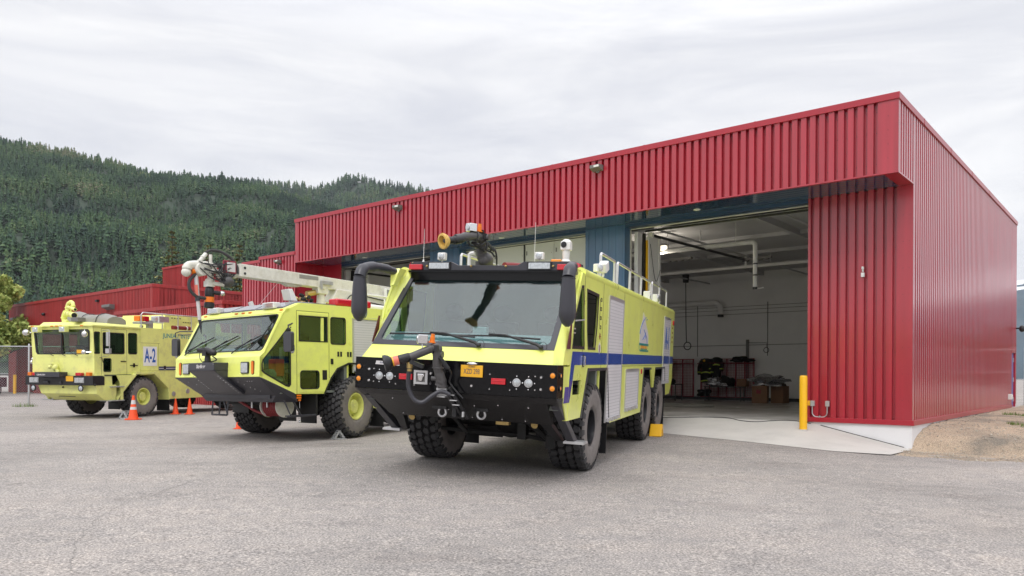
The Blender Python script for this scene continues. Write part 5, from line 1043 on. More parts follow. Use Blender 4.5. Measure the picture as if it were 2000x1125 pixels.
# bumper turret with hose
PT = ([(-.08,-.12,-.36), (-.09,-.15,-.26), (-.11,-.18,-.17), (-.12,-.22,-.06), (-.11,-.25,.06), (-.115,-.27,.17), (-.17,-.30,.155), (-.26,-.35,.11), (-.42,-.42,.03)], [.068]*10+[.062]*10+[.060]*10+[.055]*11, [((-.112,-.26,.15), .072), ((-.09,-.14,-.28), .076), ((-.41,-.41,.035), .058)], [((-.115,-.2,-.10), (0,0,1), .078, .02), ((-.09,-.12,-.34), (.3,0,1), .09, .03), ((-.10,-.24,.08), (1,0,0), .048, .13), ((-.18,-.31,.15), (.9,.4,.4), .07, .02), ((-.16,-.18,-.25), (1,.3,0), .03, .11)])
o = turret(T1, None, PT, (-.69, -.58, -.06), (-.80, -.50, -.28), (-.285, -.36, .275), (-.165, -.30, .30), name='bumper_turret')
d_ = Vector((-.80,-.50,-.28)).normalized(); c_ = Vector((-.69,-.58,-.06)); m_ = MB(); m_.lathe([(-.16, .0645), (-.09, .0645)], c_, d_, 18); T1.p(m_, 'warning_label', 'pinkband', o); m_ = MB(); m_.lathe([(-.09, .0655), (-.075, .0655)], c_, d_, 18); T1.p(m_, 'label_edge', 'yellow', o)
m_ = MB(); m_.tube(smoothpath([(-.42,-.42,-.02), (-.43,-.42,-.12), (-.46,-.39,-.24), (-.465,-.37,-.36), (-.43,-.35,-.48), (-.36,-.33,-.56), (-.27,-.30,-.57), (-.17,-.24,-.48), (-.07,-.18,-.42), (.05,-.14,-.46)]), .029, 12); T1.p(m_, 'hose', 'plastic', o)
m_ = MB(); m_.lathe([(-.03, .04), (.05, .04)], (-.43,-.42,-.09), (0,0,1), 14); m_.lathe([(-.06, .034), (-.03, .034)], (-.43,-.42,-.10), (0,0,1), 14); T1.p(m_, 'hose_coupling', 'hosebrass', o)
m_ = MB(); m_.tube(smoothpath([(-.08,-.28,.06), (-.02,-.28,-.02), (.0,-.26,-.08), (.07,-.24,-.12), (.08,-.2,-.18), (.05,-.16,-.24), (.04,-.14,-.30), (.14,-.12,-.42), (.22,-.1,-.5)]), .013, 7)
for k in range(14): m_.lathe([(-.005, .03), (.005, .03)], (-.05+.009*k, -.28, .03-.010*k), (.5, 0, -1), 8)
m_.cbox((-.11,-.32,.16), (.09,.04,.08)); m_.cbox((-.30,-.47,-.06), (.2,.05,.05), Matrix.Rotation(.3,3,'Y')); T1.p(m_, 'cable_bundle', 'blackm', o)
m_ = MB(); m_.box(-.16, -.01, -.12, -.11, -.48, -.36); m_.box(-.16, -.01, -.14, -.09, -.40, -.38); m_.box(-.14, -.02, -.16, -.06, -.50, -.485); T1.p(m_, 'turret_mount', 'alu')
m_ = MB(); m_.tube([(-.06,-.08,-.38), (.03,.02,-.58), (.10,.24,-.80)], .04, 6); m_.tube([(.02,-.12,-.36), (.11,.0,-.56), (.18,.20,-.80)], .03, 6); m_.box(.0,.06,.05,.2,-.78,-.5); T1.p(m_, 'turret_arm', 'blackm', bevel=.01)
m_ = MB()
for x, z in ((.0,-.47),(.04,-.54),(.08,-.60)): m_.box(x, x+.10, -.13, -.10, z, z+.012)
m_.box(.18,.205,-.02,.02,-.76,-.69); T1.p(m_, 'arm_bracket', 'alu')
# folding steps
for s_ in (-1, 1):
    m_ = MB(); m_.hexa([(s_*1.36,.20,-.55),(s_*1.48,.20,-.55),(s_*1.48,.36,-.53),(s_*1.36,.36,-.53),(s_*1.36,1.12,-1.12),(s_*1.48,1.12,-1.12),(s_*1.48,1.28,-1.10),(s_*1.36,1.28,-1.10)])
    st_ = T1.p(m_, 'step_arm', 'plastic', bevel=.008); m_ = MB(); m_.box(*sorted((s_*1.32, s_*1.62)), 1.08, 1.34, -1.145, -1.115)
    for k in range(5): m_.box(*sorted((s_*1.33, s_*1.61)), 1.10+k*.05, 1.12+k*.05, -1.115, -1.105)
    T1.p(m_, 'step', 'alu', st_)
    m_ = MB(); m_.hexa([(s_*1.05,.62,-.80),(s_*1.22,.62,-.80),(s_*1.22,.75,-.78),(s_*1.05,.75,-.78),(s_*1.2,1.12,-1.12),(s_*1.3,1.12,-1.12),(s_*1.3,1.2,-1.10),(s_*1.2,1.2,-1.10)]); T1.p(m_, 'step_arm', 'blackm')
# blue stripe, diagonal
for s_ in (-1, 1):
    m_ = MB(); X = sorted((s_*W1, s_*(W1+.003)))
    for y0, y1 in ((.66, 1.282), (1.298, 2.522), (2.538, 2.98), (4.26, 9.22), (10.38, 11.04)): m_.prism([(y0, .0), (y1, .0), (y1, .19), (y0 + (.06 if y0 < 1 else 0), .19)], 0, *X)
    m_.prism([(.66, 0), (.85, 0), (.78, -.22), (.60, -.22)], 0, *X); T1.p(m_, 'stripe', 'stripe', smooth=0)
    m_ = MB(); m_.prism([(.60,-.22),(.78,-.22),(.64,-.52),(.60,-.52)], 0, *X); m_.prism([(.42,-.30),(.60,-.30),(.60,-.52),(.36,-.52)], 0, *sorted((s_*1.495, s_*1.499))); T1.p(m_, 'stripe', 'violet', smooth=0)
m_ = MB(); m_.box(1.503, 1.54, 1.32, 1.37, -.01, .13); T1.p(m_, 'door_handle', 'chrome', bevel=.008)
m_ = MB(); m_.box(1.50, 1.506, 1.31, 1.40, -.03, .15); T1.p(m_, 'handle_plate', 'blackm')
shut(T1, W1, 3.0, 4.18, -.94, 1.10, 1, (.0, .19)); shut(T1, W1, 4.66, 5.98, -.86, -.14, 1); shut(T1, W1, 9.3, 10.34, -.46, 1.10, 1, (.0, .19))
shut(T1, -W1, 3.0, 4.18, -.94, 1.10, -1, (.0, .19))
# arches
for s_, AR in [(s_, AR) for s_ in (-1, 1) for AR in ((((1.29,-.77),(1.65,-.05)), ((1.65,-.05),(3.03,-.05)), ((3.03,-.05),(3.32,-1.0))), (((6.39,-1.0),(6.6,-.07)), ((6.6,-.07),(7.57,-.08))), (((8.18,-.08),(9.64,-.07)), ((9.64,-.07),(9.86,-.78))))]:
    m_ = MB()
    for A, Bq in AR:
        a = Vector((0, *A)); b = Vector((0, *Bq)); d = (b-a).normalized(); nn_ = Vector((0, -d.z, d.y))*.045; x0, x1 = s_*(W1-.5), s_*(W1+.012)
        m_.hexa([(x0, a.y, a.z), (x1, a.y, a.z), (x1, b.y, b.z), (x0, b.y, b.z), (x0, a.y-nn_.y, a.z-nn_.z), (x1, a.y-nn_.y, a.z-nn_.z), (x1, b.y-nn_.y, b.z-nn_.z), (x0, b.y-nn_.y, b.z-nn_.z)])
    T1.p(m_, 'wheel_arch', 'plastic')
for s_ in (-1, 1):
    for y in (3.26, 9.9): m_ = MB(); m_.box(*sorted((s_*.85, s_*1.48)), y, y+.02, -1.52, -.9); T1.p(m_, 'mud_flap', 'blackm')
    m_ = MB(); m_.box(*sorted((s_*.3, s_*.85)), 3.0, 3.02, -1.35, -.8); T1.p(m_, 'splash_guard', 'blackm')
m_ = MB(); m_.box(-.95, .95, .75, 10.9, -.80, -.2); m_.box(-1.4, 1.4, 3.35, 6.35, -.92, -.2); m_.box(-1.46, 1.46, 1.6, 3.1, .0, .1); m_.box(-1.46,1.46,6.5,9.7,-.02,.1)
T1.p(m_, 'chassis', 'under')
for y in (7.34, 9.16): m_ = MB(); m_.tube([(-1.0, y, -1.0), (1.0, y, -1.0)], .09, 12); m_.ball((.1, y, -1.0), (.27, .22, .26), n=16, k=9); T1.p(m_, 'axle', 'under')
m_ = MB()
for y in (2.28,): m_.tube([(-1.0, y, -1.0), (1.0, y, -1.0)], .09, 12); m_.ball((.1, y, -1.0), (.27, .22, .26), n=16, k=9)
m_.tube([(-.9, 1.75, -1.12), (-.3, 1.7, -1.14), (.5, 1.7, -1.14), (1.0, 1.75, -1.2)], .035, 8); m_.tube([(.45, 1.6, -.8), (.95, 1.7, -1.2)], .045, 8); m_.tube([(-.7, 1.5, -.8), (-.4, 1.6, -1.15)], .035, 8); m_.box(.42, .56, 1.65, 1.8, -1.2, -.75); m_.box(.9, 1.05, 1.6, 1.8, -1.3, -1.1)
for x in (-.6, .6): m_.lathe([(0, .1), (.1, .13), (.2, .1), (.3, .13), (.45, .1)], (x, 2.28, -.95), (0, 0, 1), 14)
T1.p(m_, 'axle', 'under')
m_ = MB(); m_.lathe([(0, .05), (.012, .05)], (.98, .75, -.875), (0, -1, -.4), 14); T1.p(m_, 'underbody_nozzle', 'hosebrass'); m_ = MB(); m_.lathe([(0, .05), (.012, .05)], (-.95, .75, -.875), (0, -1, -.4), 14); T1.p(m_, 'underbody_nozzle', 'hosebrass'); m_ = MB(); m_.cbox((.42, 1.0, -.9), (.2, .1, .05)); T1.p(m_, 'underbody_nozzle', 'hosebrass')
# roof railings
def railrun(T, x, ys, z0, z1):
    m_ = MB(); m_.tube([(x, ys[0], z0), (x, ys[0], z1-.03)]+[(x, ys[0]+.03, z1)]+[(x, ys[-1]-.03, z1)]+[(x, ys[-1], z1-.03), (x, ys[-1], z0)], .024, 10)
    for y in ys[1:-1]: m_.tube([(x, y, z0), (x, y, z1)], .024, 10)
    T.p(m_, 'railing', 'alu')
for s_ in (-1, 1): railrun(T1, s_*1.28, [3.16, 4.30], 1.38, 1.87); railrun(T1, s_*1.28, [4.55, 5.79, 7.09, 8.34], 1.38, 1.88); railrun(T1, s_*1.28, [8.55, 9.68, 10.93], 1.38, 1.90)
worklamp(T1, (1.32, 8.95, 1.56), .22, (1, -.2)); worklamp(T1, (1.30, 7.75, 1.52), .24, (1, .2))
# mirrors
for s_ in (-1, 1):
    m_ = MB(); X = 1.50
    m_.tube(smoothpath([(s_*1.40,1.02,1.29), (s_*1.45,.75,1.33), (s_*1.52,.45,1.33), (s_*1.555,.22,1.27), (s_*1.56,.14,1.15)]), [.058]*6+[.066]*6+[.077]*6+[.088]*7, 16)
    pts = [(1.16, .096), (1.0, .110), (.85, .120), (.72, .127), (.64, .122), (.56, .085), (.51, .03)]
    m_.tube([(s_*1.56, .14+.02*i/6, z) for i, (z, r) in enumerate(pts)], [r for z, r in pts], 18, flat=.9); o = T1.p(m_, 'mirror_housing', 'plastic', smooth=60)
    m_ = MB(); m_.ball((s_*(1.56-.02), .20, .64), (.085, .05, .11), n=16, k=9); T1.p(m_, 'mirror_glass', 'mirror', o)
    m_ = MB(); m_.lathe([(-.003, .099), (.003, .099)], (s_*1.56, .14, 1.145), (0, 0, 1), 18); T1.p(m_, 'joint_line', 'blackm', o)
    m_ = MB(); m_.hexa([(s_*1.33,.93,1.36),(s_*1.47,.90,1.36),(s_*1.47,1.15,1.36),(s_*1.33,1.15,1.36),(s_*1.36,.80,1.10),(s_*1.42,.80,1.08),(s_*1.45,.95,1.08),(s_*1.38,.95,1.1)]); T1.p(m_, 'mirror_bracket', 'lime')
# decals
m_ = MB()
for z in (1.0, .855, .71, .565): m_.prism([(2.33,z),(2.43,z),(2.43,z+.06),(2.33,z+.06)], 0, W1, W1+.003, 0, [[(2.355,z+.015),(2.405,z+.015),(2.405,z+.045),(2.355,z+.045)]])
m_.box(W1, W1+.003, 2.30, 2.31, .62, 1.04); T1.p(m_, 'warning_decals', 'blackm')
m_ = MB(); cx_, cz_ = 2.37, .45
m_.prism([(cx_+(.075 if k % 2 == 0 else .035)*math.cos(math.pi*k/6), cz_+(.06 if k % 2 == 0 else .028)*math.sin(math.pi*k/6)) for k in range(12)], 0, W1, W1+.003); T1.p(m_, 'star_decal', 'maroon')
m_ = MB(); m_.prism([(2.37,.36),(2.45,.30),(2.45,.0+.22),(2.37,.14+.02),(2.29,.22),(2.29,.30)], 0, W1+.0005, W1+.003, 0); T1.p(m_, 'crest_decal', 'reflect'); m_ = MB(); m_.prism([(2.355,.20),(2.385,.20),(2.385,.31),(2.355,.31)], 0, W1+.003, W1+.005); T1.p(m_, 'crest_decal', 'maroon')
# airport emblem on the side: sail-like peak, teal bars and lettering
for s_ in (1,):
    E0 = lambda y, z: (y, z)
    m_ = MB(); m_.prism([(5.97,.42),(7.03,.42),(7.02,.60),(6.85,.72),(6.65,.84),(6.50,.98),(6.45,1.05),(6.40,.96),(6.30,1.08),(6.22,.90),(6.02,.74),(5.97,.60)], 0, W1, W1+.003); lg = T1.p(m_, 'emblem', 'reflect', smooth=0)
    m_ = MB(); m_.prism([(5.93,.385),(7.07,.385),(7.07,.43),(5.93,.43)], 0, W1+.003, W1+.005); m_.prism([(6.05,.10+.16),(7.07,.26),(7.07,.295),(6.0,.295),(5.96,.31),(5.93,.40),(5.93,.32)], 0, W1, W1+.004); T1.p(m_, 'teal_bars', 'teal', lg, smooth=0)
    m_ = MB()
    for P_ in ([(5.96,.62),(6.05,.76),(6.28,.88),(6.45,.93)], [(6.30,.50),(6.55,.60),(6.62,.66)], [(6.40,.72),(6.62,.62),(6.80,.56),(6.85,.44)], [(6.65,.60),(6.55,.52)], [(6.55,.95),(6.62,.98)], [(6.72,.93),(6.80,.95)]): m_.tube([(W1+.004, y, z) for y, z in P_], .008, 5)
    T1.p(m_, 'drawn_lines', 'sblue', lg)
    T1.txt('emblem_text', 'JUNEAU', .10, 'orange', (W1+.002, 6.52, .352), (0,1,0), (0,0,1), lg, sx=2.2, ext=.001, bold=.001)
    T1.txt('emblem_text', 'INTERNATIONAL AIRPORT', .035, 'teal', (W1+.002, 6.52, .312), (0,1,0), (0,0,1), lg, sx=1.9, ext=.001)
    T1.txt('unit_number', 'A-1', .80, 'sblue', (W1+.014, 9.82, .60), (0,1,0), (0,0,1), fit=.62, ext=.002)
m_ = MB()
for z in (.9,.78,.66,.54): m_.box(W1, W1+.003, 10.72, 10.82, z, z+.05)
T1.p(m_, 'warning_decals', 'maroon'); m_ = MB(); m_.box(W1, W1+.03, 10.75, 10.92, 1.0, 1.12); m_.box(W1, W1+.02, 6.26, 6.36, -.20, -.10); T1.p(m_, 'marker_lamp', 'redlens', bevel=.01)
place_wheels(tyre_obj(.69, .58, .30, 30, 'blackrim', 1), T1.root, [(1.19, 2.28, .69, 0), (-1.19, 2.28, .69, 0), (1.19, 7.36, .69, 0), (-1.19, 7.36, .69, 0), (1.19, 9.16, .69, 0), (-1.19, 9.16, .69, 0)])
# ================================================================ TRUCK 2 (middle, with boom)
T2 = Truck('fire_truck', 'middle lime yellow airport fire truck with a white boom lying over its cab roof', (-6.293, 16.479, .113), (-.636, .007, -.011), -1.53)
W2 = 1.53
side2 = [(0.02,-.17),(.02,.24),(.13,.33),(.60,1.16),(.74,1.25),(1.05,1.39),(3.3,1.40),(8.6,1.40),(8.9,1.2),(8.9,-.30),(8.5,-.62),(7.6,-.62),(7.45,.0),(7.2,.16),(6.0,.16),(5.75,.0),(5.6,-.62),(3.45,-.62),(3.35,-.1),(3.12,.10),(2.95,.14),(2.35,.14),(2.02,.02),(1.84,-.19),(1.64,-.54),(.93,-.53),(.86,-.53)]
nw = [(.70,.84),(.40,.50),(.10,.18),(.07,.10),(.07,-.04),(.12,-.09),(.64,-.35),(.72,-.37),(.77,-.32),(.77,.80)]
dw = [(.985,.58),(1.74,.58),(1.74,1.12),(.985,1.12)]; bw = rrect(1.84, 2.27, .54, 1.13, .06); lw = rrect(1.01, 1.51, -.43, -.04, .07)
m_ = MB()
for s_ in (1, -1):
    m_.prism(side2, 0, s_*(W2-.035), s_*W2, 0, [nw, dw, bw, lw]); X = sorted((s_*W2, s_*(W2+.002)))
    for q in ((.925, .933, -.53, 1.22), (1.79, 1.798, -.2, 1.22), (.93, 1.795, 1.215, 1.223), (3.36, 3.368, -.6, 1.38)): m_.box(*X, *q, 1)
    Y = sorted((s_*(W2+.002), s_*(W2+.03))); m_.box(*Y, 2.47, 3.25, 1.135, 1.165)
m_.box(-W2+.035, W2-.035, 1.02, 8.85, 1.345, 1.388); m_.box(-W2+.035, W2-.035, 8.85, 8.9, -.3, 1.3); m_.box(-W2+.035, W2-.035, 2.33, 2.38, -.5, 1.35)
body2 = T2.p(m_, 'body', ['lime', 'blackm'])
# raised door skin
for s_ in (-1, 1):
    m_ = MB(); m_.prism([(.95,-.50),(1.66,-.50),(1.78,-.20),(1.78,1.19),(.95,1.19)], 0, s_*W2, s_*(W2+.012), 0, [dw, lw])
    door2 = T2.p(m_, 'cab_door', 'lime', bevel=.006)
# front: nose slab, windscreen frame, roof front
m_ = MB(); m_.hexa([(-W2,.0,-.17),(W2,.0,-.17),(W2,.1,-.17),(-W2,.1,-.17),(-W2,.02,.24),(W2,.02,.24),(W2,.12,.24),(-W2,.12,.24)])
m_.hexa([(-W2,.02,.24),(W2,.02,.24),(W2,.12,.24),(-W2,.12,.24),(-W2,.13,.33),(W2,.13,.33),(W2,.2,.33),(-W2,.2,.33)])
wb2, wt2 = Vector((0,.13,.33)), Vector((0,.60,1.16)); d2 = (wt2-wb2).normalized(); n2 = Vector((0,-d2.z,d2.y)); L2 = (wt2-wb2).length
def wq(x, q, o=0): v = wb2+d2*q+n2*o; return (x, v.y, v.z)
in2 = rrect(-1.43, 1.43, .035, L2-.03, .09)
m_.extr([wq(x, y) for x, y in ((-W2, 0), (W2, 0), (W2, L2), (-W2, L2))], tuple(-n2*.04), 0, [[wq(*p) for p in in2]])
m_.hexa([(-W2,.60,1.16),(W2,.60,1.16),(W2,.72,1.16),(-W2,.72,1.16),(-W2,.66,1.25),(W2,.66,1.25),(W2,.8,1.25),(-W2,.8,1.25)])
m_.hexa([(-W2,.66,1.25),(W2,.66,1.25),(W2,.8,1.25),(-W2,.8,1.25),(-1.45,1.02,1.39),(1.45,1.02,1.39),(1.45,1.1,1.35),(-1.45,1.1,1.35)])
T2.p(m_, 'nose_panel', 'lime', bevel=.01)
m_ = MB(); m_.extr([wq(x*1.01, y, -.01) for x, y in in2], tuple(-n2*.006)); T2.p(m_, 'windscreen', 'wglass', smooth=0)
i3 = rrect(-1.40, 1.40, .06, L2-.055, .08); m_ = MB(); m_.extr([wq(x, y, .004) for x, y in in2], tuple(-n2*.01), 0, [[wq(x, y, .004) for x, y in i3]]); T2.p(m_, 'seal', 'blackm')
for hl, gl, ins in ((nw, 'dglass', 0), (dw, 'sglass', 0), (bw, 'sglass', 0), (lw, 'sglass', 0)):
    for s_ in (1, -1):
        m_ = MB(); m_.prism(hl, 0, s_*(W2-.026), s_*(W2-.02)); o = T2.p(m_, 'side_window', 'sglass', smooth=0)
        c = np.mean(hl, axis=0); m_ = MB(); m_.prism([tuple(c+(np.array(q)-c)*1.03) for q in hl], 0, s_*(W2-.004), s_*(W2+.006+(.012 if hl in (dw, lw) else 0)), 0, [[tuple(c+(np.array(q)-c)*.94) for q in hl]]); T2.p(m_, 'seal', 'blackm', o)
m_ = MB(); m_.box(W2-.02, W2+.014, 1.58, 1.64, .58, 1.12); T2.p(m_, 'window_slider', 'lime', door2)
m_ = MB(); m_.box(-1.49, 1.49, .55, 2.35, -.52, -.47); m_.box(-1.49, 1.49, 2.25, 2.33, -.5, 1.33); m_.box(-.35, .35, 1.5, 2.2, -.5, .15); T2.p(m_, 'cab_lining', 'interior')
m_ = MB(); m_.extr([(-1.3,.20,.28),(-1.3,.62,.34),(-1.3,.70,.28),(-1.3,.70,.0),(-1.3,.25,.0)], (2.3,0,0)); m_.box(-.6,.1,.55,.72,.34,.46); T2.p(m_, 'dashboard', 'dash', bevel=.02)
for x in (-.95, -.1, .75): m_ = MB(); m_.box(x-.24, x+.24, 1.25, 1.75, -.2, .0); m_.box(x-.24, x+.24, 1.70, 1.85, -.1, .62); m_.ball((x, 1.74, .70), (.16,.07,.11), n=12); T2.p(m_, 'seat', 'seat', bevel=.04)
m_ = MB(); m_.tube(arc((-.1, .85, .45), .21, 0, 360, 24, (1,0,0), (0,.5,.87)), .013, 8); m_.tube([(-.1,.7,.28),(-.1,.85,.45)], .03, 8); m_.tube([(-.3,.85,.45),(.1,.85,.45)], .01, 6); T2.p(m_, 'steering_wheel', 'blackm')
m_ = MB(); m_.box(1.15, 1.40, .50, .72, -.16, .20); T2.p(m_, 'orange_toolbox', 'cone', bevel=.02)
m_ = MB(); m_.ball((1.25,.62,-.28), (.18,.15,.14)); m_.ball((1.3,.42,-.12), (.12,.2,.12)); m_.box(1.2,1.3,.74,.80,-.3,.45); T2.p(m_, 'stowed_gear', 'tarp')
for x0, a in ((-1.30, 0), (-.42, 0), (.46, 0)):
    m_ = MB(); m_.tube([wq(x0, -.02, .03), wq(x0+.18, .08, .05), wq(x0+.50, .30, .04)], .013, 6); m_.tube([wq(x0+.02, .10, .02), wq(x0+.80, .42, .02)], .012, 6); T2.p(m_, 'wiper', 'blackm')
m_ = MB(); m_.tube([wq(1.05, .05, .05), wq(1.3, .35, .05), wq(1.42, .75, .05)], .013, 6); T2.p(m_, 'wiper', 'blackm')
# black bumper wedge
m_ = MB()
m_.add([(-1.54,-.005,-.17),(1.54,-.005,-.17),(1.54,.87,-.53),(1.50,.97,-.70),(1.36,.52,-.56),(-1.36,.52,-.56),(-1.50,.97,-.70),(-1.54,.87,-.53),(-1.2,.56,-.70),(1.2,.56,-.70),(-1.4,.9,-.3),(1.4,.9,-.3)],
 [(0,1,4,5),(1,2,3,4),(0,5,6,7),(5,4,9,8),(4,3,9),(5,8,6),(0,7,10),(1,11,2),(0,10,11,1)])
m_.box(-1.2, 1.2, .5, 1.0, -.62, -.3); blk = T2.p(m_, 'lower_bumper', 'plastic', smooth=0)
m_ = MB()
for x, y in ((-1.2,.12),(-1.0,.2),(-.7,.3),(.65,.12),(.75,.2),(.85,.28),(.95,.32),(1.05,.38),(1.0,.1),(1.08,.1),(1.16,.1)): m_.ball((x, y, -.17-.75*y-.006), .011, n=6, k=4)
T2.p(m_, 'rivets', 'chrome', blk)
m_ = MB(); m_.box(-.47, .47, -.32, .04, -.03, .135); m_.prism([(-.32,-.03),(-.24,-.09),(.38,-.54),(.42,-.50),(.1,-.03)], 0, -.47, .47); win = T2.p(m_, 'bumper_box', 'plastic', bevel=.012)
T2.txt('badge_text', 'Striker', .105, 'reflect', (.0, -.323, .055), (1,0,0), (.18,0,1), win, sx=1.1, ext=.002, bold=.003)
m_ = MB()
for k in range(9): y = -.2+.06*k; m_.ball((.45, y-.01, -.12-(y+.24)*.72), .009, n=6, k=4); m_.ball((-.45, y-.01, -.12-(y+.24)*.72), .009, n=6, k=4)
m_.ball((.45,-.322,.1), .008, n=6, k=4); m_.ball((-.45,-.322,.1), .008, n=6, k=4); T2.p(m_, 'rivets', 'chrome', win)
m_ = MB(); m_.tube([(0,-.16,.13),(0,-.16,.30)], [.07,.055], 12); m_.cbox((0,-.18,.34), (.14,.14,.12)); m_.tube([(-.24,-.22,.41),(.02,-.2,.40)], .05, 12); m_.tube([(.02,-.20,.40),(.22,-.16,.34)], .06, 12); m_.ball((.22,-.16,.34), .065); m_.cbox((-.05,-.2,.42), (.16,.08,.06)); m_.lathe([(0,.1),(.04,.1)], (0,-.16,.13), (0,0,1), 14)
m_.tube(smoothpath([(.05,-.1,.16),(.15,-.05,.2),(.1,-.12,.28)]), .012, 6); m_.tube(smoothpath([(-.12,-.2,.14),(-.2,-.22,.25),(-.22,-.2,.36)]), .008, 6); T2.p(m_, 'bumper_turret', 'blackm')
for s_ in (-1, 1):
    m_ = MB(); m_.extr([(s_*1.07+x, .012, .02+z) for x, z in rrect(-.13, .13, -.12, .12, .03)], (0, -.03, 0)); l_ = T2.p(m_, 'headlamp', 'blackm'); m_ = MB(); m_.extr([(s_*1.07+x, -.019, .02+z) for x, z in rrect(-.11, .11, -.10, .10, .02)], (0, -.01, 0)); T2.p(m_, 'lens', 'clear', l_, bevel=.01)
    m_ = MB(); m_.extr([(s_*1.32+x, .01, .02+z) for x, z in rrect(-.035, .035, -.13, .13, .03)], (0, -.02, 0)); T2.p(m_, 'turn_signal', 'orange', bevel=.006)
    m_ = MB(); m_.extr([(s_*1.32+x*1.4, .012, .02+z*1.08) for x, z in rrect(-.035, .035, -.13, .13, .03)], (0, -.01, 0)); T2.p(m_, 'signal_bezel', 'blackm')
# roof sloped smoked panels and lights
m_ = MB()
for x0, x1 in ((-1.44,-.46),(-.42,.42),(.46,1.40)):
    m_.hexa([(x0,.70,1.262),(x1,.70,1.262),(x1-.02,1.04,1.385),(x0+.02,1.04,1.385),(x0+.02,.70,1.295),(x1-.02,.70,1.295),(x1-.05,1.06,1.435),(x0+.05,1.06,1.435)]); m_.hexa([(x0+.02,1.04,1.39),(x1-.02,1.04,1.39),(x1-.06,2.2,1.39),(x0+.06,2.2,1.39),(x0+.05,1.06,1.435),(x1-.05,1.06,1.435),(x1-.1,2.2,1.44),(x0+.1,2.2,1.44)])
T2.p(m_, 'roof_visor_panel', 'navyroof', bevel=.006)
m_ = MB(); m_.box(-1.45, 1.45, 1.5, 2.3, 1.38, 1.42); T2.p(m_, 'roof_plate', 'grey')
for x in (-1.33, -.15, .1, .35, 1.42): m_ = MB(); m_.box(x-.05, x+.05, .62, .66, 1.20, 1.235); T2.p(m_, 'marker_lamp', 'orange', bevel=.008)
for x in (-1.05, .98):
    m_ = MB(); m_.box(x-.20, x+.20, .62, .80, 1.27, 1.40); f_ = T2.p(m_, 'flood_lamp', 'white', bevel=.02); m_ = MB(); m_.box(x-.17, x+.17, .614, .62, 1.29, 1.38); T2.p(m_, 'lens', 'clear', f_)
m_ = MB(); m_.hexa([(.35,1.5,1.55),(.82,1.35,1.50),(.85,1.5,1.50),(.38,1.65,1.55),(.33,1.45,1.78),(.80,1.30,1.76),(.83,1.38,1.76),(.36,1.53,1.78)]); m_.cbox((.6,1.5,1.48), (.06,.06,.14)); T2.p(m_, 'flood_lamp', 'white', bevel=.01)
m_ = MB(); m_.box(1.20, 1.50, 2.05, 3.1, 1.40, 1.57); T2.p(m_, 'light_bar', 'redlens', bevel=.05, seg=3)
m_ = MB(); m_.tube([(-.9,1.6,1.42),(-.95,1.55,1.60)], [.05,.06], 10); T2.p(m_, 'roof_stub', 'white')
m_ = MB(); m_.tube([(-.2,1.2,1.40),(.05,1.6,2.0)], .004, 5); T2.p(m_, 'antenna', 'white')
# boom
m_ = MB(); bm_ = lambda y: 2.125-.022*(y-.45)
m_.hexa([(.02,.45,bm_(.45)-.135),(.28,.45,bm_(.45)-.135),(.28,6.8,bm_(6.8)-.15),(.02,6.8,bm_(6.8)-.15),(.02,.45,bm_(.45)+.14),(.28,.45,bm_(.45)+.14),(.28,6.8,bm_(6.8)+.12),(.02,6.8,bm_(6.8)+.12)])
m_.prism([(1.55,1.98),(1.75,1.90),(2.05,1.91),(2.3,1.99)], 0, .08, .22); boom = T2.p(m_, 'boom', 'offwhite', bevel=.012)
m_ = MB(); m_.hexa([(-.02,2.9,1.62),(.32,2.9,1.62),(.32,7.4,1.50),(-.02,7.4,1.50),(-.02,3.1,1.94),(.32,3.1,1.94),(.32,7.4,1.86),(-.02,7.4,1.86)]); T2.p(m_, 'boom_base', 'offwhite', bevel=.015)
m_ = MB()
for z in (bm_(.6)+.06, bm_(.6)-.06): m_.lathe([(0,.028),(.008,.028)], (.281,.56,z), (1,0,0), 12)
T2.p(m_, 'boom_pin', 'blackm', boom)
m_ = MB(); m_.box(.281, .284, 2.0, 2.55, 2.10, 2.19); T2.p(m_, 'boom_label', 'tarp', boom)
m_ = MB(); m_.box(.30, .34, 2.6, 2.95, 2.02, 2.10); m_.box(.30, .34, 2.6, 2.64, 1.9, 2.02); T2.p(m_, 'boom_bracket', 'steel', boom)
m_ = MB(); m_.tube([(.15,2.75,1.40),(.15,2.72,1.95)], [.13,.075], 12); m_.box(.05,.28,2.55,2.85,1.8,1.98); m_.lathe([(-.1,.06),(.1,.06)], (.2,2.72,1.96), (1,0,0), 12); T2.p(m_, 'boom_rest', 'offwhite', bevel=.01)
m_ = MB(); r9 = random.Random(9)
for k in range(20): c = (.05+r9.uniform(-.15,.3), 2.25+r9.uniform(-.2,.25), 1.50+r9.uniform(-.08,.28)); m_.lathe([(-.06,.03),(-.02,.045),(.02,.045),(.06,.03)], c, (r9.uniform(-1,1), r9.uniform(-1,1), r9.uniform(-.4,.4)), 10, k % 2)
m_.tube([(.1,2.35,1.78),(.15,2.65,1.85)], .07, 10, 0); T2.p(m_, 'valve_manifold', ['hosebrass', 'under'])
m_ = MB()
for P_ in ([(.35,3.3,1.45),(.36,3.4,1.75),(.34,3.7,1.85),(.34,4.6,1.78),(.34,5.5,1.72)], [(.36,3.5,1.5),(.37,3.6,1.72),(.36,4.2,1.68),(.36,5.2,1.60),(.36,6.2,1.55)], [(.3,3.9,1.6),(.36,4.5,1.65),(.36,5.6,1.66)]): m_.tube(smoothpath(P_), .014, 6)
T2.p(m_, 'hydraulic_hose', 'blackm')
m_ = MB(); m_.tube([(.75,2.95,1.52),(.75,6.5,1.48)], .085, 14); m_.lathe([(-.03,.10),(.03,.10)], (.75,2.98,1.52), (0,1,0), 14); T2.p(m_, 'water_pipe', 'white')
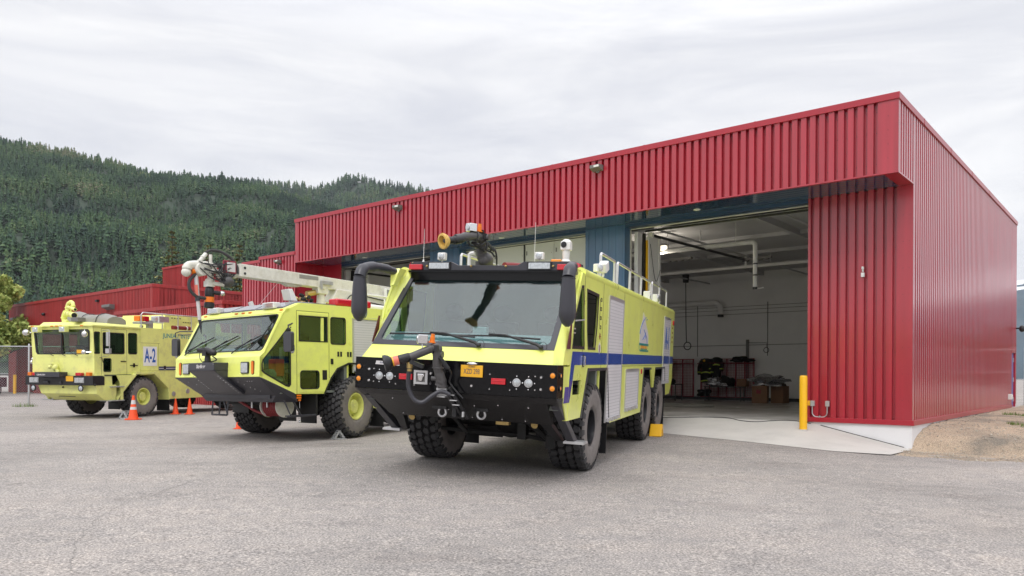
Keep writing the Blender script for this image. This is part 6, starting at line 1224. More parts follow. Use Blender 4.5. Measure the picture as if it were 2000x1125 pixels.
m_ = MB(); m_.cbox((.42,4.75,1.95), (.08,.34,.26)); l_ = T2.p(m_, 'flood_lamp', 'white', bevel=.02); m_ = MB(); m_.cbox((.463,4.75,1.95), (.008,.28,.20)); T2.p(m_, 'lens', 'clear', l_)
m_ = MB(); m_.tube([(.9,4.1,1.40),(.9,4.1,1.75)], .022, 8); m_.tube([(1.2,3.2,1.40),(1.2,3.2,1.75),(1.2,6.0,1.75),(1.2,6.0,1.4)], .018, 8); T2.p(m_, 'railing', 'white')
# boom head
m_ = MB(); H_ = lambda *P_: [(x, y, z) for x, y, z in P_]
m_.tube(smoothpath([(.10,-.02,2.16),(.06,-.2,2.17),(-.02,-.40,2.17),(-.05,-.56,2.13),(-.05,-.60,2.05)]), [.075]*6+[.085]*6+[.09]*6+[.085]*7, 16); m_.ball((-.05,-.60,2.00), (.095,.10,.095)); m_.lathe([(-.10,.13),(-.08,.14),(.08,.14),(.10,.13)], (.02,-.32,2.08), (1,0,0), 20); m_.lathe([(-.02,.105),(.02,.105)], (.0,-.36,2.17), (.3,1,0), 16); m_.lathe([(-.02,.10),(.02,.10)], (-.05,-.58,2.09), (0,.2,1), 16)
m_.tube([(.05,-.36,2.24),(.02,-.20,2.42)], .042, 12); m_.lathe([(-.01,.055),(.01,.055)], (.035,-.28,2.33), (-.1,.6,.8), 12); m_.tube([(.1,-.14,2.20),(.1,-.14,2.40)], .034, 12); m_.cbox((.12,.05,2.05), (.14,.42,.09)); m_.cbox((.14,.30,2.10), (.10,.34,.20)); m_.tube([(.14,.40,1.96),(.14,.40,2.26)], .04, 10); m_.ball((.06,-.12,1.98), .072); m_.ball((.15,.04,1.99), .078); m_.tube([(.06,-.12,1.94),(.05,-.12,1.86)], .06, 12); m_.cbox((.04,-.14,1.79), (.17,.15,.12)); m_.ball((.04,-.12,1.86), (.10,.10,.06)); m_.tube([(.1,-.1,1.80),(.18,.12,1.79)], .045, 10)
head = T2.p(m_, 'boom_head', 'offwhite', bevel=.012)
m_ = MB(); m_.ball((.16,.20,1.86), (.14,.15,.13), n=16, k=9); m_.tube([(.16,.2,1.98),(.16,.2,2.04)], .09, 12); T2.p(m_, 'electric_motor', 'gun', head)
m_ = MB(); m_.cbox((.20,.24,2.17), (.05,.30,.27)); bx = T2.p(m_, 'control_box', 'bracket', head, bevel=.01); m_ = MB(); m_.cbox((.228,.26,2.17), (.01,.20,.20)); T2.p(m_, 'cover', 'reflect', bx)
m_ = MB(); m_.tube([(-.02,-.50,2.03),(-.0,-.34,2.02)], .055, 12); T2.p(m_, 'probe_clamp', 'orange', head)
m_ = MB(); m_.tube([(-.01,-.41,2.0),(-.01,-.37,1.46)], .040, 12); T2.p(m_, 'piercing_probe', 'pinkband' if False else 'reflect', head); m_ = MB(); m_.tube([(-.01,-.40,1.75),(-.01,-.385,1.52)], .0415, 12); T2.p(m_, 'probe_band', 'pinkband', head)
m_ = MB(); m_.tube([(-.01,-.372,1.50),(-.01,-.368,1.42)], .052, 12); m_.tube([(-.01,-.33,1.03),(-.01,-.31,.88),(-.01,-.295,.74)], [.036,.022,.004], 12); T2.p(m_, 'probe_tip', 'plastic', head); m_ = MB(); m_.tube([(-.01,-.37,1.44),(-.01,-.33,1.03)], .037, 12); T2.p(m_, 'piercing_probe', 'bark' if False else 'reflect', head)
m_ = MB(); m_.lathe([(0,.055),(-.06,.06),(-.10,.085),(-.18,.095),(-.26,.095),(-.28,.085),(-.36,.08),(-.40,.085),(-.42,.105),(-.50,.105),(-.52,.07)], (.03,-.12,1.80), (.0,.03,1), 20); m_.tube([(.06,-.1,1.62),(.15,.05,1.60)], .045, 10); nz2 = T2.p(m_, 'nozzle', 'blackm', head, smooth=40)
m_ = MB(); m_.lathe([(-.285,.097),(-.395,.097)], (.03,-.12,1.80), (.0,.03,1), 20); T2.p(m_, 'orange_ring', 'orange', nz2); m_ = MB(); m_.ball((.18,.08,1.60), .055); T2.p(m_, 'work_lamp', 'chrome', nz2)
m_ = MB(); m_.tube(smoothpath([(.02,-.22,2.43),(.05,-.10,2.50),(.1,.10,2.49),(.15,.30,2.38),(.2,.42,2.20),(.2,.44,2.05)]), .030, 10)
m_.tube(smoothpath([(-.0,-.42,1.98),(-.02,-.55,1.82),(-.02,-.54,1.65),(.0,-.42,1.52),(.03,-.2,1.48)]), .034, 10); T2.p(m_, 'black_hose', 'rubber', head)
m_ = MB(); r8 = random.Random(4)
for k in range(24):
    a = (r8.uniform(.1,.2), r8.uniform(-.45,.1), r8.uniform(1.95,2.32)); b = (.22, r8.uniform(0,.4), r8.uniform(1.9,2.3)); c = ((a[0]+b[0])/2+.05, (a[1]+b[1])/2, min(a[2],b[2])-r8.uniform(0,.12)); m_.tube(smoothpath([a, c, b]), r8.choice((.008,.012)), 6)
T2.p(m_, 'hydraulic_hose', 'blackm', head)
# mirrors
for s_ in (-1, 1):
    MX, MY = s_*2.05, .32
    m_ = MB(); m_.tube([(s_*1.50,.78,.90),(MX,MY+.1,.90),(MX,MY,.86),(MX,MY,.76)], .014, 8); m_.tube([(s_*1.50,.76,.82),(MX,MY+.06,.82)], .012, 8); m_.extr([(MX+x, MY-.03, .53+z) for x, z in rrect(-.12,.12,-.20,.20,.05)], (0,.08,0)); o = T2.p(m_, 'mirror_housing', 'plastic', bevel=.025)
    m_ = MB(); m_.extr([(MX+x, MY+.055, .53+z) for x, z in rrect(-.10,.10,-.18,.18,.04)], (0,.004,0)); T2.p(m_, 'mirror_glass', 'mirror', o)
    m_ = MB(); m_.ball((MX+s_*.05,MY+.05,.40), (.07,.05,.11), n=14, k=8); T2.p(m_, 'mirror_glass', 'mirror', o)
shut(T2, W2, 2.50, 3.24, -.05, 1.12, 1); shut(T2, W2, 3.7, 4.9, -.4, 1.1, 1); shut(T2, -W2, 2.50, 3.24, .1, 1.12, -1)
m_ = MB()
for y in (2.03, 2.11, 2.31, 2.39): m_.box(W2, W2+.006, y, y+.05, .27, .38, 0)
m_.box(W2, W2+.02, 1.60, 1.72, -.24, -.03); m_.box(W2, W2+.02, 1.84, 1.90, .10, .22)
T2.p(m_, 'side_fittings', 'blackm')
m_ = MB()
for z in (-.58,-.63): m_.box(W2-.02, W2+.015, .93, 1.03, z, z+.035)
m_.box(W2-.02, W2+.015, .97, 1.02, -.68, -.645); T2.p(m_, 'marker_lamp', 'orange')
# arches, chassis, steps, reel
for s_ in (-1, 1):
    for P_ in ([(1.64,-.54),(1.84,-.19),(2.02,.02),(2.35,.14),(2.95,.14),(3.12,.10),(3.35,-.1),(3.45,-.62)], [(5.6,-.62),(5.75,0),(6.0,.16),(7.2,.16),(7.45,0),(7.6,-.62)]):
        m_ = MB()
        for a, b in zip(P_, P_[1:]): m_.hexa([(s_*1.0,a[0],a[1]),(s_*(W2+.03),a[0],a[1]),(s_*(W2+.03),b[0],b[1]),(s_*1.0,b[0],b[1]),(s_*1.0,a[0],a[1]-.04),(s_*(W2+.03),a[0],a[1]-.04),(s_*(W2+.03),b[0],b[1]-.04),(s_*1.0,b[0],b[1]-.04)])
        T2.p(m_, 'wheel_arch', 'blackm')
m_ = MB(); m_.box(-.9,.9,.9,8.6,-.78,-.1); m_.box(-1.45,1.45,3.5,5.5,-.75,-.1); m_.box(-1.49,1.49,1.7,3.4,.16,.22)
for s_ in (-1, 1): m_.box(*sorted((s_*.9, s_*1.5)), 3.42, 3.45, -1.35, -.5); m_.box(*sorted((s_*.9, s_*1.5)), 1.45, 1.5, -1.0, -.5)
m_.box(.15,.75,1.5,1.52,-1.15,-.8); T2.p(m_, 'chassis', 'under')
for y in (2.58, 6.6): m_ = MB(); m_.tube([(-1,y,-.85),(1,y,-.85)], .09, 12); m_.ball((.1,y,-.85), (.26,.22,.25), n=14, k=8); T2.p(m_, 'axle', 'under')
m_ = MB(); m_.lathe([(0,.24),(.02,.24),(.03,.10),(.06,.05),(.061,.001)], (1.02,1.0,-.80), (1,0,0), 28); m_.lathe([(0,.24),(-.02,.24)], (.50,1.0,-.80), (1,0,0), 28); reel = T2.p(m_, 'hose_reel', 'offwhite'); m_ = MB()
for k in range(7): m_.tube(arc((.55+.066*k,1.0,-.80), .19, 0, 360, 26, (0,1,0), (0,0,1)), .032, 8, cap=False)
m_.tube(smoothpath([(-.35,.62,-.60),(-.1,.72,-.72),(.2,.84,-.90),(.55,.95,-1.0)]), .03, 8); m_.tube(smoothpath([(-.3,.66,-.62),(-.05,.78,-.78),(.3,.9,-.95),(.6,.97,-1.01)]), .03, 8); T2.p(m_, 'red_hose', 'maroon', reel)
m_ = MB(); m_.tube(smoothpath([(.1,.62,-.56),(.35,.70,-.64),(.62,.76,-.64),(.75,.8,-.60)]), .04, 10); m_.tube([(.3,.7,-.64),(.3,.7,-.84)], .022, 8); m_.tube([(.75,.76,-.62),(.75,.76,-.82)], .022, 8); T2.p(m_, 'suction_pipe', 'alu')
m_ = MB(); X = -.75
for x in (X-.28, X+.0, X+.30): m_.tube([(x*(1.0),.62,-.66),(x+.04,.56,-1.0)], .022, 4)
m_.tube([(X-.24,.56,-1.0),(X+.34,.56,-1.0)], .022, 4); m_.tube([(X+.12,.62,-.66),(X+.36,.56,-.99)], .02, 4); T2.p(m_, 'folding_step', 'plastic')
m_ = MB(); m_.tube([(1.42,.68,-.66),(1.50,.80,-1.0),(1.50,1.45,-.99)], .022, 4); m_.tube([(1.42,.90,-.66),(1.50,1.06,-1.0)], .022, 4); m_.box(1.30,1.52,.80,1.45,-1.01,-.98); T2.p(m_, 'folding_step', 'plastic')
m_ = MB(); m_.tube([(1.45,1.06,-.55),(1.45,1.06,-1.05)], .006, 5); m_.lathe([(0,.03),(-.06,.025)], (1.45,1.06,-1.02), (0,0,1), 10); m_.ball((1.45,1.06,-1.12), .03); T2.p(m_, 'underbody_nozzle', 'chrome')
place_wheels(tyre_obj(.685, .58, .305, 30, 'limedull', 0), T2.root, [(1.30, 2.50, .685, math.radians(14)), (-1.50, 2.2, .685, math.radians(14)), (1.22, 6.6, .685, 0), (-1.22, 6.6, .685, 0)])

# ================================================================ TRUCK 3 (left)
T3 = Truck('fire_truck', 'left lime yellow airport fire truck with A-2 sign and grey tarp on its roof', (-14.837, 25.656, -.068), (-.315, .016, .001), -1.42)
W3 = 1.32
m_ = MB()
cab = [(.05,.02),(.06,.60),(.09,.70),(.0,1.62),(2.0,1.62),(2.0,.04),(1.42,.04),(.33,.04)]
w0 = rrect(.05,.28,.74,1.44,.05); w1 = rrect(.41,1.29,.74,1.43,.06); w2 = rrect(1.47,1.86,.74,1.45,.07); w3 = rrect(.42,.74,.14,.58,.06)
for s_ in (1, -1):
    m_.prism(cab, 0, s_*(W3-.035), s_*W3, 0, [w0, w1, w2, w3]); X = sorted((s_*W3, s_*(W3+.002)))
    for q in ((.335,.343,.02,1.56),(1.40,1.408,.02,1.56),(.34,1.404,1.555,1.563)): m_.box(*X, *q, 1)
    m_.prism([(2.0,-.0),(2.0,1.66),(9.4,1.66),(9.4,-.4),(8.9,-.88),(7.9,-.88),(7.8,-.3),(7.5,.05),(6.2,.05),(5.9,-.3),(5.8,-.88),(3.26,-.88),(3.22,-.5),(2.56,.02)], 0, s_*(W3-.03), s_*(W3+.02))
    m_.box(*sorted((s_*(W3+.02), s_*(W3+.022))), 2.02, 2.9, 1.13, 1.137, 1); m_.box(*sorted((s_*(W3+.02), s_*(W3+.022))), 2.84, 2.847, .18, 1.13, 1); m_.box(*sorted((s_*(W3+.02), s_*(W3+.022))), 2.02, 3.6, .15, .157, 1)
m_.box(-W3-.01, W3+.01, 2.0, 2.06, .1, 1.66); m_.box(-W3-.01, W3+.01, 9.35, 9.4, -.4, 1.66); m_.box(-W3, W3, 2.0, 9.38, 1.62, 1.665)
body3 = T3.p(m_, 'body', ['lime2', 'blackm'])
# cab front
m_ = MB(); 
m_.hexa([(-1.30,.06,.0),(1.30,.06,.0),(1.30,.16,.0),(-1.30,.16,.0),(-W3,.05,.60),(W3,.05,.60),(W3,.16,.60),(-W3,.16,.60)])
f3 = [(-W3,.60),(W3,.60),(W3,1.64),(-W3,1.64)]; wi = [(-1.07,.72),(-1.13,.80),(-1.17,1.46),(-1.10,1.52),(1.10,1.52),(1.17,1.46),(1.13,.80),(1.07,.72)]
def q3(x, z, o=0): return (x, .05+(z-.60)*(.04 if z < .72 else .0)+(-.06*(z-.7) if z > .7 else 0)+o, z)
m_.extr([q3(*p) for p in f3], (0,.04,0), 0, [[q3(*p) for p in wi]])
m_.hexa([(-1.37,-.06,1.62),(1.37,-.06,1.62),(1.37,2.02,1.62),(-1.37,2.02,1.62),(-1.37,-.06,1.67),(1.37,-.06,1.67),(1.37,2.02,1.67),(-1.37,2.02,1.67)])
m_.hexa([(-1.08,.10,1.67),(1.08,.10,1.67),(1.08,1.9,1.67),(-1.08,1.9,1.67),(-1.0,.2,1.79),(1.0,.2,1.77),(1.0,1.7,1.75),(-1.0,1.7,1.75)])
# lower hull
m_.add([(-1.05,.02,-.30),(1.42,.02,-.30),(1.42,.85,-.30),(-1.2,.85,-.30),(-.95,.05,-.58),(1.42,.05,-.58),(1.42,.85,-.60),(-1.1,.85,-.60),(-.80,.42,-.80),(1.36,.42,-.80),(1.36,.85,-.84),(-.9,.85,-.84)],
 [(0,1,5,4),(1,2,6,5),(3,0,4,7),(4,5,9,8),(5,6,10,9),(7,4,8,11),(8,9,10,11),(0,3,2,1)])
m_.box(-1.38, 1.38, .06, .40, -.30, .04)
T3.p(m_, 'cab_front', 'lime2', bevel=.008)
m_ = MB(); m_.extr([q3(x, z, .012) for x, z in wi], (0,.006,0)); T3.p(m_, 'windscreen', 'wglass', smooth=0)
c_ = np.mean(wi, axis=0); m_ = MB(); m_.extr([q3(*(c_+(np.array(p)-c_)*1.02), -.008) for p in wi], (0,.02,0), 0, [[q3(*(c_+(np.array(p)-c_)*.965), -.008) for p in wi]]); m_.box(-.02,.02,-.005,.03,.73,1.5); T3.p(m_, 'seal', 'blackm')
for hl in (w0, w1, w2, w3):
    for s_ in (1, -1):
        m_ = MB(); m_.prism(hl, 0, s_*(W3-.026), s_*(W3-.02)); o = T3.p(m_, 'side_window', 'sglass', smooth=0); c = np.mean(hl, axis=0); m_ = MB(); m_.prism([tuple(c+(np.array(q)-c)*1.04) for q in hl], 0, s_*(W3-.004), s_*(W3+.006), 0, [[tuple(c+(np.array(q)-c)*.93) for q in hl]]); T3.p(m_, 'seal', 'blackm', o)
m_ = MB(); m_.box(-1.28,1.28,.1,1.98,-.0,.05); m_.box(-1.28,1.28,1.93,1.99,.05,1.6); T3.p(m_, 'cab_lining', 'interior')
m_ = MB(); m_.box(-1.2,1.2,.12,.42,.45,.70); T3.p(m_, 'dashboard', 'dash', bevel=.02); m_ = MB(); m_.ball((.1,.3,.74), (.25,.12,.06)); T3.p(m_, 'papers', 'white'); m_ = MB(); m_.box(.62,.84,.02,.03,.74,.86); T3.p(m_, 'sticker', 'plate')
m_ = MB(); m_.tube(arc((-.55,.62,.82), .2, 0, 360, 22, (1,0,0), (0,.6,.8)), .013, 7); m_.tube([(-.55,.5,.6),(-.55,.62,.82)], .03, 8); T3.p(m_, 'steering_wheel', 'blackm')
for x in (-.6,.6): m_ = MB(); m_.box(x-.24,x+.24,.9,1.35,.2,.42); m_.box(x-.24,x+.24,1.3,1.42,.4,1.05); T3.p(m_, 'seat', 'seat', bevel=.04)
for x in (-.35,.15,.68):
    m_ = MB(); m_.tube([(x,.01,.66),(x-.28,-.01,.78),(x-.55,-.0,.80)], .010, 6); T3.p(m_, 'wiper', 'blackm')
# bumper
m_ = MB(); m_.box(-1.40, 1.42, -.12, .06, -.30, .01); m_.prism([(-.12,-.30),(-.12,.01),(.25,.01),(.35,-.02),(.35,-.30)], 0, 1.40, 1.44); m_.prism([(-.12,-.30),(-.12,.01),(.25,.01),(.35,-.02),(.35,-.30)], 0, -1.44, -1.40); b3 = T3.p(m_, 'bumper', 'blackm', bevel=.01)
m_ = MB(); m_.box(-.78, .28, -.34, -.02, -.03, .13); m_.tube([(-.6,-.13,-.2),(-.4,-.13,-.2)], .05, 8); m_.lathe([(0,.05),(.02,.05)], (-.5,-.13,-.2), (0,-1,0), 12); m_.lathe([(0,.05),(.03,.05)], (.1,-.12,-.22), (0,-1,0), 12); bb = T3.p(m_, 'bumper_box', 'plastic', bevel=.01)
T3.txt('badge_text', 'OSHKOSH', .07, 'reflect', (-.5, -.343, .04), (1,0,0), (0,0,1), bb, sx=1.1, ext=.001, bold=.002)
for x in (-1.05, .88):
    m_ = MB(); m_.box(x-.20,x+.20,-.135,-.12,-.22,-.05); l_ = T3.p(m_, 'headlamp', 'steel'); m_ = MB()
    for xx in (x-.18, x+.01): m_.box(xx,xx+.17,-.145,-.135,-.205,-.065)
    T3.p(m_, 'lens', 'clear', l_, bevel=.01)
for x in (-1.07, .78): m_ = MB(); m_.box(x-.12,x+.12,-.08,.04,.01,.11); T3.p(m_, 'warning_lamp', 'redlens', bevel=.01)
for x in (-1.33, 1.16): m_ = MB(); m_.box(x-.08,x+.08,-.06,.05,.0,.12); T3.p(m_, 'turn_signal', 'orange', bevel=.01)
for x in (-1.10, .92): roundlamp(T3, (x,-.10,-.40), .085, 'clear', 'blackm', name='fog_lamp', dp=.05)
m_ = MB(); m_.box(.34,.64,-.145,-.135,-.17,.0); p3 = T3.p(m_, 'licence_plate', 'plate'); 
m_ = MB(); m_.box(-.35,.35,.20,.22,-.69,-.66); m_.ball((.05,.0,-.37), .03); m_.ball((1.45,-.05,-.28), .04); T3.p(m_, 'hull_fittings', 'blackm')
m_ = MB(); m_.ball((-.24,-.02,.28), (.11,.10,.12)); m_.tube([(-.24,-.03,.36),(-.30,-.12,.42)], .05, 10); m_.tube([(-.34,-.10,.30),(-.40,-.14,.29)], .06, 10); m_.tube([(-.15,-.03,.2),(-.12,-.03,.12)], .06, 10); m_.tube(smoothpath([(-.26,-.05,.45),(-.2,-.05,.55),(-.10,-.02,.50),(-.05,0,.3)]), .008, 6); T3.p(m_, 'bumper_turret', 'lime2')
# roof lamps and turret
for x in (-.83,.31,): m_ = MB(); m_.box(x-.13,x+.13,-.26,-.10,1.43,1.62); f_ = T3.p(m_, 'flood_lamp', 'lime2', bevel=.01); m_ = MB(); m_.box(x-.11,x+.11,-.27,-.262,1.45,1.60); m_.lathe([(0,.06),(.01,.05)], (x,-.27,1.53), (0,-1,0), 14); T3.p(m_, 'lens', 'clear', f_)
for x in (-1.17,-.33,-.13,.05,.93): m_ = MB(); m_.box(x-.045,x+.045,-.09,-.06,1.62,1.655); T3.p(m_, 'marker_lamp', 'orange')
m_ = MB(); m_.ball((-1.42,-.1,1.44), (.13,.1,.10)); m_.tube([(-1.3,0,1.44),(-1.42,-.1,1.44)], .02, 6); T3.p(m_, 'spotlight', 'chrome'); m_ = MB(); m_.ball((1.12,-.13,1.36), (.10,.1,.11)); m_.lathe([(0,.02),(.08,.01)], (1.12,-.13,1.45), (0,0,1), 8); T3.p(m_, 'spotlight', 'chrome'); m_ = MB(); m_.ball((1.08,-.14,.78), (.08,.06,.08)); m_.tube([(1.08,-.1,.78),(1.25,0,.78)], .015, 6); T3.p(m_, 'spotlight', 'chrome')
m_ = MB(); R6 = .10
def fl(c, d, r, h=.035): m_.lathe([(-h/2,r),(h/2,r)], c, d, 16)
m_.lathe([(0,.17),(.05,.17),(.06,.11)], (-.30,.5,1.75), (0,0,1), 18)
m_.tube(smoothpath([(-.30,.5,1.78),(-.40,.5,1.84),(-.43,.5,1.96),(-.38,.48,2.06),(-.26,.43,2.10)],5), .085, 14); fl((-.43,.5,1.95),(0,0,1),.105); fl((-.25,.42,2.10),(.9,-.5,0),.11)
m_.tube([(-.26,.43,2.10),(.40,.10,2.00)], .082, 14); fl((-.08,.34,2.07),(.9,-.45,-.1),.105,.05); fl((.18,.21,2.035),(.9,-.45,-.1),.10,.03); m_.tube([(.36,.12,2.007),(.50,.05,1.985)], .098, 16)
m_.tube(smoothpath([(-.24,.45,2.18),(-.25,.46,2.30),(-.20,.46,2.42),(-.06,.44,2.46),(.06,.40,2.42),(.10,.38,2.30)],5), .058, 12); fl((-.245,.46,2.28),(0,0,1),.078); fl((.09,.38,2.33),(0,0,1),.078); fl((-.06,.44,2.46),(1,0,0),.074)
m_.tube([(-.16,.42,2.30),(.44,.12,2.19)], .047, 12); fl((.12,.28,2.25),(.9,-.45,-.15),.064,.03); m_.tube([(.40,.14,2.20),(.50,.09,2.18)], .056, 12)
m_.tube([(.12,.3,2.05),(.12,.3,1.76)], .03, 8); m_.tube([(.34,.16,1.98),(.40,.22,1.76)], .022, 8); m_.tube([(.0,.35,2.08),(.24,.3,1.78)], .022, 8); m_.tube([(-.2,.42,2.14),(-.12,.42,2.30)], .03, 8); m_.tube([(.1,.28,2.1),(.12,.27,2.24)], .02, 8)
tr3 = T3.p(m_, 'roof_turret', 'lime2', smooth=50); m_ = MB(); m_.lathe([(0,.082),(.004,.082)], (.50,.05,1.985), (.14,-.07,-.022), 16); m_.lathe([(0,.044),(.004,.044)], (.50,.09,2.18), (.10,-.05,-.02), 12); T3.p(m_, 'muzzle', 'blackm', tr3)
m_ = MB(); m_.box(.42,.72,-.02,.3,1.78,1.92); T3.p(m_, 'roof_box', 'grey', bevel=.01)
# tarp
rr = random.Random(2); n_k = 22; vs_ = []; k_ = 9; m_ = MB()
for i in range(n_k+1):
    t = i/n_k; x = -1.15+2.1*t; hgt = (.44+.07*math.sin(t*9)+rr.uniform(-.02,.03))*(math.sin(min(1, t*4+.12)*math.pi/2))*(1-.45*t**3)*(.9 if abs(t-.40) > .02 and abs(t-.68) > .02 else .78)
    for j in range(k_): a = math.pi*j/(k_-1); vs_.append((x, 1.35-.42*math.cos(a)*(1+rr.uniform(-.05,.05)), 1.76+hgt*math.sin(a)**.7*(1+rr.uniform(-.05,.05))))
m_.add(vs_, [(i*k_+j, i*k_+j+1, (i+1)*k_+j+1, (i+1)*k_+j) for i in range(n_k) for j in range(k_-1)] + [tuple(range(k_)), tuple(range(n_k*k_, (n_k+1)*k_))])
tarp = m_.build('tarpaulin', 'tarp', None, smooth=70); tarp.matrix_world = pose((-14.837, 25.656, -.068), -.315, .016, .001); tag(tarp, 'bundled grey tarpaulin tied down on the roof of the left fire truck', 'tarpaulin')
m_ = MB()
for x in (-.18,.48): m_.tube([(x, .90, 1.78)]+[(x+.02*math.sin(j), 1.35-.45*math.cos(math.pi*j/8), 1.77+.36*math.sin(math.pi*j/8)**.7) for j in range(1,8)]+[(x, 1.8, 1.78)], .012, 6)
st3 = m_.build('strap', 'blackm', tarp)
# mirror on the door
m_ = MB(); m_.tube([(W3+.02,.35,1.50),(W3+.36,.30,1.50),(W3+.38,.30,1.46),(W3+.38,.30,.72),(W3+.30,.32,.66),(W3+.02,.36,.64)], .012, 6); m_.box(W3+.27,W3+.37,.26,.34,.98,1.44); m_.box(W3+.26,W3+.42,.24,.34,.74,.90); mm = T3.p(m_, 'mirror_frame', 'alu', bevel=.01); m_ = MB(); m_.box(W3+.28,W3+.36,.341,.345,1.0,1.42); T3.p(m_, 'mirror_glass', 'mirror', mm)
m_ = MB(); m_.tube([(-W3-.02,.35,.35),(-W3-.3,.30,.40),(-W3-.3,.3,.5)], .012, 6); m_.ball((-W3-.26,.25,.46), .06); m_.ball((-W3-.2,.25,.56), .06); T3.p(m_, 'mirror_frame', 'chrome')
# grab bar, unit decals
m_ = MB(); m_.tube([(W3+.02,.38,.50),(W3+.05,.36,.44),(W3+.05,.30,.62),(W3+.02,.25,.60)], .010, 6); m_.box(W3+.002,W3+.02,1.14,1.36,.47,.50); m_.box(W3+.022,W3+.03,1.52,1.86,.33,.36); m_.box(W3+.022,W3+.03,1.66,1.74,.28,.42); m_.box(W3+.022,W3+.03,3.10,3.2,.2,.33); T3.p(m_, 'side_fittings', 'blackm')
m_ = MB(); m_.prism([(2.12,.33),(2.76,.33),(2.76,1.01),(2.12,1.01)], 0, W3+.022, W3+.027); sg = T3.p(m_, 'unit_sign', 'signwhite')
T3.txt('unit_number', 'A-2', .68, 'sblue', (W3+.0275, 2.44, .67), (0,1,0), (0,0,1), sg, fit=.53, ext=.001, bold=.014)
T3.txt('side_lettering', 'JUNEAU  INTERNATIONAL  AIRPORT', .225, 'teal2', (W3+.021, 4.86, 1.415), (0,1,0), (0,0,1), fit=3.6, ext=.001, bold=.003)
m_ = MB(); m_.box(W3+.022,W3+.024,2.86,3.82,.175,.225); m_.box(W3+.022,W3+.024,2.86,3.82,.255,.305); T3.p(m_, 'stripe', 'navy'); m_ = MB(); m_.box(W3+.022,W3+.0235,2.86,3.82,.225,.255); m_.box(W3+.024,W3+.027,3.10,3.20,.19,.30); T3.p(m_, 'stripe', 'reflect')
m_ = MB(); m_.lathe([(0,.09),(.02,.09),(.03,.03),(.031,.001)], (W3+.02,3.58,-.70), (1,0,0), 18); T3.p(m_, 'hose_cap', 'steel'); m_ = MB(); m_.lathe([(0,.09),(.03,.09)], (W3+.02,4.30,-.62), (1,0,0), 18); T3.p(m_, 'hose_cap', 'steel')
# front fender, steps
for s_ in (-1, 1):
    m_ = MB(); P_ = [(.88,-.83),(1.0,-.62),(1.68,.04),(2.52,.04),(3.20,-.48),(3.24,-.90)]
    for a, b in zip(P_, P_[1:]): m_.hexa([(s_*.9,a[0],a[1]),(s_*1.46,a[0],a[1]),(s_*1.46,b[0],b[1]),(s_*.9,b[0],b[1]),(s_*.9,a[0],a[1]+.10),(s_*1.46,a[0]-.0,a[1]+.10),(s_*1.46,b[0]+.06,b[1]+.08),(s_*.9,b[0]+.06,b[1]+.08)])
    m_.prism([(.72,-.02),(.34,-.02),(.34,-.30),(.66,-.80),(.70,-.83),(.80,-.83)], 0, s_*1.28, s_*1.36)
    m_.prism([(1.12,-.83),(1.12,-.55),(1.72,.02),(1.55,.02),(.86,.02),(1.0,-.25),(1.0,-.83)], 0, s_*1.40, s_*1.45)
    T3.p(m_, 'fender', 'lime2', bevel=.006)
for s_ in (-1, 1):
    m_ = MB(); m_.box(*sorted((s_*.95,s_*1.0)), .5, 1.1, -.8, .0)
    for z in (-.38,-.84): m_.box(*sorted((s_*1.0,s_*1.50)), .56, 1.12, z, z+.035)
    T3.p(m_, 'cab_step', 'steel')
m_ = MB(); m_.box(-.8,.8,.8,9.1,-.80,0); m_.box(-1.25,1.25,3.3,5.7,-.7,0); m_.box(-1.2,1.2,1.5,2.9,.05,.1)
for s_ in (-1, 1): m_.box(*sorted((s_*.85,s_*1.40)), 3.28, 3.31, -1.30, -.8)
T3.p(m_, 'chassis', 'under')
for y in (2.05,6.85): m_ = MB(); m_.tube([(-1,y,-.74),(1,y,-.74)], .09, 10); m_.ball((.1,y,-.74), (.25,.22,.24)); T3.p(m_, 'axle', 'under')
# deck: rails, lamps, engine hood
m_ = MB(); m_.hexa([(-.9,3.3,1.66),(1.15,3.3,1.66),(1.15,6.5,1.66),(-.9,6.5,1.66),(-.85,3.45,2.20),(1.1,3.45,2.20),(1.1,6.4,2.22),(-.85,6.4,2.22)])
for k in range(4): m_.box(1.148-.02*0,1.152,3.7+.14*k,3.78+.14*k,2.08,2.11,1); m_.box(1.148,1.152,4.3+.12*k,4.38+.12*k,1.95,1.98,1)
T3.p(m_, 'engine_cover', ['lime2', 'blackm'], bevel=.02)
m_ = MB(); m_.tube([(1.28,2.10,1.66),(1.28,2.10,2.12),(1.28,2.18,2.20),(1.28,6.8,2.20),(1.28,6.9,2.1),(1.28,6.9,1.66)], .022, 8)
for y in (3.1,3.9,4.6,5.6): m_.tube([(1.28,y,1.66),(1.28,y,2.2)], .018, 8)
m_.tube([(-1.2,2.1,1.66),(-1.2,2.1,2.15),(-1.2,6.8,2.15)], .02, 8); m_.tube([(-.1,1.9,2.05),(-1.2,2.1,2.1)], .015, 6); T3.p(m_, 'railing', 'alu')
m_ = MB(); m_.box(1.0,1.25,2.05,2.25,1.90,2.08); T3.p(m_, 'beacon', 'orange', bevel=.02); m_ = MB(); m_.box(1.0,1.25,2.28,2.52,1.90,2.08); T3.p(m_, 'beacon', 'redlens', bevel=.02); m_ = MB(); m_.box(.95,1.28,2.05,2.6,1.80,1.88); m_.lathe([(0,.05),(.1,.07)], (1.1,2.3,1.66), (0,0,1), 10); m_.box(1.1,1.25,2.5,2.7,1.66,1.95); T3.p(m_, 'siren', 'steel', bevel=.01)
m_ = MB(); m_.box(1.05,1.40,2.80,3.06,1.86,2.12); f_ = T3.p(m_, 'flood_lamp', 'white', bevel=.015); m_ = MB(); m_.box(1.08,1.37,2.79,2.798,1.89,2.09); m_.box(1.402,1.408,2.83,3.3,1.90,2.1); T3.p(m_, 'lens', 'clear', f_)
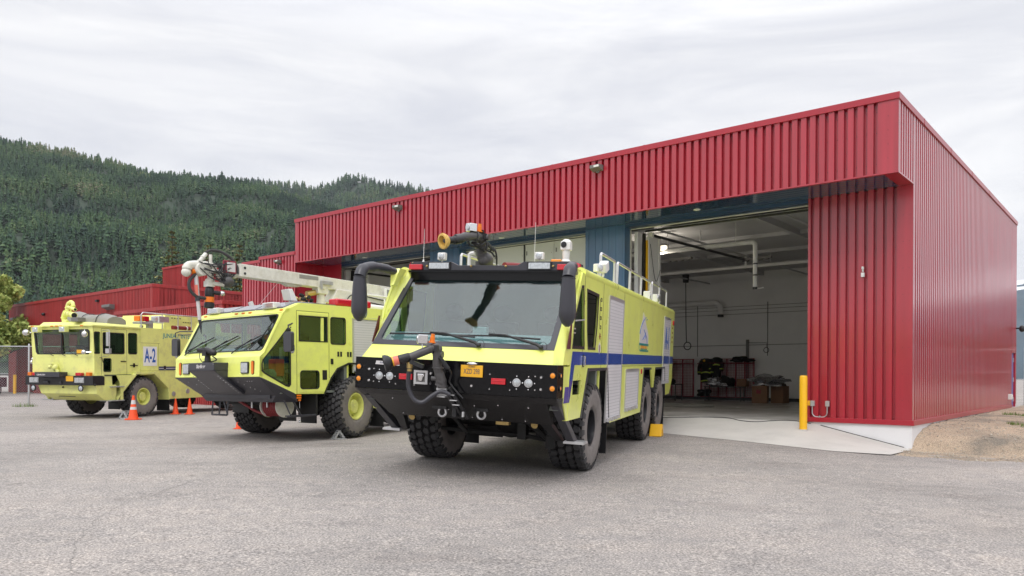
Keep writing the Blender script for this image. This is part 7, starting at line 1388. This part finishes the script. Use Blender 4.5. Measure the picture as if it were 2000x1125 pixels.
m_ = MB(); m_.tube([(1.2,3.7,1.74),(1.2,4.6,1.74)], .08, 12, 0)
for y in (3.9,4.4): m_.lathe([(-.03,.085),(.03,.085)], (1.2,y,1.74), (0,1,0), 12, 1)
T3.p(m_, 'rolled_hose', ['maroon', 'white'])
place_wheels(tyre_obj(.68, .54, .30, 22, 'limedull', 2), T3.root, [(1.16, 2.08, .68, 0), (-1.16, 2.08, .68, 0), (1.16, 6.85, .68, 0), (-1.16, 6.85, .68, 0)])

# ================================================================ cones, chocks, pickup
def cone(x, y, h, label):
    e = empty('traffic_cone', label, 'traffic cone', Matrix.Translation((x, y, g1(x, y)+.004)), 'orange traffic cones'); k = h/.72
    m_ = MB(); m_.extr([(a*k*.19, b*k*.19, 0) for a, b in ((-1,-.8),(-.8,-1),(.8,-1),(1,-.8),(1,.8),(.8,1),(-.8,1),(-1,.8))], (0,0,.035*k)); m_.build('base', 'cone', e, bevel=.006)
    m_ = MB(); m_.lathe([(.03*k,.145*k),(.10*k,.125*k),(.68*k,.034*k),(.72*k,.028*k),(.72*k,.018*k)], (0,0,0), (0,0,1), 24); m_.build('cone_body', 'cone', e)
    f = lambda z: .125+(.034-.125)*(z-.10)/.58
    if h > .6:
        for z0, z1 in ((.30,.38),(.46,.58)): m_ = MB(); m_.lathe([(z0*k,f(z0)*k+.002),(z1*k,f(z1)*k+.002)], (0,0,0), (0,0,1), 24, cap=False); m_.build('reflective_band', 'reflect', e)
cone(-12.15, 25.0, .78, 'orange traffic cone with two white bands in front of the left truck wheel')
cone(-12.35, 28.6, .58, 'orange traffic cone of the far pair, the left one, behind the left truck wheel')
cone(-11.75, 28.4, .58, 'orange traffic cone of the far pair, the right one, beside the middle truck bumper')
cone(-7.20, 20.55, .45, 'orange traffic cone mostly hidden behind the front tyre of the middle truck')
def chock(x, y, yaw, label, mtl, s=1.0, solid=False):
    e = empty('wheel_chock', label, 'wheel chock', Matrix.Translation((x, y, g1(x, y)+.003)) @ Matrix.Rotation(yaw, 4, 'Z'), 'wheel chocks'); w_ = .11*s; h = .21*s; l = .15*s
    if solid:
        m_ = MB(); m_.prism([(-l,0),(l,0),(l*.85,h),(l*.2,h*1.05)], 0, -w_, w_, 0, [[(-l*.3,h*.25),(l*.5,h*.25),(l*.4,h*.6),(l*.05,h*.6)]]); m_.build('wedge', mtl, e, bevel=.008); m_ = MB(); m_.box(-w_*.8,w_*.8,-l*1.05,l*1.05,-.0,.02); m_.build('base_plate', mtl, e); return
    for x_ in (-w_, w_-.02*s):
        m_ = MB(); m_.prism([(-l,0),(l,0),(.02*s,h),(-.02*s,h)], 0, x_, x_+.02*s, 0, [[(-l*.55,.03*s),(l*.55,.03*s),(.0,h*.78)]]); m_.build('side_plate', mtl, e)
    m_ = MB()
    m_.hexa([(-w_,-l,0),(w_,-l,0),(w_,-l+.03*s,0),(-w_,-l+.03*s,0),(-w_,-.02*s,h),(w_,-.02*s,h),(w_,.01*s,h),(-w_,.01*s,h)]) if False else None
    m_.box(-w_,w_,-l-.02,-l+.05*s,0,.02*s); m_.box(-w_,w_,l-.05*s,l+.02,0,.02*s); m_.box(-w_,w_,-.03*s,.03*s,h-.02*s,h+.004)
    for k in range(3): t = (k+1)/4; m_.box(-w_,w_,-l*(1-t)-.012*s,-l*(1-t)+.012*s,h*t-.012*s,h*t+.012*s); m_.box(-w_,w_,l*(1-t)-.012*s,l*(1-t)+.012*s,h*t-.012*s,h*t+.012*s)
    m_.build('grip_bars', mtl, e)
chock(-3.84, 17.26, math.radians(-62), 'grey metal wheel chock leaning on the front tyre of the middle truck', 'steel', .95)
chock(-12.75, 25.75, math.radians(75), 'grey metal wheel chock beside the cone at the left truck front wheel', 'steel', 1.25)
chock(3.36, 18.10, math.radians(-19.2), 'yellow wheel chock between the two rear tyres of the nearest truck', 'yellow', 1.25, True)
pk = empty('pickup_truck', 'dark blue pickup truck with chrome grille behind the fence at the left edge', 'pickup truck', Matrix.Translation((-35.3, 49, g1(-35, 49))) @ Matrix.Rotation(math.radians(8), 4, 'Z'))
m_ = MB(); m_.prism([(-.9,.55),(-.9,1.12),(.6,1.24),(.75,1.25),(4.9,1.22),(4.9,.55)], 0, -.98, .98); m_.build('body', 'carpaint', pk, bevel=.06, seg=3)
m_ = MB(); m_.prism([(.7,1.24),(1.35,1.84),(2.9,1.86),(3.1,1.24)], 0, -.85, .85); m_.build('cabin', 'carpaint', pk, bevel=.05)
m_ = MB(); m_.extr([(-.76,.76,1.28),(.76,.76,1.28),(.72,1.30,1.78),(-.72,1.30,1.78)], (0,-.02,.012)); m_.build('windscreen', 'navyroof', pk)
m_ = MB(); m_.box(-.62,.62,-.95,-.90,.72,1.08); m_.box(-.98,.98,-1.02,-.90,.48,.66)
for z in (.78,.88,.98): m_.box(-.6,.6,-.975,-.95,z,z+.04)
m_.build('grille', 'chrome', pk, bevel=.01)
for x in (-.8,.8): m_ = MB(); m_.box(x-.15,x+.15,-.94,-.89,.78,1.06); m_.build('headlamp', 'clear', pk, bevel=.02)
for x, y in ((-.85,.1),(.85,.1),(-.85,3.8),(.85,3.8)): m_ = MB(); m_.lathe([(-.12,.30),(-.13,.38),(.13,.38),(.12,.30)], (x,y,.38), (1,0,0), 28); w_ = m_.build('wheel', 'rubber', pk); m_ = MB(); m_.lathe([(-.125,.24),(.125,.24)], (x,y,.38), (1,0,0), 20); m_.build('rim', 'alu', w_)
